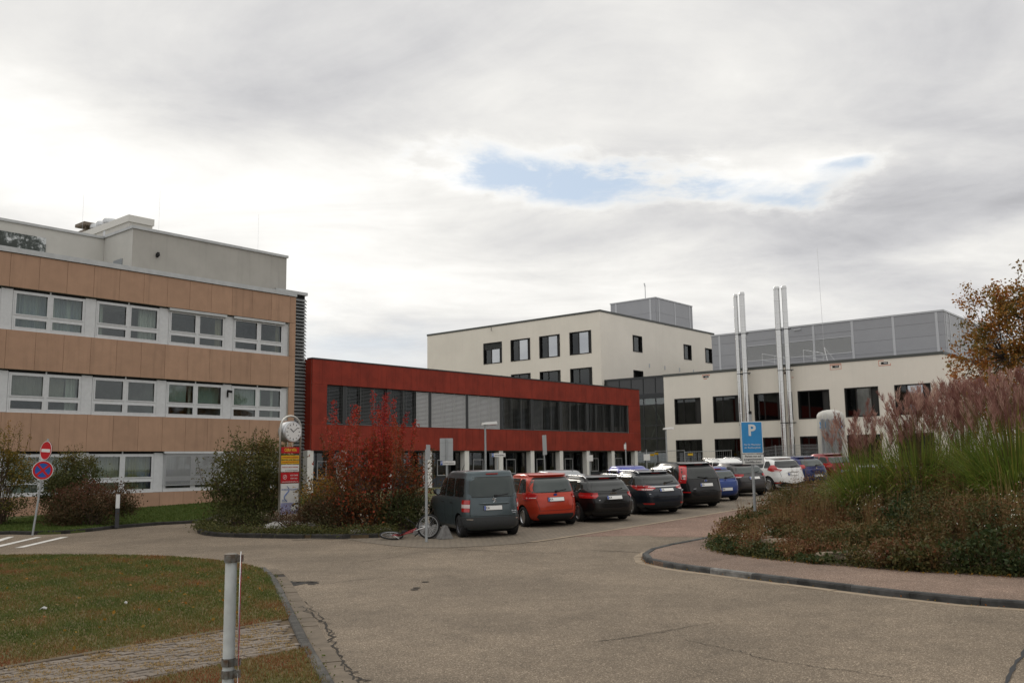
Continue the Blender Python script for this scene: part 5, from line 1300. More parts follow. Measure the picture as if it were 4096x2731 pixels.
punto = Z(L=4.06, W=1.69, H=1.49, wb=2.51, o=.72, wr=.31, belt=.97, tumble=.20, rroof=.62, rtail=.14, hood=.9, wsl=.95, pname='dark_blue', col=(.012, .018, .095), pm=.4,
    rw=[(1.02, .78), (1.36, .64)], rwr=.10, sw=[(-.28, .40, .06, .34), (.46, 1.85, .42, 1.2)], pale=True, tail=[([(.90, .78, 1.04), (.97, .70, 1.18), (1.08, .74, 1.14)], M_TAIL)], plate=.55, spokes=7, emblem=('dot', .90), spoiler=.04, wipx=.40, aerial=(1.2, 'rod'), doors=(.42,), handles=(.6,), trim=[([(.22, 0, .8), (.32, 0, .85)], M_TRIM, 'diffuser')])
redc = dict(a1, pname='dark_red', col=(.17, .012, .016), H=1.52, belt=1.0, rw=[(1.04, .80), (1.38, .66)], tail=[([(.82, .80, 1.1), (.95, .72, 1.2), (1.02, .76, 1.15)], M_TAIL)], emblem=('dot', .95), plate=.6)
hatch2 = dict(bmax, pname='silver_dull', col=(.22, .23, .24), pm=.4, H=1.44, belt=.94, rw=[(.98, .84), (1.12, .82), (1.32, .66)], emblem=('dot', .90))
blue2 = dict(blueh, pname='royal_blue', col=(.02, .03, .26), H=1.43, belt=.92, rw=[(.96, .80), (1.31, .70)])
white2 = dict(a4, pname='white', col=(.74, .74, .72), pm=0.0, H=1.46, text=[], emblem=('dot', .88))
silver3 = dict(punto, pname='silver', col=(.40, .42, .43), pm=.6)
HD = R(21)
make_car('van', van, -.76, 25.62, HD, 'blue grey high roofed passenger van with large rear window')
make_car('car', bmax, 1.04, 28.45, HD, 'orange red compact hatchback parked beside the blue grey van')
make_car('car', a4, 2.83, 29.80, HD, 'black estate car with silver roof rails and four ring emblem')
make_car('car', i40, 4.87, 32.06, HD, 'dark blue grey estate with chrome strip across its tailgate')
make_car('car', smax, 6.74, 34.27, HD, 'black people carrier with tall upright red tail lights')
make_car('car', blueh, 8.30, 37.05, HD, 'bright blue small hatchback next to the black people carrier')
make_car('car', a1, 10.15, 39.80, HD, 'grey brown small hatchback between the blue and white cars')
make_car('car', juke, 12.44, 42.0, HD, 'white crossover with black wheel arches and slanted tail lights')
make_car('car', punto, 14.65, 45.2, HD, 'dark blue hatchback with round red tail lights')
make_car('car', redc, 17.1, 48.2, HD, 'dark red car half hidden by the ornamental grass')
HD2 = HD + math.pi
def second(px, z_above, name, spec, label):
    """place a car of the second row by its roof line"""
    d = ray(px); t = 20.0
    while t < 90:
        x, y, z = d.x * t, t, CAMH + d.z * t
        if z - zg(x, y) < spec['H'] - .02 and to_uv(x, y)[1] > 21.8: break
        t += .05
    x += math.sin(HD2) * 1.1; y -= math.cos(HD2) * 1.1
    make_car(name, spec, x, y, HD2, label, 'cars parked nose to nose behind the first row')
second((2255, 1893), 1.4, 'car', hatch2, 'silver car showing its roof between the red and black cars')
second((2527, 1865), 1.4, 'car', blue2, 'royal blue car behind the dark blue grey estate')
second((2910, 1842), 1.4, 'car', white2, 'white estate car behind the bright blue hatchback')
make_car('car', silver3, 11.6, 29.6, R(-52), 'silver car with glowing red tail light hidden behind the ornamental grass', 'cars beyond the planted corner')
# ---------------------------------------------------------------- street furniture
M_GALV = mat('galvanised_steel', (.36, .38, .39), .5, metal=.5, var=.1, vscale=8)
M_POSTG = mat('grey_painted_post', (.58, .61, .61), .5, var=.10, vscale=14)
M_SRED = mat('sign_red', (.48, .012, .018), .45); M_SBLUE = mat('sign_blue', (.02, .09, .36), .45); M_SWHITE = mat('sign_white', (.72, .72, .70), .5); M_PBL = mat('parking_sign_blue', (.045, .27, .58), .45, var=.05, vscale=6)
M_SBACK = mat('sign_back_grey', (.40, .42, .43), .5, metal=.3); M_STXT = mat('sign_text_dark', (.05, .05, .055), .6); M_SGREY = mat('sign_border_grey', (.22, .23, .24), .5)
M_STAIN = mat('stainless_tube', (.50, .49, .45), .28, metal=.9); M_RUST = mat('rusty_clamp', (.10, .06, .035), .7, col2=(.18, .19, .18), vscale=25)
def face_to(o, nx, ny): pass
def sign_root(name, x, y, label, cat, yaw, dz=0.0, lean=(0, 0), group=None):
    """local frame: -y faces the reader (normal), x to the right, z up; yaw turns the normal"""
    o = empty(name, (x, y, zg(x, y) + dz)); o.rotation_euler = (lean[0], lean[1], yaw); tag(o, label, cat, group); return o
def txt(body, size, mt, parent, loc, width=None, bold=0.0, align='CENTER'): return obj('lettering', text_mesh(body, size, mt, align, width, bold), parent, loc, (math.pi / 2, 0, 0))
def rrect(mb, w_, h, r, y0, y1, c=(0, 0), mi=0, n=5):
    pts = []
    for cx_, cz_, a0 in ((w_ / 2 - r, h / 2 - r, 0), (-w_ / 2 + r, h / 2 - r, 90), (-w_ / 2 + r, -h / 2 + r, 180), (w_ / 2 - r, -h / 2 + r, 270)):
        for k in range(n + 1): a = R(a0 + 90 * k / n); pts.append((c[0] + cx_ + r * math.cos(a), c[1] + cz_ + r * math.sin(a)))
    N = len(pts); mb.add([(x, y0, z) for x, z in pts] + [(x, y1, z) for x, z in pts], [tuple(range(N)), tuple(range(N, 2 * N))[::-1]] + [(k, N + k, N + (k + 1) % N, (k + 1) % N) for k in range(N)], mi)
# --- parking sign
s = sign_root('parking_sign', 6.46, 24.5, 'blue and white P sign for staff parking standing in the planted corner', 'sign', R(4))
q = MB(); q.tube([(0, .05, -.1), (0, .05, 3.22)], .038, 14); build('pole', q, M_GALV, s, angle=40)
q = MB(); q.lathe([(.042, 3.16), (.042, 3.24), (0, 3.25)], 14, c=(0, .05, 0)); build('pole_cap', q, M_DARK, s)
q = MB(); rrect(q, .60, .86, .03, -.004, .004, (0, 2.53)); pl = build('plate', q, M_SWHITE, s)
q = MB(); rrect(q, .555, .815, .02, -.009, -.005, (0, 2.53)); build('blue_field', q, M_PBL, pl)
txt('P', .42, M_SWHITE, pl, (.0, -.012, 2.71), bold=.012)
txt('Nur für Mitarbeiter', .066, M_SWHITE, pl, (0, -.012, 2.335), width=.46); txt('der Rechbergklinik', .066, M_SWHITE, pl, (0, -.012, 2.255), width=.45)
q = MB(); rrect(q, .60, .28, .02, -.004, .004, (0, 1.945)); pl = build('lower_plate', q, M_SGREY, s)
q = MB(); rrect(q, .58, .26, .015, -.008, -.0045, (0, 1.945)); build('white_field', q, M_SWHITE, pl)
for t_, z in (('Parken nur auf', 2.025), ('ausgewiesenen', 1.945), ('Stellflächen', 1.865)): txt(t_, .072, M_STXT, pl, (0, -.011, z), width=.50 if 'aus' in t_ else .44, bold=.001)
# --- clock with advertising boards
cxy = at_y(C2(2015, 1100), 29.4)
s = sign_root('clock_sign', cxy.x, cxy.y, 'public clock on curved steel frame with red and yellow advertising boards', 'clock', R(50), .12)
wp = .80
arch = [(0, 0, 0), (0, 0, 3.14)] + [(wp / 2 - wp / 2 * math.cos(a), 0, 3.14 + wp / 2 * math.sin(a)) for a in [math.pi * k / 14 for k in range(1, 14)]] + [(wp, 0, 3.14), (wp, 0, 0)]
q = MB(); q.tube(arch, .034, 10); build('frame', q, M_STAIN, s, smooth=True)
q = MB(); q.lathe([(0, -.14), (.33, -.14), (.345, -.12), (.345, .20), (.33, .22), (0, .22)], 32, 'y', c=(wp / 2, 0, 3.02)); ck = build('clock_case', q, M_ALU, s, angle=40)
q = MB(); q.lathe([(0, -.150), (.30, -.150), (.30, -.139)], 32, 'y', c=(wp / 2, 0, 3.02)); build('clock_face', q, M_SWHITE, ck, angle=40)
for k in range(12):
    a = R(30 * k); q = MB(); L_ = .045 if k % 3 else .06
    q.obox((wp / 2 + .245 * math.sin(a), -.153, 3.02 + .245 * math.cos(a)), (math.sin(a), 0, math.cos(a)), (math.cos(a), 0, -math.sin(a)), (0, 1, 0), L_ / 2, .012, .002); build('hour_mark', q, M_STXT, ck)
for a, L_, w_ in ((R(-50), .17, .012), (R(52), .24, .009)):
    q = MB(); q.obox((wp / 2 + math.sin(a) * L_ * .42, -.158, 3.02 + math.cos(a) * L_ * .42), (math.sin(a), 0, math.cos(a)), (math.cos(a), 0, -math.sin(a)), (0, 1, 0), L_ / 2, w_, .002); build('clock_hand', q, M_STXT, ck)
q = MB(); q.tube([(wp / 2 - .1, 0, 2.5), (wp / 2 - .1, 0, 2.72)], .015, 6); q.tube([(wp / 2 + .1, 0, 2.5), (wp / 2 + .1, 0, 2.72)], .015, 6); build('clock_stem', q, M_STAIN, s)
BWD = .70
def board(name, z0, z1, mt): return obj(name, boxmesh(BWD, .03, z1 - z0 - .012, mt), s, (wp / 2, 0, (z0 + z1) / 2))
M_YEL = mat('sign_yellow', (.68, .42, .02), .5); M_LILA = mat('print_lilac', (.22, .22, .42), .5); M_YTXT = mat('yellow_text', (.80, .58, .05), .5); M_RTXT = mat('red_text', (.5, .05, .03), .5); M_BTXT = mat('blue_text', (.14, .20, .40), .5)
b_ = board('board', 2.32, 2.53, M_SRED); txt('CURA VITA', .14, M_YTXT, b_, (0, -.018, 0), width=.48, bold=.003)
b_ = board('board', 2.12, 2.26, M_YEL); txt('KRANKENPFLEGEDIENST', .07, M_RTXT, b_, (0, -.018, 0), width=.66)
b_ = board('board', 1.97, 2.10, M_YEL); txt('SENIORENTAGESSTÄTTE', .07, M_RTXT, b_, (0, -.018, 0), width=.66)
b_ = board('board', 1.72, 1.96, M_SWHITE); txt('PFLEGE MIT HERZ & VERSTAND', .05, M_RTXT, b_, (0, -.018, .03), width=.64); txt('Ihr ambulanter Pflegedienst', .035, M_STXT, b_, (.06, -.018, -.07), width=.5)
b_ = board('board', 1.36, 1.71, M_SRED); txt('07251-724078', .065, M_SWHITE, b_, (.16, -.018, .07), width=.30); txt('07254-73521', .065, M_SWHITE, b_, (.16, -.018, -.03), width=.27); txt('www.curavitakrankenpflege.de', .05, M_SWHITE, b_, (0, -.018, -.13), width=.64)
q = MB(); q.disc((-.2, -.017, .02), (1, 0, 0), (0, 0, 1), .075, 18, r2=.062); q.obox((-.2, -.017, .02), (.5, 0, .86), (.86, 0, -.5), (0, 1, 0), .035, .012, .002); build('phone_mark', q, M_SWHITE, b_)
b_ = board('board', .35, 1.35, M_SWHITE)
q = MB(); q.box(-.345, .345, -.0175, -.0155, -.485, -.12); build('print_field', q, mat('print_lilac_fade', (.33, .33, .50), .5, var=.25, vscale=4), b_)
txt('MOBILER', .07, M_BTXT, b_, (-.19, -.018, .30), width=.26); txt('PFLEGEDIENST', .07, M_BTXT, b_, (.17, -.018, .30), width=.32); txt('Heinz Schott', .05, M_STXT, b_, (.22, -.018, .22), width=.2)
q = MB(); sp_ = [(-.12 + .09 * math.sin(t * 2.2) , -.019, .42 - t * .17) for t in [i * .2 for i in range(16)]]; q.tube(sp_, [.006 + .016 * math.sin(math.pi * i / 15) for i in range(16)], 6); build('swirl_mark', q, M_BTXT, b_)
for k, z in enumerate((-.02, -.05, -.08, -.14, -.2, -.24)): 
    q = MB(); q.box(-.30, -.12 + .03 * (k % 2), -.0195, -.018, z - .006, z + .006); build('text_line', q, M_BTXT, b_)
q = MB(); car_o = [(.05, -.36), (.06, -.24), (.12, -.15), (.22, -.10), (.33, -.11), (.34, -.28), (.28, -.30), (.25, -.36), (.19, -.38), (.14, -.40), (.08, -.40)]
q.add([(x_, -.0195, z_) for x_, z_ in car_o], [tuple(range(len(car_o)))]); build('printed_car', q, M_SWHITE, b_)
q = MB(); q.add([(x_, -.0205, z_) for x_, z_ in ((.09, -.24), (.13, -.165), (.22, -.13), (.33, -.13), (.33, -.18), (.2, -.2), (.15, -.26))], [tuple(range(7))]); q.disc((.11, -.0205, -.38), (1, 0, 0), (0, 0, 1), .03, 10); q.disc((.27, -.0205, -.30), (1, 0, 0), (0, 0, 1), .04, 10); build('printed_window', q, M_STXT, b_)
# concrete base
q = MB(); n = 14; pr = []
for rr_, z in ((1.0, -.05), (.9, .12), (.55, .20), (0.01, .22)):
    for k in range(n): a = 2 * math.pi * k / n; f_ = 1 + .12 * math.sin(3 * a + 1); pr.append((.55 * rr_ * f_ * 1.6 * math.cos(a), .55 * rr_ * f_ * math.sin(a) - .15, z))
q.add(pr, [(i * n + k, i * n + (k + 1) % n, (i + 1) * n + (k + 1) % n, (i + 1) * n + k) for i in range(3) for k in range(n)])
bx = cxy.x + .3; by = cxy.y + .1
tag(build('concrete_footing', q, M_CONC, loc=(bx, by, zg(bx, by) + .06), angle=40), 'rounded concrete footing under the clock sign', 'footing')
# --- no entry / no stopping
def noentry(root, z, r, yo, yaw_):
    q = MB(); h = MB()
    e = obj('no_entry_disc', None) if False else None
    q.lathe([(0, yo - .006), (r, yo - .006), (r, yo + .006), (0, yo + .006)], 32, 'y', c=(0, 0, z)); return q
nx0, ny0 = gpt(C2(237, 1137), .10)
s = sign_root('traffic_sign', nx0, ny0, 'leaning pole with round no entry sign above a no stopping sign', 'sign', R(22), .08, (0, R(5.5)))
q = MB(); q.tube([(0, .05, -.1), (0, .05, 2.98)], .032, 12); build('pole', q, M_GALV, s, angle=40)
def disc_part(name, mt, r, y, z, parent, r2=None, yaw2=0.0):
    q = MB()
    if r2 is None: q.lathe([(0, -.003), (r, -.003), (r, .003), (0, .003)], 36, 'y')
    else: q.lathe([(r2, -.003), (r, -.003), (r, .003), (r2, .003)], 36, 'y', close=True)
    return build(name, q, mt, parent, angle=40, loc=(0, y, z), rot=(0, 0, yaw2))
ne = disc_part('no_entry_sign', M_SRED, .30, -.01, 2.60, s, yaw2=R(-52))
disc_part('sign_back', M_DARK, .305, .012, 0, ne); obj('white_bar', boxmesh(.46, .006, .10, M_SWHITE), ne, (0, -.008, 0)); disc_part('white_rim', M_SWHITE, .30, -.006, 0, ne, .285)
ns = disc_part('no_stopping_sign', M_SBLUE, .30, -.02, 1.97, s)
disc_part('white_rim', M_SWHITE, .305, -.003, 0, ns, .285); disc_part('red_ring', M_SRED, .288, -.007, 0, ns, .225)
for a in (45, -45):
    q = MB(); q.obox((0, -.006 if a > 0 else -.0075, 0), (math.cos(R(a)), 0, math.sin(R(a))), (-math.sin(R(a)), 0, math.cos(R(a))), (0, 1, 0), .255, .033, .002); build('red_bar', q, M_SRED, ns)
# --- bollard lamp
bx, by = gpt(C2(845, 1095), .08)
s = sign_root('bollard_light', bx, by, 'short square bollard lamp with white diffuser beside the dark red bush', 'lamp', R(20), .06)
obj('post', boxmesh(.13, .13, .66, mat('anthracite_post', (.05, .05, .055), .5), .01), s, (0, 0, .30)); obj('diffuser', boxmesh(.125, .125, .46, mat('opal_diffuser', (.72, .72, .72), .4), .01), s, (0, 0, .865)); obj('cap', boxmesh(.13, .13, .02, M_ALU), s, (0, 0, 1.106))
# --- foreground post
px0 = at_y(C9(1674, 420), 4.85)
s = sign_root('sign_post', px0.x, 4.85, 'thick pale grey post with two round signs seen edge on in the foreground turf', 'post', 0, 0)
zt_ = px0.z + .02
q = MB(); q.tube([(0, 0, -.1), (0, 0, zt_)], .030, 24); build('pole', q, M_POSTG, s, angle=40)
def clampp(z):
    q = MB(); q.lathe([(.031, z - .018), (.036, z - .02), (.036, z + .02), (.031, z + .018)], 24); q.box(.033, .062, -.012, .012, z - .018, z + .018); q.box(-.012, .012, -.05, -.033, z - .016, z + .016); q.tube([(.05, -.03, z), (.05, .03, z)], .006, 6)
    return build('clamp', q, M_RUST, s, angle=40)
q = MB(); q.lathe([(.034, zt_ - .04), (.034, zt_ + .002), (.02, zt_ + .006), (0, zt_ + .006)], 24); build('pole_cap', q, M_RUST, s, angle=40)
clampp(zt_ - .02); clampp(zt_ - .545); clampp(zt_ - .605)
ang = math.atan2(px0.x, 4.85)   # line of sight at the post
def edge_disc(z, r, col, lab):
    e = build(lab, (lambda m_: (m_.lathe([(0, -.0015), (r, -.0015), (r, .0015), (0, .0015)], 40, 'y'), m_)[1])(MB()), M_ALU, s, angle=40, loc=(.050, .0, z), rot=(0, 0, R(90) - ang - R(1.1)))
    for nm_, mt_, a, b2, y in (('white_rim', M_SWHITE, r, r - .012, -.0022), ('red_ring', M_SRED, r - .012, r - .075, -.0022), ('blue_field', M_SBLUE, r - .075, 0.001, -.0022)):
        q = MB(); q.disc((0, y, 0), (1, 0, 0), (0, 0, 1), a, 40, r2=b2); build(nm_, q, mt_, e)
    for a in (45, -45):
        q = MB(); q.obox((0, -.003, 0), (math.cos(R(a)), 0, math.sin(R(a))), (-math.sin(R(a)), 0, math.cos(R(a))), (0, 1, 0), r - .06, .033, .0004); build('red_bar', q, M_SRED, e)
edge_disc(zt_ - .285, .30, 0, 'no_stopping_sign'); edge_disc(zt_ - .90, .30, 0, 'no_stopping_sign')
# --- pole beside the bicycle with a plate seen edge on
x, y = gpt(C3(1383, 1505))
s = sign_root('sign_post', x, y, 'thin galvanised pole beside the fallen bicycle carrying a narrow plate', 'post', R(80), .01, (0, 0))
q = MB(); q.tube([(0, 0, -.05), (0, 0, 2.42)], .036, 12); build('pole', q, M_GALV, s, angle=40); q = MB(); rrect(q, .40, .40, .02, -.055, -.049, (0, 2.34)); build('plate', q, M_SBACK, s)
# --- bay signs along the kerb before the red building
def baysign(u, v, label, h, plate=None, name_plate=None, yaw=R(8), lean=0.0, small=None, group='bay signs along the kerb'):
    x, y = to_xy(u, v); s = sign_root('bay_sign', x, y, label, 'sign', yaw, .05, (0, lean), group)
    q = MB(); q.tube([(0, 0, -.1), (0, 0, h)], .036, 10); build('pole', q, M_GALV, s, angle=40)
    if plate:
        w_, hh, zc_, side = plate; q = MB(); rrect(q, w_, hh, .03, side * .045, side * .052, (0, zc_)); p_ = build('plate_back', q, M_SBACK, s)
        for dz_ in (-.3, .3): q = MB(); q.box(-w_ / 2 + .03, w_ / 2 - .03, side * .036 if side < 0 else .04, side * .044 if side < 0 else .044, zc_ + dz_ * hh - .015, zc_ + dz_ * hh + .015); build('plate_rail', q, M_GALV, s)
    if name_plate:
        t_, zc_ = name_plate; q = MB(); rrect(q, .70, .18, .015, -.052, -.044, (.06, zc_)); p_ = build('name_plate', q, M_SWHITE, s)
        obj('parking_mark', boxmesh(.09, .004, .17, M_SBLUE), p_, (-.235, -.055, zc_)); txt('P', .13, M_SWHITE, p_, (-.235, -.060, zc_)); txt(t_, .12, M_STXT, p_, (.10, -.056, zc_), width=.52)
    if small: q = MB(); rrect(q, small[0], small[1], .01, -.052, -.045, (small[3], small[2])); build('small_plate', q, M_SWHITE, s)
    return s
baysign(30.6, 30.0, 'bay sign with a large plate seen from behind above its white name plate', 2.85, (.62, 1.05, 2.35, 1), ('Schmerzpraxis', 1.72))
baysign(34.23, 30.0, 'low bay sign with only a white name plate in front of a column', 2.05, None, ('Schmerzpraxis', 1.98), R(12))
baysign(38.1, 30.0, 'leaning bay sign with its plate seen almost edge on', 2.95, (.62, 1.05, 2.42, -1), None, R(68), R(-4))
baysign(42.2, 30.0, 'straight bay sign with a small pale square plate', 1.95, None, None, R(10), 0, (.36, .34, 1.62, 0))
baysign(45.94, 30.0, 'bay sign with a small white plate on one side of its pole', 2.45, None, None, R(50), 0, (.24, .30, 2.2, -.12))
baysign(50.2, 31.2, 'thin pole with small white notice beside the far street lamp', 2.05, None, None, R(10), 0, (.42, .40, 1.55, 0))
def lamp(u, v, h, label, yaw):
    x, y = to_xy(u, v); s = sign_root('street_lamp', x, y, label, 'lamp', yaw, .03)
    q = MB(); q.tube([(0, 0, -.1), (0, 0, h * .25), (0, 0, h)], [.062, .06, .045], 12); build('pole', q, M_GALV, s, angle=40)
    q = MB(); q.add([(-.16, -.12, h - .02), (.62, -.14, h + .02), (.62, .14, h + .02), (-.16, .12, h - .02), (-.14, -.10, h + .09), (.58, -.12, h + .15), (.58, .12, h + .15), (-.14, .10, h + .09)], [(3, 2, 1, 0), (4, 5, 6, 7), (0, 1, 5, 4), (1, 2, 6, 5), (2, 3, 7, 6), (3, 0, 4, 7)])
    hd = build('lamp_head', q, M_SWHITE, s); q = MB(); q.box(.12, .58, -.11, .11, h - .02, h + .0); build('lamp_glass', q, M_TAILW, hd)
lamp(33.9, 30.5, 3.55, 'slim street lamp with flat head in front of the silver blinds', R(20)); lamp(50.7, 30.0, 3.25, 'street lamp standing at the corner of the cream annex', R(35))
# --- gas tank with vaporiser
TU, TV = 66.0, 25.1; tx, ty = to_xy(TU, TV); tz = zg(tx, ty)
s = empty('gas_tank', (tx, ty, tz), RZ); tag(s, 'white upright liquid gas tank with grey vaporiser fins behind the grasses', 'tank')
M_TANK = mat('tank_white', (.50, .49, .455), .5, var=.05, vscale=2, streak=.15)
q = MB(); q.lathe([(0, .3), (.95, .35), (.98, .5), (.98, 3.75), (.95, 3.95), (.83, 4.12), (.55, 4.25), (.25, 4.31), (0, 4.32)], 40); build('vessel', q, M_TANK, s, smooth=True, angle=50)
for a in (45, 135, 225, 315): q = MB(); q.tube([(.8 * math.cos(R(a)), .8 * math.sin(R(a)), -.2), (.8 * math.cos(R(a)), .8 * math.sin(R(a)), .4)], .09, 8); build('leg', q, M_TANK, s)
dirc = math.atan2(-ty, -tx) - RZ     # towards the viewer
for da in (.64, -.62):
    q = MB(); n = 8; a0 = dirc - da
    pts = [(.986 * math.cos(a0 + .27 * (k / n - .5) * 2), 0.986 * math.sin(a0 + .27 * (k / n - .5) * 2)) for k in range(n + 1)]
    q.add([(x_, y_, 2.95) for x_, y_ in pts] + [(x_, y_, 3.42) for x_, y_ in pts], [(k, k + 1, n + 2 + k, n + 1 + k) for k in range(n)]); lb_ = build('brand_label', q, M_PBL, s)
    tm_ = text_mesh('Linde', .26, M_SWHITE, width=.46, bold=.008); o = obj('lettering', tm_, lb_, (1.005 * math.cos(a0), 1.005 * math.sin(a0), 3.17), (math.pi / 2, 0, a0 + math.pi / 2))
for k in range(4):
    for j in range(6):
        q = None
    ax_ = Vector((-math.sin(dirc), math.cos(dirc), 0)); c0 = Vector((math.cos(dirc), math.sin(dirc), 0)) * 1.45 + ax_ * ((k - 1.5) * .36)
    q = MB(); q.tube([c0 + Vector((0, 0, .6)), c0 + Vector((0, 0, 3.7))], .03, 6)
    for j in range(8):
        a = j * math.pi / 4; d_ = Vector((math.cos(a), math.sin(a), 0)); n_ = Vector((-math.sin(a), math.cos(a), 0)); q.obox(c0 + d_ * .085 + Vector((0, 0, 2.1)), d_, n_, (0, 0, 1), .075, .006, 1.5)
    build('vaporiser_fin', q, M_ALU, s)
for k in (0, 2, ):
    ax_ = Vector((-math.sin(dirc), math.cos(dirc), 0)); c0 = Vector((math.cos(dirc), math.sin(dirc), 0)) * 1.45
    pts = [c0 + ax_ * ((k - 1.5) * .36 + .18 - .18 * math.cos(t)) + Vector((0, 0, 3.7 + .32 * math.sin(t))) for t in [math.pi * i / 8 for i in range(9)]]
    q = MB(); q.tube(pts, .018, 6); build('pipe_bend', q, M_ALU, s)
# --- mesh fence round the tank: panels of rods
def mesh_panel(name, A, Bp, z0a, z0b, h, label, dv=.07, dh=.22, r=.006, cat='fence', group=None, posts=(1, 1), pr_=.03, plate=None, rail=False):
    A, Bp = Vector((*A, z0a)), Vector((*Bp, z0b)); L_ = (Bp - A).length; d_ = (Bp - A) / L_
    s = empty(name, A); tag(s, label, cat, group); q = MB(); n = int(L_ / dv)
    for i in range(n + 1):
        p = d_ * (L_ * i / n); q.tube([p + Vector((0, 0, .08)), p + Vector((0, 0, h))], r, 4, cap=False)
    for j in range(int(h / dh) + 1): q.tube([Vector((0, 0, .08 + j * dh)), d_ * L_ + Vector((0, 0, .08 + j * dh))], r * 1.2, 4, cap=False)
    o = build('wire_mesh', q, M_GALV, s); o['kind'] = 'stuff'
    for k, p in ((0, Vector()), (1, d_ * L_)):
        if posts[k]: q = MB(); q.tube([p + Vector((0, 0, -.05)), p + Vector((0, 0, h + .05))], pr_, 8); build('fence_post', q, M_GALV, s)
    if rail: 
        q = MB(); q.tube([Vector((0, 0, h)), d_ * L_ + Vector((0, 0, h))], .02, 6); build('top_rail', q, M_GALV, s)
    if plate:
        c0 = d_ * (L_ * plate) + Vector((0, 0, h - .22)); q = MB(); q.obox(c0 + Vector((.0, -.03, 0)), d_, Vector((d_.y, -d_.x, 0)), (0, 0, 1), .22, .008, .09); build('yellow_plate', q, M_YEL, s)
    return s
fpts = [(64.5, 30.9), (64.0, 28.6), (63.2, 26.8), (62.4, 23.2)]
flab = ['grey mesh fence panel before the steel chimneys', 'grey mesh fence panel left of the white gas tank', 'grey mesh fence panel in front of the white gas tank']
for (a, c), lb_ in zip(zip(fpts, fpts[1:]), flab):
    A, Bp = to_xy(*a), to_xy(*c); mesh_panel('mesh_fence', A, Bp, zg(*A), zg(*Bp), 1.85, lb_, .08, .25, .007, group='fence round the tank', pr_=.05)
cf = [((70, 46.0), (70, 42.7), 'builders fence panel in front of the glazed link', .93), ((70, 42.6), (69.2, 39.2), 'builders fence panel before the annex corner with its plate at one end', .04), ((69.1, 39.1), (70.4, 35.4), 'builders fence panel standing askew before the ground floor windows of the annex', .12)]
for a, c, lb_, pp in cf:
    A, Bp = to_xy(*a), to_xy(*c); zb = 1.28 if True else 0
    mesh_panel('builders_fence', A, Bp, zg(*A), zg(*Bp), 2.80 - .5 * (zg(*A) + zg(*Bp)) + (.1 if 'corner' in lb_ else 0), lb_, .16, .6, .005, group='builders fence panels', pr_=.022, plate=pp, rail=True)
# railing
A, Bp = to_xy(70.5, 41.5), to_xy(71.2, 35.0); s = empty('railing', (*A, zg(*A))); tag(s, 'low grey railing of vertical bars at the foot of the annex', 'railing')
d_ = Vector((Bp[0] - A[0], Bp[1] - A[1], zg(*Bp) - zg(*A))); q = MB(); hr = 1.72 - zg(*A)
for z in (.2, hr): q.tube([Vector((0, 0, z)), d_ + Vector((0, 0, z))], .02, 6)
build('rail', q, M_GALV, s)
me = None
for i in range(46):
    if me is None: q = MB(); q.tube([(0, 0, .2), (0, 0, hr)], .012, 5); me = q.mesh('bar', M_GALV)
    obj('bar', me, s, d_ * (i / 45))
# --- concrete bicycle stand and fallen bicycle
M_WEDGE = mat('wedge_concrete', (.17, .165, .16), .9, var=.3, vscale=6, bump=.4, bscale=60)
def wedge(x, y, rz, w_, h, dp, label):
    q = MB(); q.add([(-w_ / 2, -dp / 2, 0), (w_ / 2, -dp / 2, 0), (w_ / 2, dp / 2, 0), (-w_ / 2, dp / 2, 0), (-w_ * .06, -dp * .34, h), (w_ * .10, -dp * .34, h), (w_ * .10, dp * .34, h), (-w_ * .06, dp * .34, h)], [(3, 2, 1, 0), (4, 5, 6, 7), (0, 1, 5, 4), (1, 2, 6, 5), (2, 3, 7, 6), (3, 0, 4, 7)])
    me = q.mesh('concrete_wedge', M_WEDGE); bm = bmesh.new(); bm.from_mesh(me); bmesh.ops.bevel(bm, geom=bm.edges[:], offset=.012, segments=2, affect='EDGES'); bm.to_mesh(me); bm.free()
    o = obj('concrete_wedge', me, None, (x, y, zg(x, y) + .008), (0, 0, rz)); tag(o, label, 'concrete block', 'concrete wedges of the bicycle stand')
def crop7b(x, y): return (1500 + x * 600 / 2352, 1950 + y * 600 / 2352)
for i, (p, w_, h, lb_) in enumerate((((1085, 815), .40, .36, 'pointed concrete wedge standing beside the van wheel'), ((930, 800), .40, .36, 'concrete wedge right behind the upright bicycle wheel'), ((800, 770), .40, .36, 'concrete wedge half hidden by the thin pole'), ((690, 745), .36, .34, 'concrete wedge at the end of the row by the shrubs'))):
    x, y = gpt(crop7b(*p)); wedge(x, y + .18, R(25), w_, h, .34, lb_)
M_BRED = mat('bicycle_red', (.25, .012, .015), .35, coat=.5); M_BSIL = mat('bicycle_silver', (.62, .62, .62), .3, metal=.7)
M_BRIM = mat('bicycle_rim', (.30, .30, .30), .35, metal=.6)
wx, wy = gpt(crop7b(835, 808)); wz = zg(wx, wy)
s = empty('bicycle', (wx, wy, wz + .01)); tag(s, 'red bicycle lying on the paving with its front wheel raised', 'bicycle')
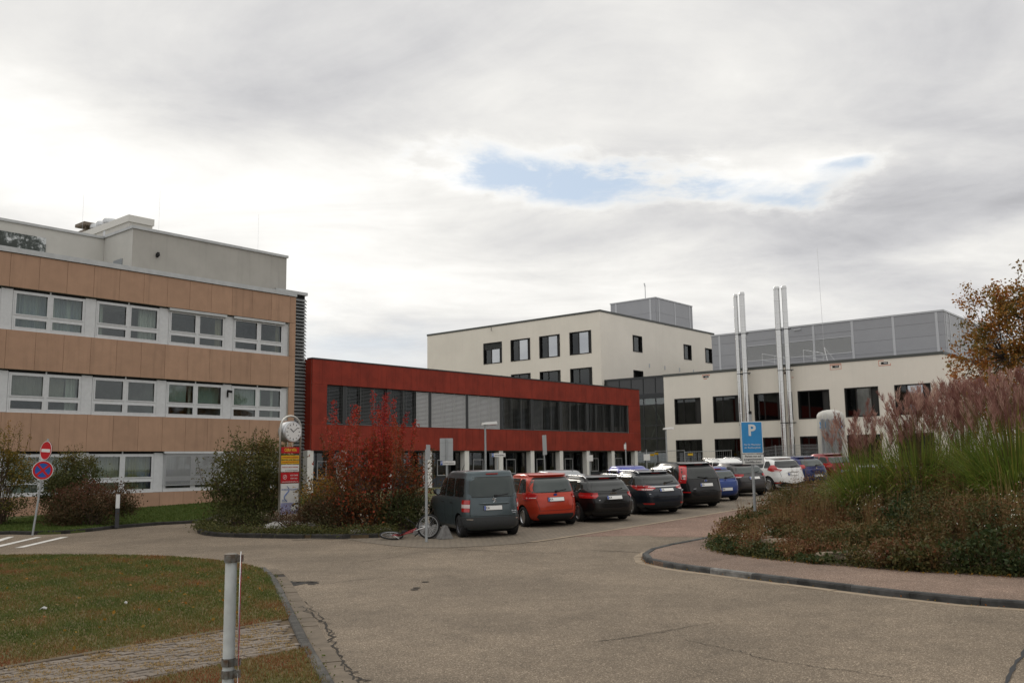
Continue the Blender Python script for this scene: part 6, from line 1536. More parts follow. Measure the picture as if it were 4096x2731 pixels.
def bwheel(c, nrm, r, tag_=''):
    c, nrm = Vector(c), Vector(nrm).normalized(); a = nrm.orthogonal().normalized(); b_ = nrm.cross(a); n = 40
    pts = [c + (a * math.cos(2 * math.pi * k / n) + b_ * math.sin(2 * math.pi * k / n)) * r for k in range(n + 1)]
    q = MB(); q.tube(pts, .024, 8, cap=False); wo = build('wheel', q, M_TYRE, s, smooth=True)
    pts = [c + (a * math.cos(2 * math.pi * k / n) + b_ * math.sin(2 * math.pi * k / n)) * (r - .036) for k in range(n + 1)]
    q = MB(); q.tube(pts, .013, 6, cap=False); build('rim', q, M_BRIM, wo, smooth=True)
    q = MB()
    for k in range(24): 
        t = 2 * math.pi * k / 24; q.tube([c + nrm * (.03 if k % 2 else -.03), c + (a * math.cos(t) + b_ * math.sin(t)) * (r - .04)], .0022, 4, cap=False)
    o = build('spokes', q, M_BSIL, wo); o['kind'] = 'stuff'
    q = MB(); q.tube([c - nrm * .05, c + nrm * .05], .02, 8); build('hub', q, M_BSIL, wo)
fc = Vector((0, .06, .335)); fn = Vector((-.30, -1, .12)); bwheel(fc, fn, .31)
rc = Vector((-1.02, .12, .10)); rn = Vector((.10, -.22, 1)); bwheel(rc, rn, .31)
hd_ = Vector((-.42, .10, .20)); bb = Vector((-.78, .02, .10)); st_ = Vector((-.72, .42, .12)); hd2 = Vector((-.36, .30, .26))
q = MB()
for a, c in ((hd_, bb), (hd2, st_), (bb, st_), (bb, rc), (st_, rc), (hd_, hd2)): q.tube([a, c], .019, 8)
build('frame', q, M_BRED, s, smooth=True)
q = MB(); q.tube([hd_, Vector((-.25, .06, .26)), fc + fn.normalized() * .06], .014, 8); q.tube([hd2, Vector((-.22, .18, .34)), fc - fn.normalized() * .06], .014, 8); build('fork', q, M_BSIL, s, smooth=True)
q = MB(); q.tube([hd2 + Vector((-.32, .05, .30)), hd2 + Vector((-.10, .06, .16)), hd2 + Vector((0, .06, .05)), hd2 + Vector((.06, .10, -.12)), hd2 + Vector((-.06, .16, -.22))], .014, 8); build('handlebar', q, M_DARK, s, smooth=True)
q = MB(); q.obox(st_ + Vector((.0, .20, .03)), (1, 0, .1), (0, 1, 0), (0, 0, 1), .07, .13, .035); build('saddle', q, M_TRIM, s)
q = MB(); q.tube([bb + Vector((-.15, 0, 0)), bb + Vector((.02, -.30, -.06))], .010, 6); build('kickstand', q, M_BSIL, s)
q = MB(); q.lathe([(0, -.01), (.09, -.01), (.09, .01), (0, .01)], 20, c=tuple(bb + Vector((0, 0, .05)))); q.tube([bb + Vector((0, 0, .06)), bb + Vector((.15, -.05, .07))], .010, 6); build('crank', q, M_DARK, s)
# ---------------------------------------------------------------- vegetation
def leaves(P_, size, nrm_bias=None, aspect=.55):
    """one rhombic leaf (a quad) per point"""
    n = len(P_); size = np.broadcast_to(size, (n,)).reshape(-1, 1)
    d = RNG.normal(size=(n, 3)); d /= np.linalg.norm(d, axis=1, keepdims=True)
    if nrm_bias is not None: d = d + nrm_bias; d /= np.linalg.norm(d, axis=1, keepdims=True)
    e = RNG.normal(size=(n, 3)); e -= d * (e * d).sum(1, keepdims=True); e /= np.linalg.norm(e, axis=1, keepdims=True)
    nn = np.cross(d, e)
    a = P_; b_ = P_ + d * size * .5 + e * size * aspect * .5 + nn * size * .06; c = P_ + d * size; f = P_ + d * size * .5 - e * size * aspect * .5 + nn * size * .06
    V = np.stack([a, b_, c, f], 1).reshape(-1, 3); return V, np.arange(4 * n).reshape(-1, 4)
def clump_points(n, rx, ry, h, k=40, cr=.30, z0=.12, shell=.45, pw=1.0):
    """leaf points grouped in clumps within a dome"""
    C = []
    while len(C) < k:
        p = RNG.uniform(-1, 1, 3); p[2] = RNG.uniform(0, 1); r = math.sqrt(p[0] ** 2 + p[1] ** 2 + (p[2] * 1.0) ** 2)
        prof = math.sqrt(max(0, 1 - (abs(p[2] - .35) / .75) ** 2.2)) if p[2] > .35 else .72 + .28 * p[2] / .35
        rr = math.hypot(p[0], p[1])
        if rr < prof and (rr > prof * shell or p[2] > .6): C.append((p[0] * rx, p[1] * ry, z0 + p[2] * (h - z0)))
    C = np.array(C); idx = RNG.integers(0, k, n)
    s = RNG.uniform(.55, 1.35, k)[idx][:, None]
    P_ = C[idx] + RNG.normal(size=(n, 3)) * cr * s * np.array([1, 1, .85]); P_[:, 2] = np.maximum(P_[:, 2], .04)
    return P_, C, idx
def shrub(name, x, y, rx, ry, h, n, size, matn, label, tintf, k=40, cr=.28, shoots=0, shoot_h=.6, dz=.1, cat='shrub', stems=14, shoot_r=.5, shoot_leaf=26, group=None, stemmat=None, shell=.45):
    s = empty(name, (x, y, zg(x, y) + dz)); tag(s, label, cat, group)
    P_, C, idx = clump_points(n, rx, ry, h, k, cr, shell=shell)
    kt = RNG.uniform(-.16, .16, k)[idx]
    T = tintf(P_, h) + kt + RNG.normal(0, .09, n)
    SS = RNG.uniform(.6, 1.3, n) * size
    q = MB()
    for i in range(stems):
        c = C[RNG.integers(0, k)]; b0 = Vector((RNG.normal(0, .12 * rx), RNG.normal(0, .12 * ry), 0)); m_ = b0.lerp(Vector(c), .5) + Vector((0, 0, .12 * h))
        q.tube([b0, m_, Vector(c)], [.022, .014, .006], 5, cap=False)
    if shoots:
        for i in range(shoots):
            c = C[RNG.integers(0, k)].copy() if shoot_r is None else np.array([RNG.normal(0, shoot_r * rx), RNG.normal(0, shoot_r * ry), 0])
            zz0 = h * RNG.uniform(.55, .85); top = h + RNG.uniform(.05, shoot_h) - .35 * abs(c[0]) / rx * h * .5; lean = RNG.normal(0, .10, 2)
            if top < zz0 + .2: continue
            m2 = int(shoot_leaf * (top - zz0) / .5); t = RNG.uniform(0, 1, m2)
            pp = np.stack([c[0] + lean[0] * t * 2 + RNG.normal(0, .045, m2), c[1] + lean[1] * t * 2 + RNG.normal(0, .045, m2), zz0 + (top - zz0) * t], 1)
            P_ = np.vstack([P_, pp]); tt = tintf(pp, h) + RNG.normal(0, .08, m2) + RNG.normal(0, .14); T = np.concatenate([T, tt]); SS = np.concatenate([SS, RNG.uniform(.6, 1.1, m2) * size * .9])
            q.tube([(c[0] * .5, c[1] * .5, .1), (c[0], c[1], zz0), (c[0] + lean[0] * 2, c[1] + lean[1] * 2, top)], [.018, .010, .003], 4, cap=False)
    V, Fc = leaves(P_, SS)
    build('stems', q, stemmat or M_TWIG, s, smooth=True)
    obj('foliage', npmesh('foliage', V, Fc, matn, np.clip(T, 0, 1)), s); return s
M_TWIG = mat('twig_brown', (.075, .05, .035), .9); M_BARK = mat('bark', (.055, .045, .038), .95, var=.3, vscale=8, bump=.5, bscale=30)
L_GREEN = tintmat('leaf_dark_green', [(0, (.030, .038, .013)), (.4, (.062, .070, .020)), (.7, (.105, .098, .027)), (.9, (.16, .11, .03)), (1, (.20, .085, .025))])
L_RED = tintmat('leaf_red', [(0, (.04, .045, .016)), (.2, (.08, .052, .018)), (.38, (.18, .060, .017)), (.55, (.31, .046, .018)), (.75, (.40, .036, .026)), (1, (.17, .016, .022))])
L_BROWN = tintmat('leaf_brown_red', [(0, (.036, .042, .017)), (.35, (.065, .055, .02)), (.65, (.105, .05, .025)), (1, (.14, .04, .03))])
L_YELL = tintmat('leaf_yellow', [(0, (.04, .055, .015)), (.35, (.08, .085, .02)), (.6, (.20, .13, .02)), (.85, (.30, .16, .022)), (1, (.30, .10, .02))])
L_TREE = tintmat('leaf_autumn_tree', [(0, (.08, .085, .02)), (.25, (.18, .12, .025)), (.5, (.33, .145, .026)), (.8, (.32, .10, .022)), (1, (.19, .06, .02))])
L_BED = tintmat('leaf_perennial', [(0, (.024, .042, .013)), (.25, (.045, .062, .018)), (.5, (.095, .082, .025)), (.68, (.13, .078, .03)), (.84, (.15, .052, .024)), (1, (.27, .19, .085))])
L_REED = tintmat('reed_blade', [(0, (.075, .135, .020)), (.4, (.14, .20, .032)), (.7, (.25, .26, .05)), (.9, (.38, .29, .08)), (1, (.38, .21, .065))], trans=.3)
L_PLUME = tintmat('reed_plume', [(0, (.17, .072, .060)), (.4, (.28, .140, .115)), (.75, (.41, .245, .20)), (1, (.56, .41, .32))], trans=.35, rough=.8)
L_LAWN = tintmat('lawn_blade', [(0, (.065, .095, .02)), (.35, (.105, .125, .028)), (.6, (.16, .13, .038)), (.8, (.21, .115, .042)), (1, (.24, .08, .038))], trans=.2)
L_LAWN2 = tintmat('lawn_blade_green', [(0, (.055, .095, .018)), (.5, (.09, .125, .026)), (1, (.14, .13, .034))], trans=.2)
# --- island
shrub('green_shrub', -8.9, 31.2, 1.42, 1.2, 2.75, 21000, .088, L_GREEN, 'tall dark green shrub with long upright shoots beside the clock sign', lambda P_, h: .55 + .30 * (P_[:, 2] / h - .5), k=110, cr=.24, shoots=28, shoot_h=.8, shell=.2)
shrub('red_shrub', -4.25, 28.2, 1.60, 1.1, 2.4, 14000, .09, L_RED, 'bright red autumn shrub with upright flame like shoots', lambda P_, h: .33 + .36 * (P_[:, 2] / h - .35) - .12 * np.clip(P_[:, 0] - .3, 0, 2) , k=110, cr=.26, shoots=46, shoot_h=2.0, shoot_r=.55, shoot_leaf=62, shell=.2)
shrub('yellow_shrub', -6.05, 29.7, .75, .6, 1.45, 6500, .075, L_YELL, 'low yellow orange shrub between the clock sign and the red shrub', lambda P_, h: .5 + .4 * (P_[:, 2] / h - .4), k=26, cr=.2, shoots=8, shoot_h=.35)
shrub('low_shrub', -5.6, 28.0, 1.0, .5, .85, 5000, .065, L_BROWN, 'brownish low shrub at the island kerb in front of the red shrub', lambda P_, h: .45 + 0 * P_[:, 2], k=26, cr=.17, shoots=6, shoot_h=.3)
shrub('low_shrub', -3.25, 27.4, .75, .5, .95, 5000, .065, L_GREEN, 'dark green low shrub beside the fallen bicycle', lambda P_, h: .30 + 0 * P_[:, 2], k=24, cr=.17, shoots=6, shoot_h=.3)
shrub('low_shrub', -8.9, 29.75, 1.0, .42, .55, 2400, .06, L_GREEN, 'low leafy ground shrub at the island tip before the tall green shrub', lambda P_, h: .40 + 0 * P_[:, 2], k=26, cr=.15)
shrub('low_shrub', -6.9, 28.35, .8, .4, .5, 1600, .055, L_BROWN, 'tiny reddish shrub in front of the clock footing', lambda P_, h: .5 + 0 * P_[:, 2], k=20, cr=.13)
# --- at the beige building
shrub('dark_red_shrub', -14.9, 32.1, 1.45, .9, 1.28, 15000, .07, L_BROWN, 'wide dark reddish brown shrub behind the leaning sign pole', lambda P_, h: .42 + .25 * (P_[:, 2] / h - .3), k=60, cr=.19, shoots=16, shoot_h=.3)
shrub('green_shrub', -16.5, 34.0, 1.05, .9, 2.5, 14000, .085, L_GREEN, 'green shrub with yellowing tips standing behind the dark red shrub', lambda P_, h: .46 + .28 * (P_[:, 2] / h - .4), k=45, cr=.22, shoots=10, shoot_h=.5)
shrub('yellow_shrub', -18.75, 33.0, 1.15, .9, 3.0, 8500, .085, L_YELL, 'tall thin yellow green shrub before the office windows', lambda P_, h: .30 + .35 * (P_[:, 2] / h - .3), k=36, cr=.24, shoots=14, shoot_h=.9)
# --- rocks
ROCKS = []
M_ROCK = mat('sandstone_rock', (.18, .14, .10), .9, var=.25, vscale=3, bump=.8, bscale=14); M_ROCK2 = mat('grey_rock', (.20, .18, .16), .9, var=.25, vscale=3, bump=.8, bscale=14)
def rock(x, y, dz, sx, sy, sz, mt, label, rz=0.0, group=None):
    bm = bmesh.new(); bmesh.ops.create_icosphere(bm, subdivisions=3, radius=1)
    ph = RNG.uniform(0, 6, 6)
    for q in bm.verts:
        c = q.co; f = 1 + .13 * math.sin(3 * c.x + ph[0]) * math.cos(2.6 * c.y + ph[1]) + .09 * math.sin(5.3 * c.z + ph[2] + 2 * c.x) + .05 * math.sin(9 * c.y + ph[3])
        m_ = max(abs(c.x), abs(c.y), abs(c.z)); q.co = c * f / (m_ ** .55); q.co.z = max(-.6, min(.62 + .05 * c.x, q.co.z)); q.co = Vector((q.co.x * sx, q.co.y * sy, q.co.z * sz))
    me = bpy.data.meshes.new('rock'); bm.to_mesh(me); bm.free(); me.materials.append(mt); me.polygons.foreach_set('use_smooth', [True] * len(me.polygons)); me.set_sharp_from_angle(angle=R(28))
    o = obj('rock', me, None, (x, y, zg(x, y) + dz), (0, 0, rz)); tag(o, label, 'rock', group)
for (cx_, cy_, sx, sy, sz, lb_) in ((760, 225, .36, .26, .15, 'flat pale rock beneath the parking sign edge'), (985, 262, .42, .30, .22, 'big block of sandstone at the corner of the planted bed'), (890, 240, .4, .3, .18, 'weathered rock between the two larger corner stones'), (1290, 322, .34, .2, .10, 'small brown rock low in the bed edge'), (1430, 318, .36, .2, .12, 'flat sandstone slab with mossy rim'), (1560, 322, .34, .22, .12, 'pale slab leaning on its lighter neighbour'), (1640, 328, .40, .24, .12, 'palest smooth slab in the bed edge'), (2000, 360, .28, .2, .08, 'half buried slab among fallen leaves'), (2180, 362, .20, .14, .13, 'small reddish stone at the far end of the bed edge')):
    x, y = gpt(C11(cx_, cy_ + 14), .1); ROCKS.append((x, y, sx * .9)); rock(x, y + sy * .1, .20, sx * .8, sy * .8, sz, M_ROCK, lb_, RNG.uniform(-.3, .3), 'stones edging the planted bed')
for (cx_, cy_, sx, lb_) in ((840, 1432, .26, 'long low stone in front of the red shrub'), (1030, 1422, .28, 'grey stone in the island beside the fallen bicycle')):
    x, y = gpt(C3(cx_, cy_ + 10), .1); rock(x, y + .2, .12, sx, .2, .16, M_ROCK2, lb_, .2, 'stones in the shrub island')
# --- ornamental grasses
def reed(x, y, n, h, spread, nplume, ph, label):
    dz = bed_mound(x, y) - .05 if in_poly(x, y, BED) else .05
    s = empty('ornamental_grass', (x, y, zg(x, y) + dz)); tag(s, label, 'ornamental grass', 'ornamental grasses in the planted corner')
    K = 7; t = np.linspace(0, 1, K)[None, :, None]
    a = RNG.uniform(0, 2 * math.pi, n); r0 = .42 * spread * np.sqrt(RNG.uniform(0, 1, n)); out = spread * RNG.uniform(.05, 1.25, n); hh = h * RNG.uniform(.62, 1.18, n) * (1 - .25 * (out / spread) ** 2)
    base = np.stack([r0 * np.cos(a), r0 * np.sin(a), 0 * a], 1)[:, None, :]; d = np.stack([np.cos(a), np.sin(a), 0 * a], 1)[:, None, :]
    droop = RNG.uniform(.5, 1.55, n)[:, None, None] * ((out / spread) ** .7)[:, None, None]
    cen = base + d * (out[:, None, None] * t ** 1.75) + np.array([0, 0, 1.])[None, None, :] * (hh[:, None, None] * (t - droop * .42 * t ** 3.2))
    side = np.stack([-np.sin(a + RNG.normal(0, .8, n)), np.cos(a + RNG.normal(0, .8, n)), 0 * a], 1)[:, None, :]
    wd = (.020 * RNG.uniform(.6, 1.2, n))[:, None, None] * (1 - t ** 2.5 * .92)
    V = np.stack([cen - side * wd / 2, cen + side * wd / 2], 2).reshape(n, K * 2, 3)
    f1 = np.array([[2 * k, 2 * k + 1, 2 * k + 3, 2 * k + 2] for k in range(K - 1)])
    Fc = (f1[None] + (np.arange(n) * K * 2)[:, None, None]).reshape(-1, 4)
    T = np.clip(RNG.beta(1.6, 2.6, n)[:, None] * .9 + np.linspace(0, .10, K - 1)[None] + RNG.normal(0, .05, (n, 1)), 0, 1).ravel()
    obj('blades', npmesh('blades', V.reshape(-1, 3), Fc, L_REED, T), s)
    # plumes
    q = MB(); PV_, TT, SZ = [], [], []
    VV, FF, TF = [], [], []
    for i in range(nplume):
        an = RNG.uniform(0, 2 * math.pi); o_ = spread * .72 * RNG.uniform(.05, 1) ; hp = ph * RNG.uniform(.68, 1.06) * (1 - .10 * (o_ / spread) ** 2)
        b0 = Vector((.3 * o_ * math.cos(an), .3 * o_ * math.sin(an), 0)); tip = Vector((o_ * math.cos(an), o_ * math.sin(an), hp))
        m_ = Vector((.55 * o_ * math.cos(an), .55 * o_ * math.sin(an), hp * .62))
        q.tube([b0, m_, tip], [.005, .004, .003], 3, cap=False)
        L_ = RNG.uniform(.30, .50); lean = Vector((math.cos(an), math.sin(an), 0)) * RNG.uniform(.0, .14) + Vector((RNG.normal(0, .05), RNG.normal(0, .05), 0)); tb = RNG.uniform(.0, .85)
        for j in range(40):
            u_ = RNG.uniform(0, 1); p = tip + lean * (u_ ** 2) + Vector((0, 0, L_ * u_ * .8 - .04)); az_ = RNG.uniform(0, 6.28); sl = RNG.uniform(.12, .24) * (1.1 - .5 * u_)
            dr = Vector((math.cos(az_) * .34, math.sin(az_) * .34, RNG.uniform(.7, 1.0))).normalized() + lean * 1.6; e_ = p + dr * sl
            sd = dr.cross(Vector((RNG.normal(), RNG.normal(), .1))).normalized() * .006
            k = len(VV); mid = p + dr * sl * .55
            VV += [p, mid + sd, e_, mid - sd]; FF.append((k, k + 1, k + 2, k + 3)); TF.append(min(1, max(0, tb + RNG.normal(0, .12))))
    build('stalks', q, mat('reed_stalk', (.13, .10, .035), .8), s)
    obj('plumes', npmesh('plumes', np.array([tuple(p) for p in VV]), np.array(FF), L_PLUME, TF), s)
reed(8.35, 21.6, 1500, 2.0, 1.25, 70, 2.3, 'shorter ornamental grass clump with pale beige plumes next to the parking sign')
reed(9.25, 20.8, 1500, 2.35, 1.40, 120, 2.65, 'middle ornamental grass clump with brownish pink plumes')
reed(10.45, 19.0, 2400, 2.55, 1.75, 200, 2.85, 'largest ornamental grass fountain with dense pink plumes')
reed(12.3, 20.0, 1600, 2.5, 1.65, 220, 2.85, 'outermost ornamental grass clump under the autumn tree')
reed(11.2, 22.6, 1000, 2.35, 1.30, 200, 2.85, 'ornamental grass clump growing behind the largest fountain')
# --- perennials: a mass nobody could count
ASTER = [gpt(C11(*p_), .35) for p_ in ((1520, 190), (1720, 160), (2250, 300), (880, 200))]
def perennials():
    n = 2300; X = RNG.uniform(4.4, 16, n * 5); Y = RNG.uniform(12.5, 26.5, n * 5); ok = in_poly_np(X, Y, BED); X, Y = X[ok], Y[ok]
    dist = np.array([min(math.hypot(a - c[0], b_ - c[1]) for c in bed_front) for a, b_ in zip(X, Y)])
    keep = RNG.uniform(0, 1, len(X)) < np.clip(1.25 - dist / 7, .12, 1); X, Y, dist = X[keep][:n], Y[keep][:n], dist[keep][:n]
    Pl, Tl, Sl, FV = [], [], [], []; VV, FF, TF = [], [], []
    for x, y, d in zip(X, Y, dist):
        if any(abs(x - a_) < b2 and -.45 < y - c_ < .10 for a_, c_, b2 in ROCKS): continue
        z0 = zg(x, y) + bed_mound(x, y) - .03; cell = np.random.default_rng(int(math.floor(x / .75 + .35 * math.sin(y * 2))) * 131 + int(math.floor(y / .9 + .35 * math.sin(x * 2))) * 7 + 5); pat = cell.uniform(-1.35, 1.3); hk = cell.uniform(.7, 1.35); h = (.24 + .34 * min(1, d / 1.2)) * RNG.uniform(.75, 1.2) * hk * (.62 + .88 * sstep(5.8, 8.6, x))
        if d < .35: kind = 'low'
        elif pat > .75: kind = 'straw'
        elif pat > -.1: kind = 'brown'
        elif pat > -1.1: kind = 'olive'
        else: kind = 'dark'
        if d > .9 and RNG.uniform() < .10: kind = 'straw'
        tint = {'low': .26, 'straw': .84, 'brown': .76, 'olive': .50, 'dark': .24}[kind] + cell.normal(0, .11)
        m_ = {'low': 80, 'straw': 40, 'brown': 95, 'olive': 95, 'dark': 100}[kind]
        rr = RNG.uniform(.16, .32)
        t = RNG.uniform(0.05, 1, m_) ** .8; an = RNG.uniform(0, 6.28, m_); ra = rr * np.sqrt(RNG.uniform(0, 1, m_)) * (.45 + .55 * t)
        Pl.append(np.stack([x + ra * np.cos(an), y + ra * np.sin(an), z0 + h * t], 1)); Tl.append(np.clip(tint + RNG.normal(0, .10, m_) + RNG.normal(0, .05), 0, 1)); Sl.append(RNG.uniform(.035, .085, m_) * (1.25 if kind in ('low', 'dark') else .9))
        ns = 12 if kind == 'straw' else 3
        for j in range(ns):
            a = RNG.uniform(0, 6.28); hh = h * RNG.uniform(.8, 1.45 if kind in ('straw', 'brown') else 1.1); ln_ = RNG.uniform(.05, .30) * rr * 3; b0 = np.array([x, y, z0]); e = b0 + np.array([math.cos(a) * ln_, math.sin(a) * ln_, hh]); w_ = np.array([-math.sin(a + .6), math.cos(a + .6), 0]) * (.004 if kind == 'straw' else .003)
            k = len(VV); VV += [b0 - w_, b0 + w_, e + w_ * .5, e - w_ * .5]; FF.append((k, k + 1, k + 2, k + 3)); TF.append(min(1, max(0, (.95 if kind == 'straw' else .72) + RNG.normal(0, .08))))
        if kind != 'low' and min(math.hypot(x - a_, y - c_) for a_, c_ in ASTER) < .42:
            for j in range(RNG.integers(3, 8)): FV.append((x + RNG.normal(0, .14), y + RNG.normal(0, .14), z0 + h * RNG.uniform(.75, 1.1)))
    P_ = np.vstack(Pl); V1, F1 = leaves(P_, np.concatenate(Sl), aspect=.6)
    V = np.vstack([V1, np.array(VV)]); Fc = np.vstack([F1, np.array(FF) + len(V1)]); T = np.concatenate([np.concatenate(Tl), TF])
    o = obj('perennial_planting', npmesh('perennial_planting', V, Fc, L_BED, T)); tag(o, 'faded brown and green perennials filling the planted corner', 'perennials', kind='stuff')
    FP = np.array(FV); V, Fc = leaves(np.repeat(FP, 2, 0), .018, aspect=.9)
    o = obj('aster_flowers', npmesh('aster_flowers', V, Fc, mat('aster_white', (.72, .70, .62), .8))); tag(o, 'tiny white aster flowers dotted over the perennials', 'flowers', kind='stuff')
perennials()
# --- low green mats and fallen leaves at the bed edge
def scatter_line(name, pts, n, spread, zoff, size, mt, tint, label, h=.06, cat='ground cover'):
    pts = smooth_line(pts, 6); idx = RNG.integers(0, len(pts) - 1, n); t = RNG.uniform(0, 1, n); A = np.array(pts); c = A[idx] * (1 - t[:, None]) + A[idx + 1] * t[:, None]
    X = c[:, 0] + RNG.normal(0, spread, n); Y = c[:, 1] + RNG.normal(0, spread, n); Zz = zg_np(X, Y) + zoff + np.abs(RNG.normal(0, h, n))
    ok = np.ones(n, bool)
    for a_, c_, b2 in ROCKS: ok &= ~((np.abs(X - a_) < b2) & (Y - c_ > -.5) & (Y - c_ < .15)) | (RNG.uniform(0, 1, n) < .25)
    X, Y, Zz = X[ok], Y[ok], Zz[ok]; n = len(X)
    V, Fc = leaves(np.stack([X, Y, Zz], 1), RNG.uniform(.6, 1.3, n) * size, np.array([0, 0, .0])); T = np.clip(tint + RNG.normal(0, .15, n), 0, 1)
    o = obj(name, npmesh(name, V, Fc, mt, T)); tag(o, label, cat, kind='stuff')
bf2 = [(p[0] + .12, p[1] + .25) for p in bed_front] + [(10.6, 14.6)]
scatter_line('ground_cover', bf2, 13000, .13, .09, .045, L_GREEN, .42, 'low green mat plants along the front of the bed')
scatter_line('fallen_leaves', bed_front + [(10.5, 14.4)], 420, .10, .090, .05, L_YELL, .8, 'orange fallen leaves along the bed edge', h=.008)
scatter_line('fallen_leaves', offset_line(rk, -.06)[8:], 160, .05, .014, .04, L_YELL, .9, 'brown fallen leaves lying in the kerb gutter', h=.004)
scatter_line('weeds', offset_line(kerbL, .085), 200, .03, .01, .03, L_LAWN, .3, 'small weeds growing in the joint beside the lawn kerb', h=.02)
scatter_line('weeds', [(p[0] + .1, p[1] + .42) for p in isl_f], 12000, .20, .10, .06, L_GREEN, .50, 'leafy ground cover behind the black island kerb', h=.10)
# --- joint moss / dry tufts on the path
nT = 420; u_ = RNG.uniform(3.2, 7.2, nT); v_ = RNG.uniform(8.75, 10.35, nT); tp_ = np.array([to_xy(a, b_) for a, b_ in zip(u_, v_) if a < 6.4 + (b_ - 8.7) * .6])
c_ = np.repeat(tp_, 30, 0); X = c_[:, 0] + RNG.normal(0, .045, len(c_)); Y = c_[:, 1] + RNG.normal(0, .018, len(c_))
V, Fc = leaves(np.stack([X, Y, np.full(len(X), .052)], 1), RNG.uniform(.015, .04, len(X)), np.array([0, 0, .25]), .25)
o = obj('dry_tufts', npmesh('dry_tufts', V, Fc, tintmat('dry_tuft', [(0, (.20, .16, .06)), (.5, (.38, .25, .11)), (1, (.46, .32, .15))]), RNG.uniform(0, 1, len(X)))); tag(o, 'straw coloured tufts in the joints of the paved path', 'tufts', kind='stuff')
# --- lawns
def blades(name, poly, n, h, mt, label, zoff, tintf, near=None, xr=None, yr=None, wd=.006):
    P_ = np.array(poly); x0, x1 = xr or (P_[:, 0].min(), P_[:, 0].max()); y0, y1 = yr or (P_[:, 1].min(), P_[:, 1].max())
    X = RNG.uniform(x0, x1, n * 3); Y = RNG.uniform(y0, y1, n * 3)
    if near: keep = RNG.uniform(0, 1, len(X)) < np.clip((near / np.maximum(np.hypot(X, Y), 1)) ** 1.3, .02, 1); X, Y = X[keep], Y[keep]
    ok = in_poly_np(X, Y, poly); X, Y = X[ok][:n], Y[ok][:n]; m_ = len(X)
    Zz = zg_np(X, Y) + zoff; a = RNG.uniform(0, 6.28, m_); hh = h * RNG.uniform(.5, 1.3, m_); ln_ = RNG.uniform(.1, .9, m_) * hh; b_ = RNG.uniform(0, 6.28, m_)
    sc = np.clip(np.hypot(X, Y) / 11, .8, 2.2); w_ = wd * sc
    B0 = np.stack([X, Y, Zz], 1); S = np.stack([np.cos(a), np.sin(a), 0 * a], 1) * w_[:, None]; E_ = B0 + np.stack([np.cos(b_) * ln_, np.sin(b_) * ln_, hh], 1)
    V = np.stack([B0 - S, B0 + S, E_], 1).reshape(-1, 3); Fc = np.arange(3 * m_).reshape(-1, 3)
    o = obj(name, npmesh(name, V, Fc, mt, np.clip(tintf(X, Y) + RNG.normal(0, .14, m_), 0, 1))); tag(o, label, 'grass', kind='stuff')
def patchy(X, Y): return .40 + .16 * np.sin(X * 1.1 + 1.7 * np.sin(Y * .7)) * np.cos(Y * 1.3 + .6) + .12 * np.sin(X * 3.1 - Y * 2.3) + .10 * np.sin(X * 6.7 + Y * 5.1)
def patchyA(X, Y):
    v = -X * math.cos(AZ) + Y * math.sin(AZ); return patchy(X, Y) + .55 * np.exp(-np.clip(v - 10.4, 0, 9) / .5) + .08 - .12 * np.exp(-((X + 4.4) / 1.2) ** 2)
blades('grass', lawnA, 190000, .035, L_LAWN, 'short grass of the wide foreground lawn', .048, patchyA, 13, (-16, -2), (9, 23.5))
blades('grass', lawnB, 60000, .035, L_LAWN, 'reddish short grass in front of the paved path', .048, lambda X, Y: patchy(X, Y) + .36, 13, (-6, -.2), (4, 11))
blades('grass', verge, 60000, .07, L_LAWN2, 'green grass on the verge of the beige building', .068, lambda X, Y: .4 + 0 * X, None, (-20, -6), (28, 46), .012)
nl = 330; X = RNG.uniform(-11, -2.2, nl); Y = RNG.uniform(9.5, 21, nl); ok = in_poly_np(X, Y, lawnA); X, Y = X[ok], Y[ok]
V, Fc = leaves(np.stack([X, Y, np.full(len(X), .075)], 1), RNG.uniform(.03, .07, len(X)), np.array([0, 0, .1]), .7)
o = obj('fallen_leaves', npmesh('fallen_leaves', V, Fc, L_YELL, RNG.uniform(.6, 1, len(X)))); tag(o, 'dry fallen leaves scattered over the foreground lawn', 'leaves', kind='stuff')
for (px_, lb_, sx) in (((310, 828), 'crumpled white paper scrap lying on the lawn', .05), ((903, 787), 'small pale scrap lying further back on the lawn', .03)):
    x, y = gpt(C9(*px_)); q = MB(); q.add([(-sx, -.02, .0), (0, -.035, .03), (sx, .0, .012), (sx * .8, .03, .03), (0, .02, .045), (-sx * .9, .03, .02)], [(0, 1, 4, 5), (1, 2, 3, 4)]); q.add([(-sx, -.02, -.006), (0, -.035, .02), (sx, .0, .004), (sx * .8, .03, .02), (0, .02, .035), (-sx * .9, .03, .01)], [(5, 4, 1, 0), (4, 3, 2, 1)]); tag(build('paper_scrap', q, mat('paper_grey', (.42, .42, .40), .8), loc=(x, y, .075)), lb_, 'litter')
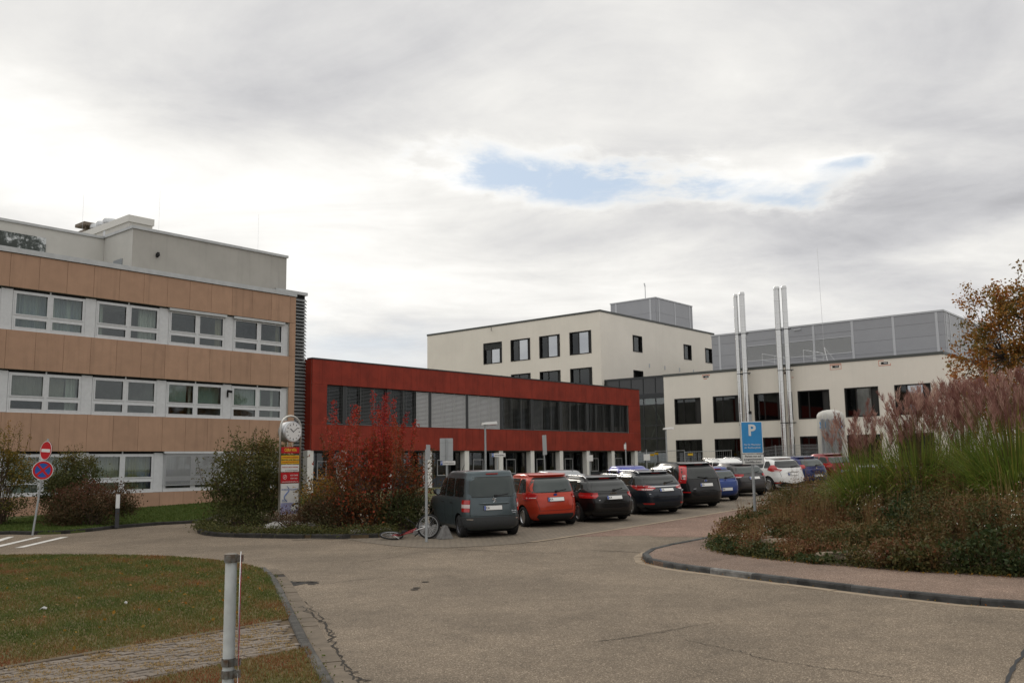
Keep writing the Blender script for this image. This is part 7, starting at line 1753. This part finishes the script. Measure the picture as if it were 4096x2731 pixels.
# --- tree
def tree(x, y, label):
    rg = np.random.default_rng(42)
    s = empty('autumn_tree', (x, y, zg(x, y))); tag(s, label, 'tree'); q = MB()
    C0 = np.array([0, 0, 5.5]); RA = np.array([4.3, 3.9, 3.7])
    prim = []
    while len(prim) < 16:
        d = rg.normal(size=3); d /= np.linalg.norm(d); p = C0 + d * RA * rg.uniform(.35, .62)
        if all(np.linalg.norm(p - o) > 1.3 for o in prim): prim.append(p)
    q.tube([(0, 0, -.1), (.06, 0, 1.3), (.0, .05, 2.7), (.05, .0, 4.4)], [.27, .22, .19, .13], 10, cap=False)
    for p in prim:
        b0 = Vector((.02, .02, min(4.3, 2.2 + max(0, p[2] - 4) * .45))); m_ = b0.lerp(Vector(p), .5) + Vector((rg.normal(0, .2), rg.normal(0, .2), -.15)); q.tube([b0, m_, Vector(p)], [.10, .07, .045], 6, cap=False)
    tips = []
    while len(tips) < 330:
        d = rg.normal(size=3); d /= np.linalg.norm(d); lump = 1 + .13 * math.sin(3 * d[0] + 4 * d[2]) + .10 * math.sin(5 * d[1] - 3 * d[2] + 1); tips.append(C0 + d * RA * lump * rg.uniform(.45, 1.02) ** .6)
    tips = np.array(tips); PR = np.array(prim); P_ = []; KT = []
    for t in tips:
        k = np.argmin(np.linalg.norm(PR - t, axis=1)); a = Vector(PR[k]); e = Vector(t); m_ = a.lerp(e, .55) + Vector((rg.normal(0, .14), rg.normal(0, .14), rg.normal(.05, .14)))
        q.tube([a, m_, e], [.028, .016, .007], 4, cap=False)
        for j in range(4):
            e2 = e + Vector((rg.normal(0, .34), rg.normal(0, .34), rg.normal(.06, .28))); q.tube([m_.lerp(e, .7), e2], [.010, .004], 3, cap=False)
            if rg.uniform() < .86:
                n = int(rg.integers(24, 52)); P_.append(np.array(e2) + rg.normal(size=(n, 3)) * .15); KT.append(np.full(n, rg.normal(0, .16)))
    build('trunk', q, M_BARK, s, smooth=True)
    P_ = np.vstack(P_); KT = np.concatenate(KT)
    V, Fc = leaves(P_, rg.uniform(.09, .18, len(P_)), None, .65)
    obj('crown', npmesh('crown', V, Fc, L_TREE, np.clip(.44 + KT + rg.normal(0, .1, len(P_)), 0, 1)), s)
tree(24.5, 40.0, 'broad tree with thinning rust brown autumn leaves above the ornamental grass')
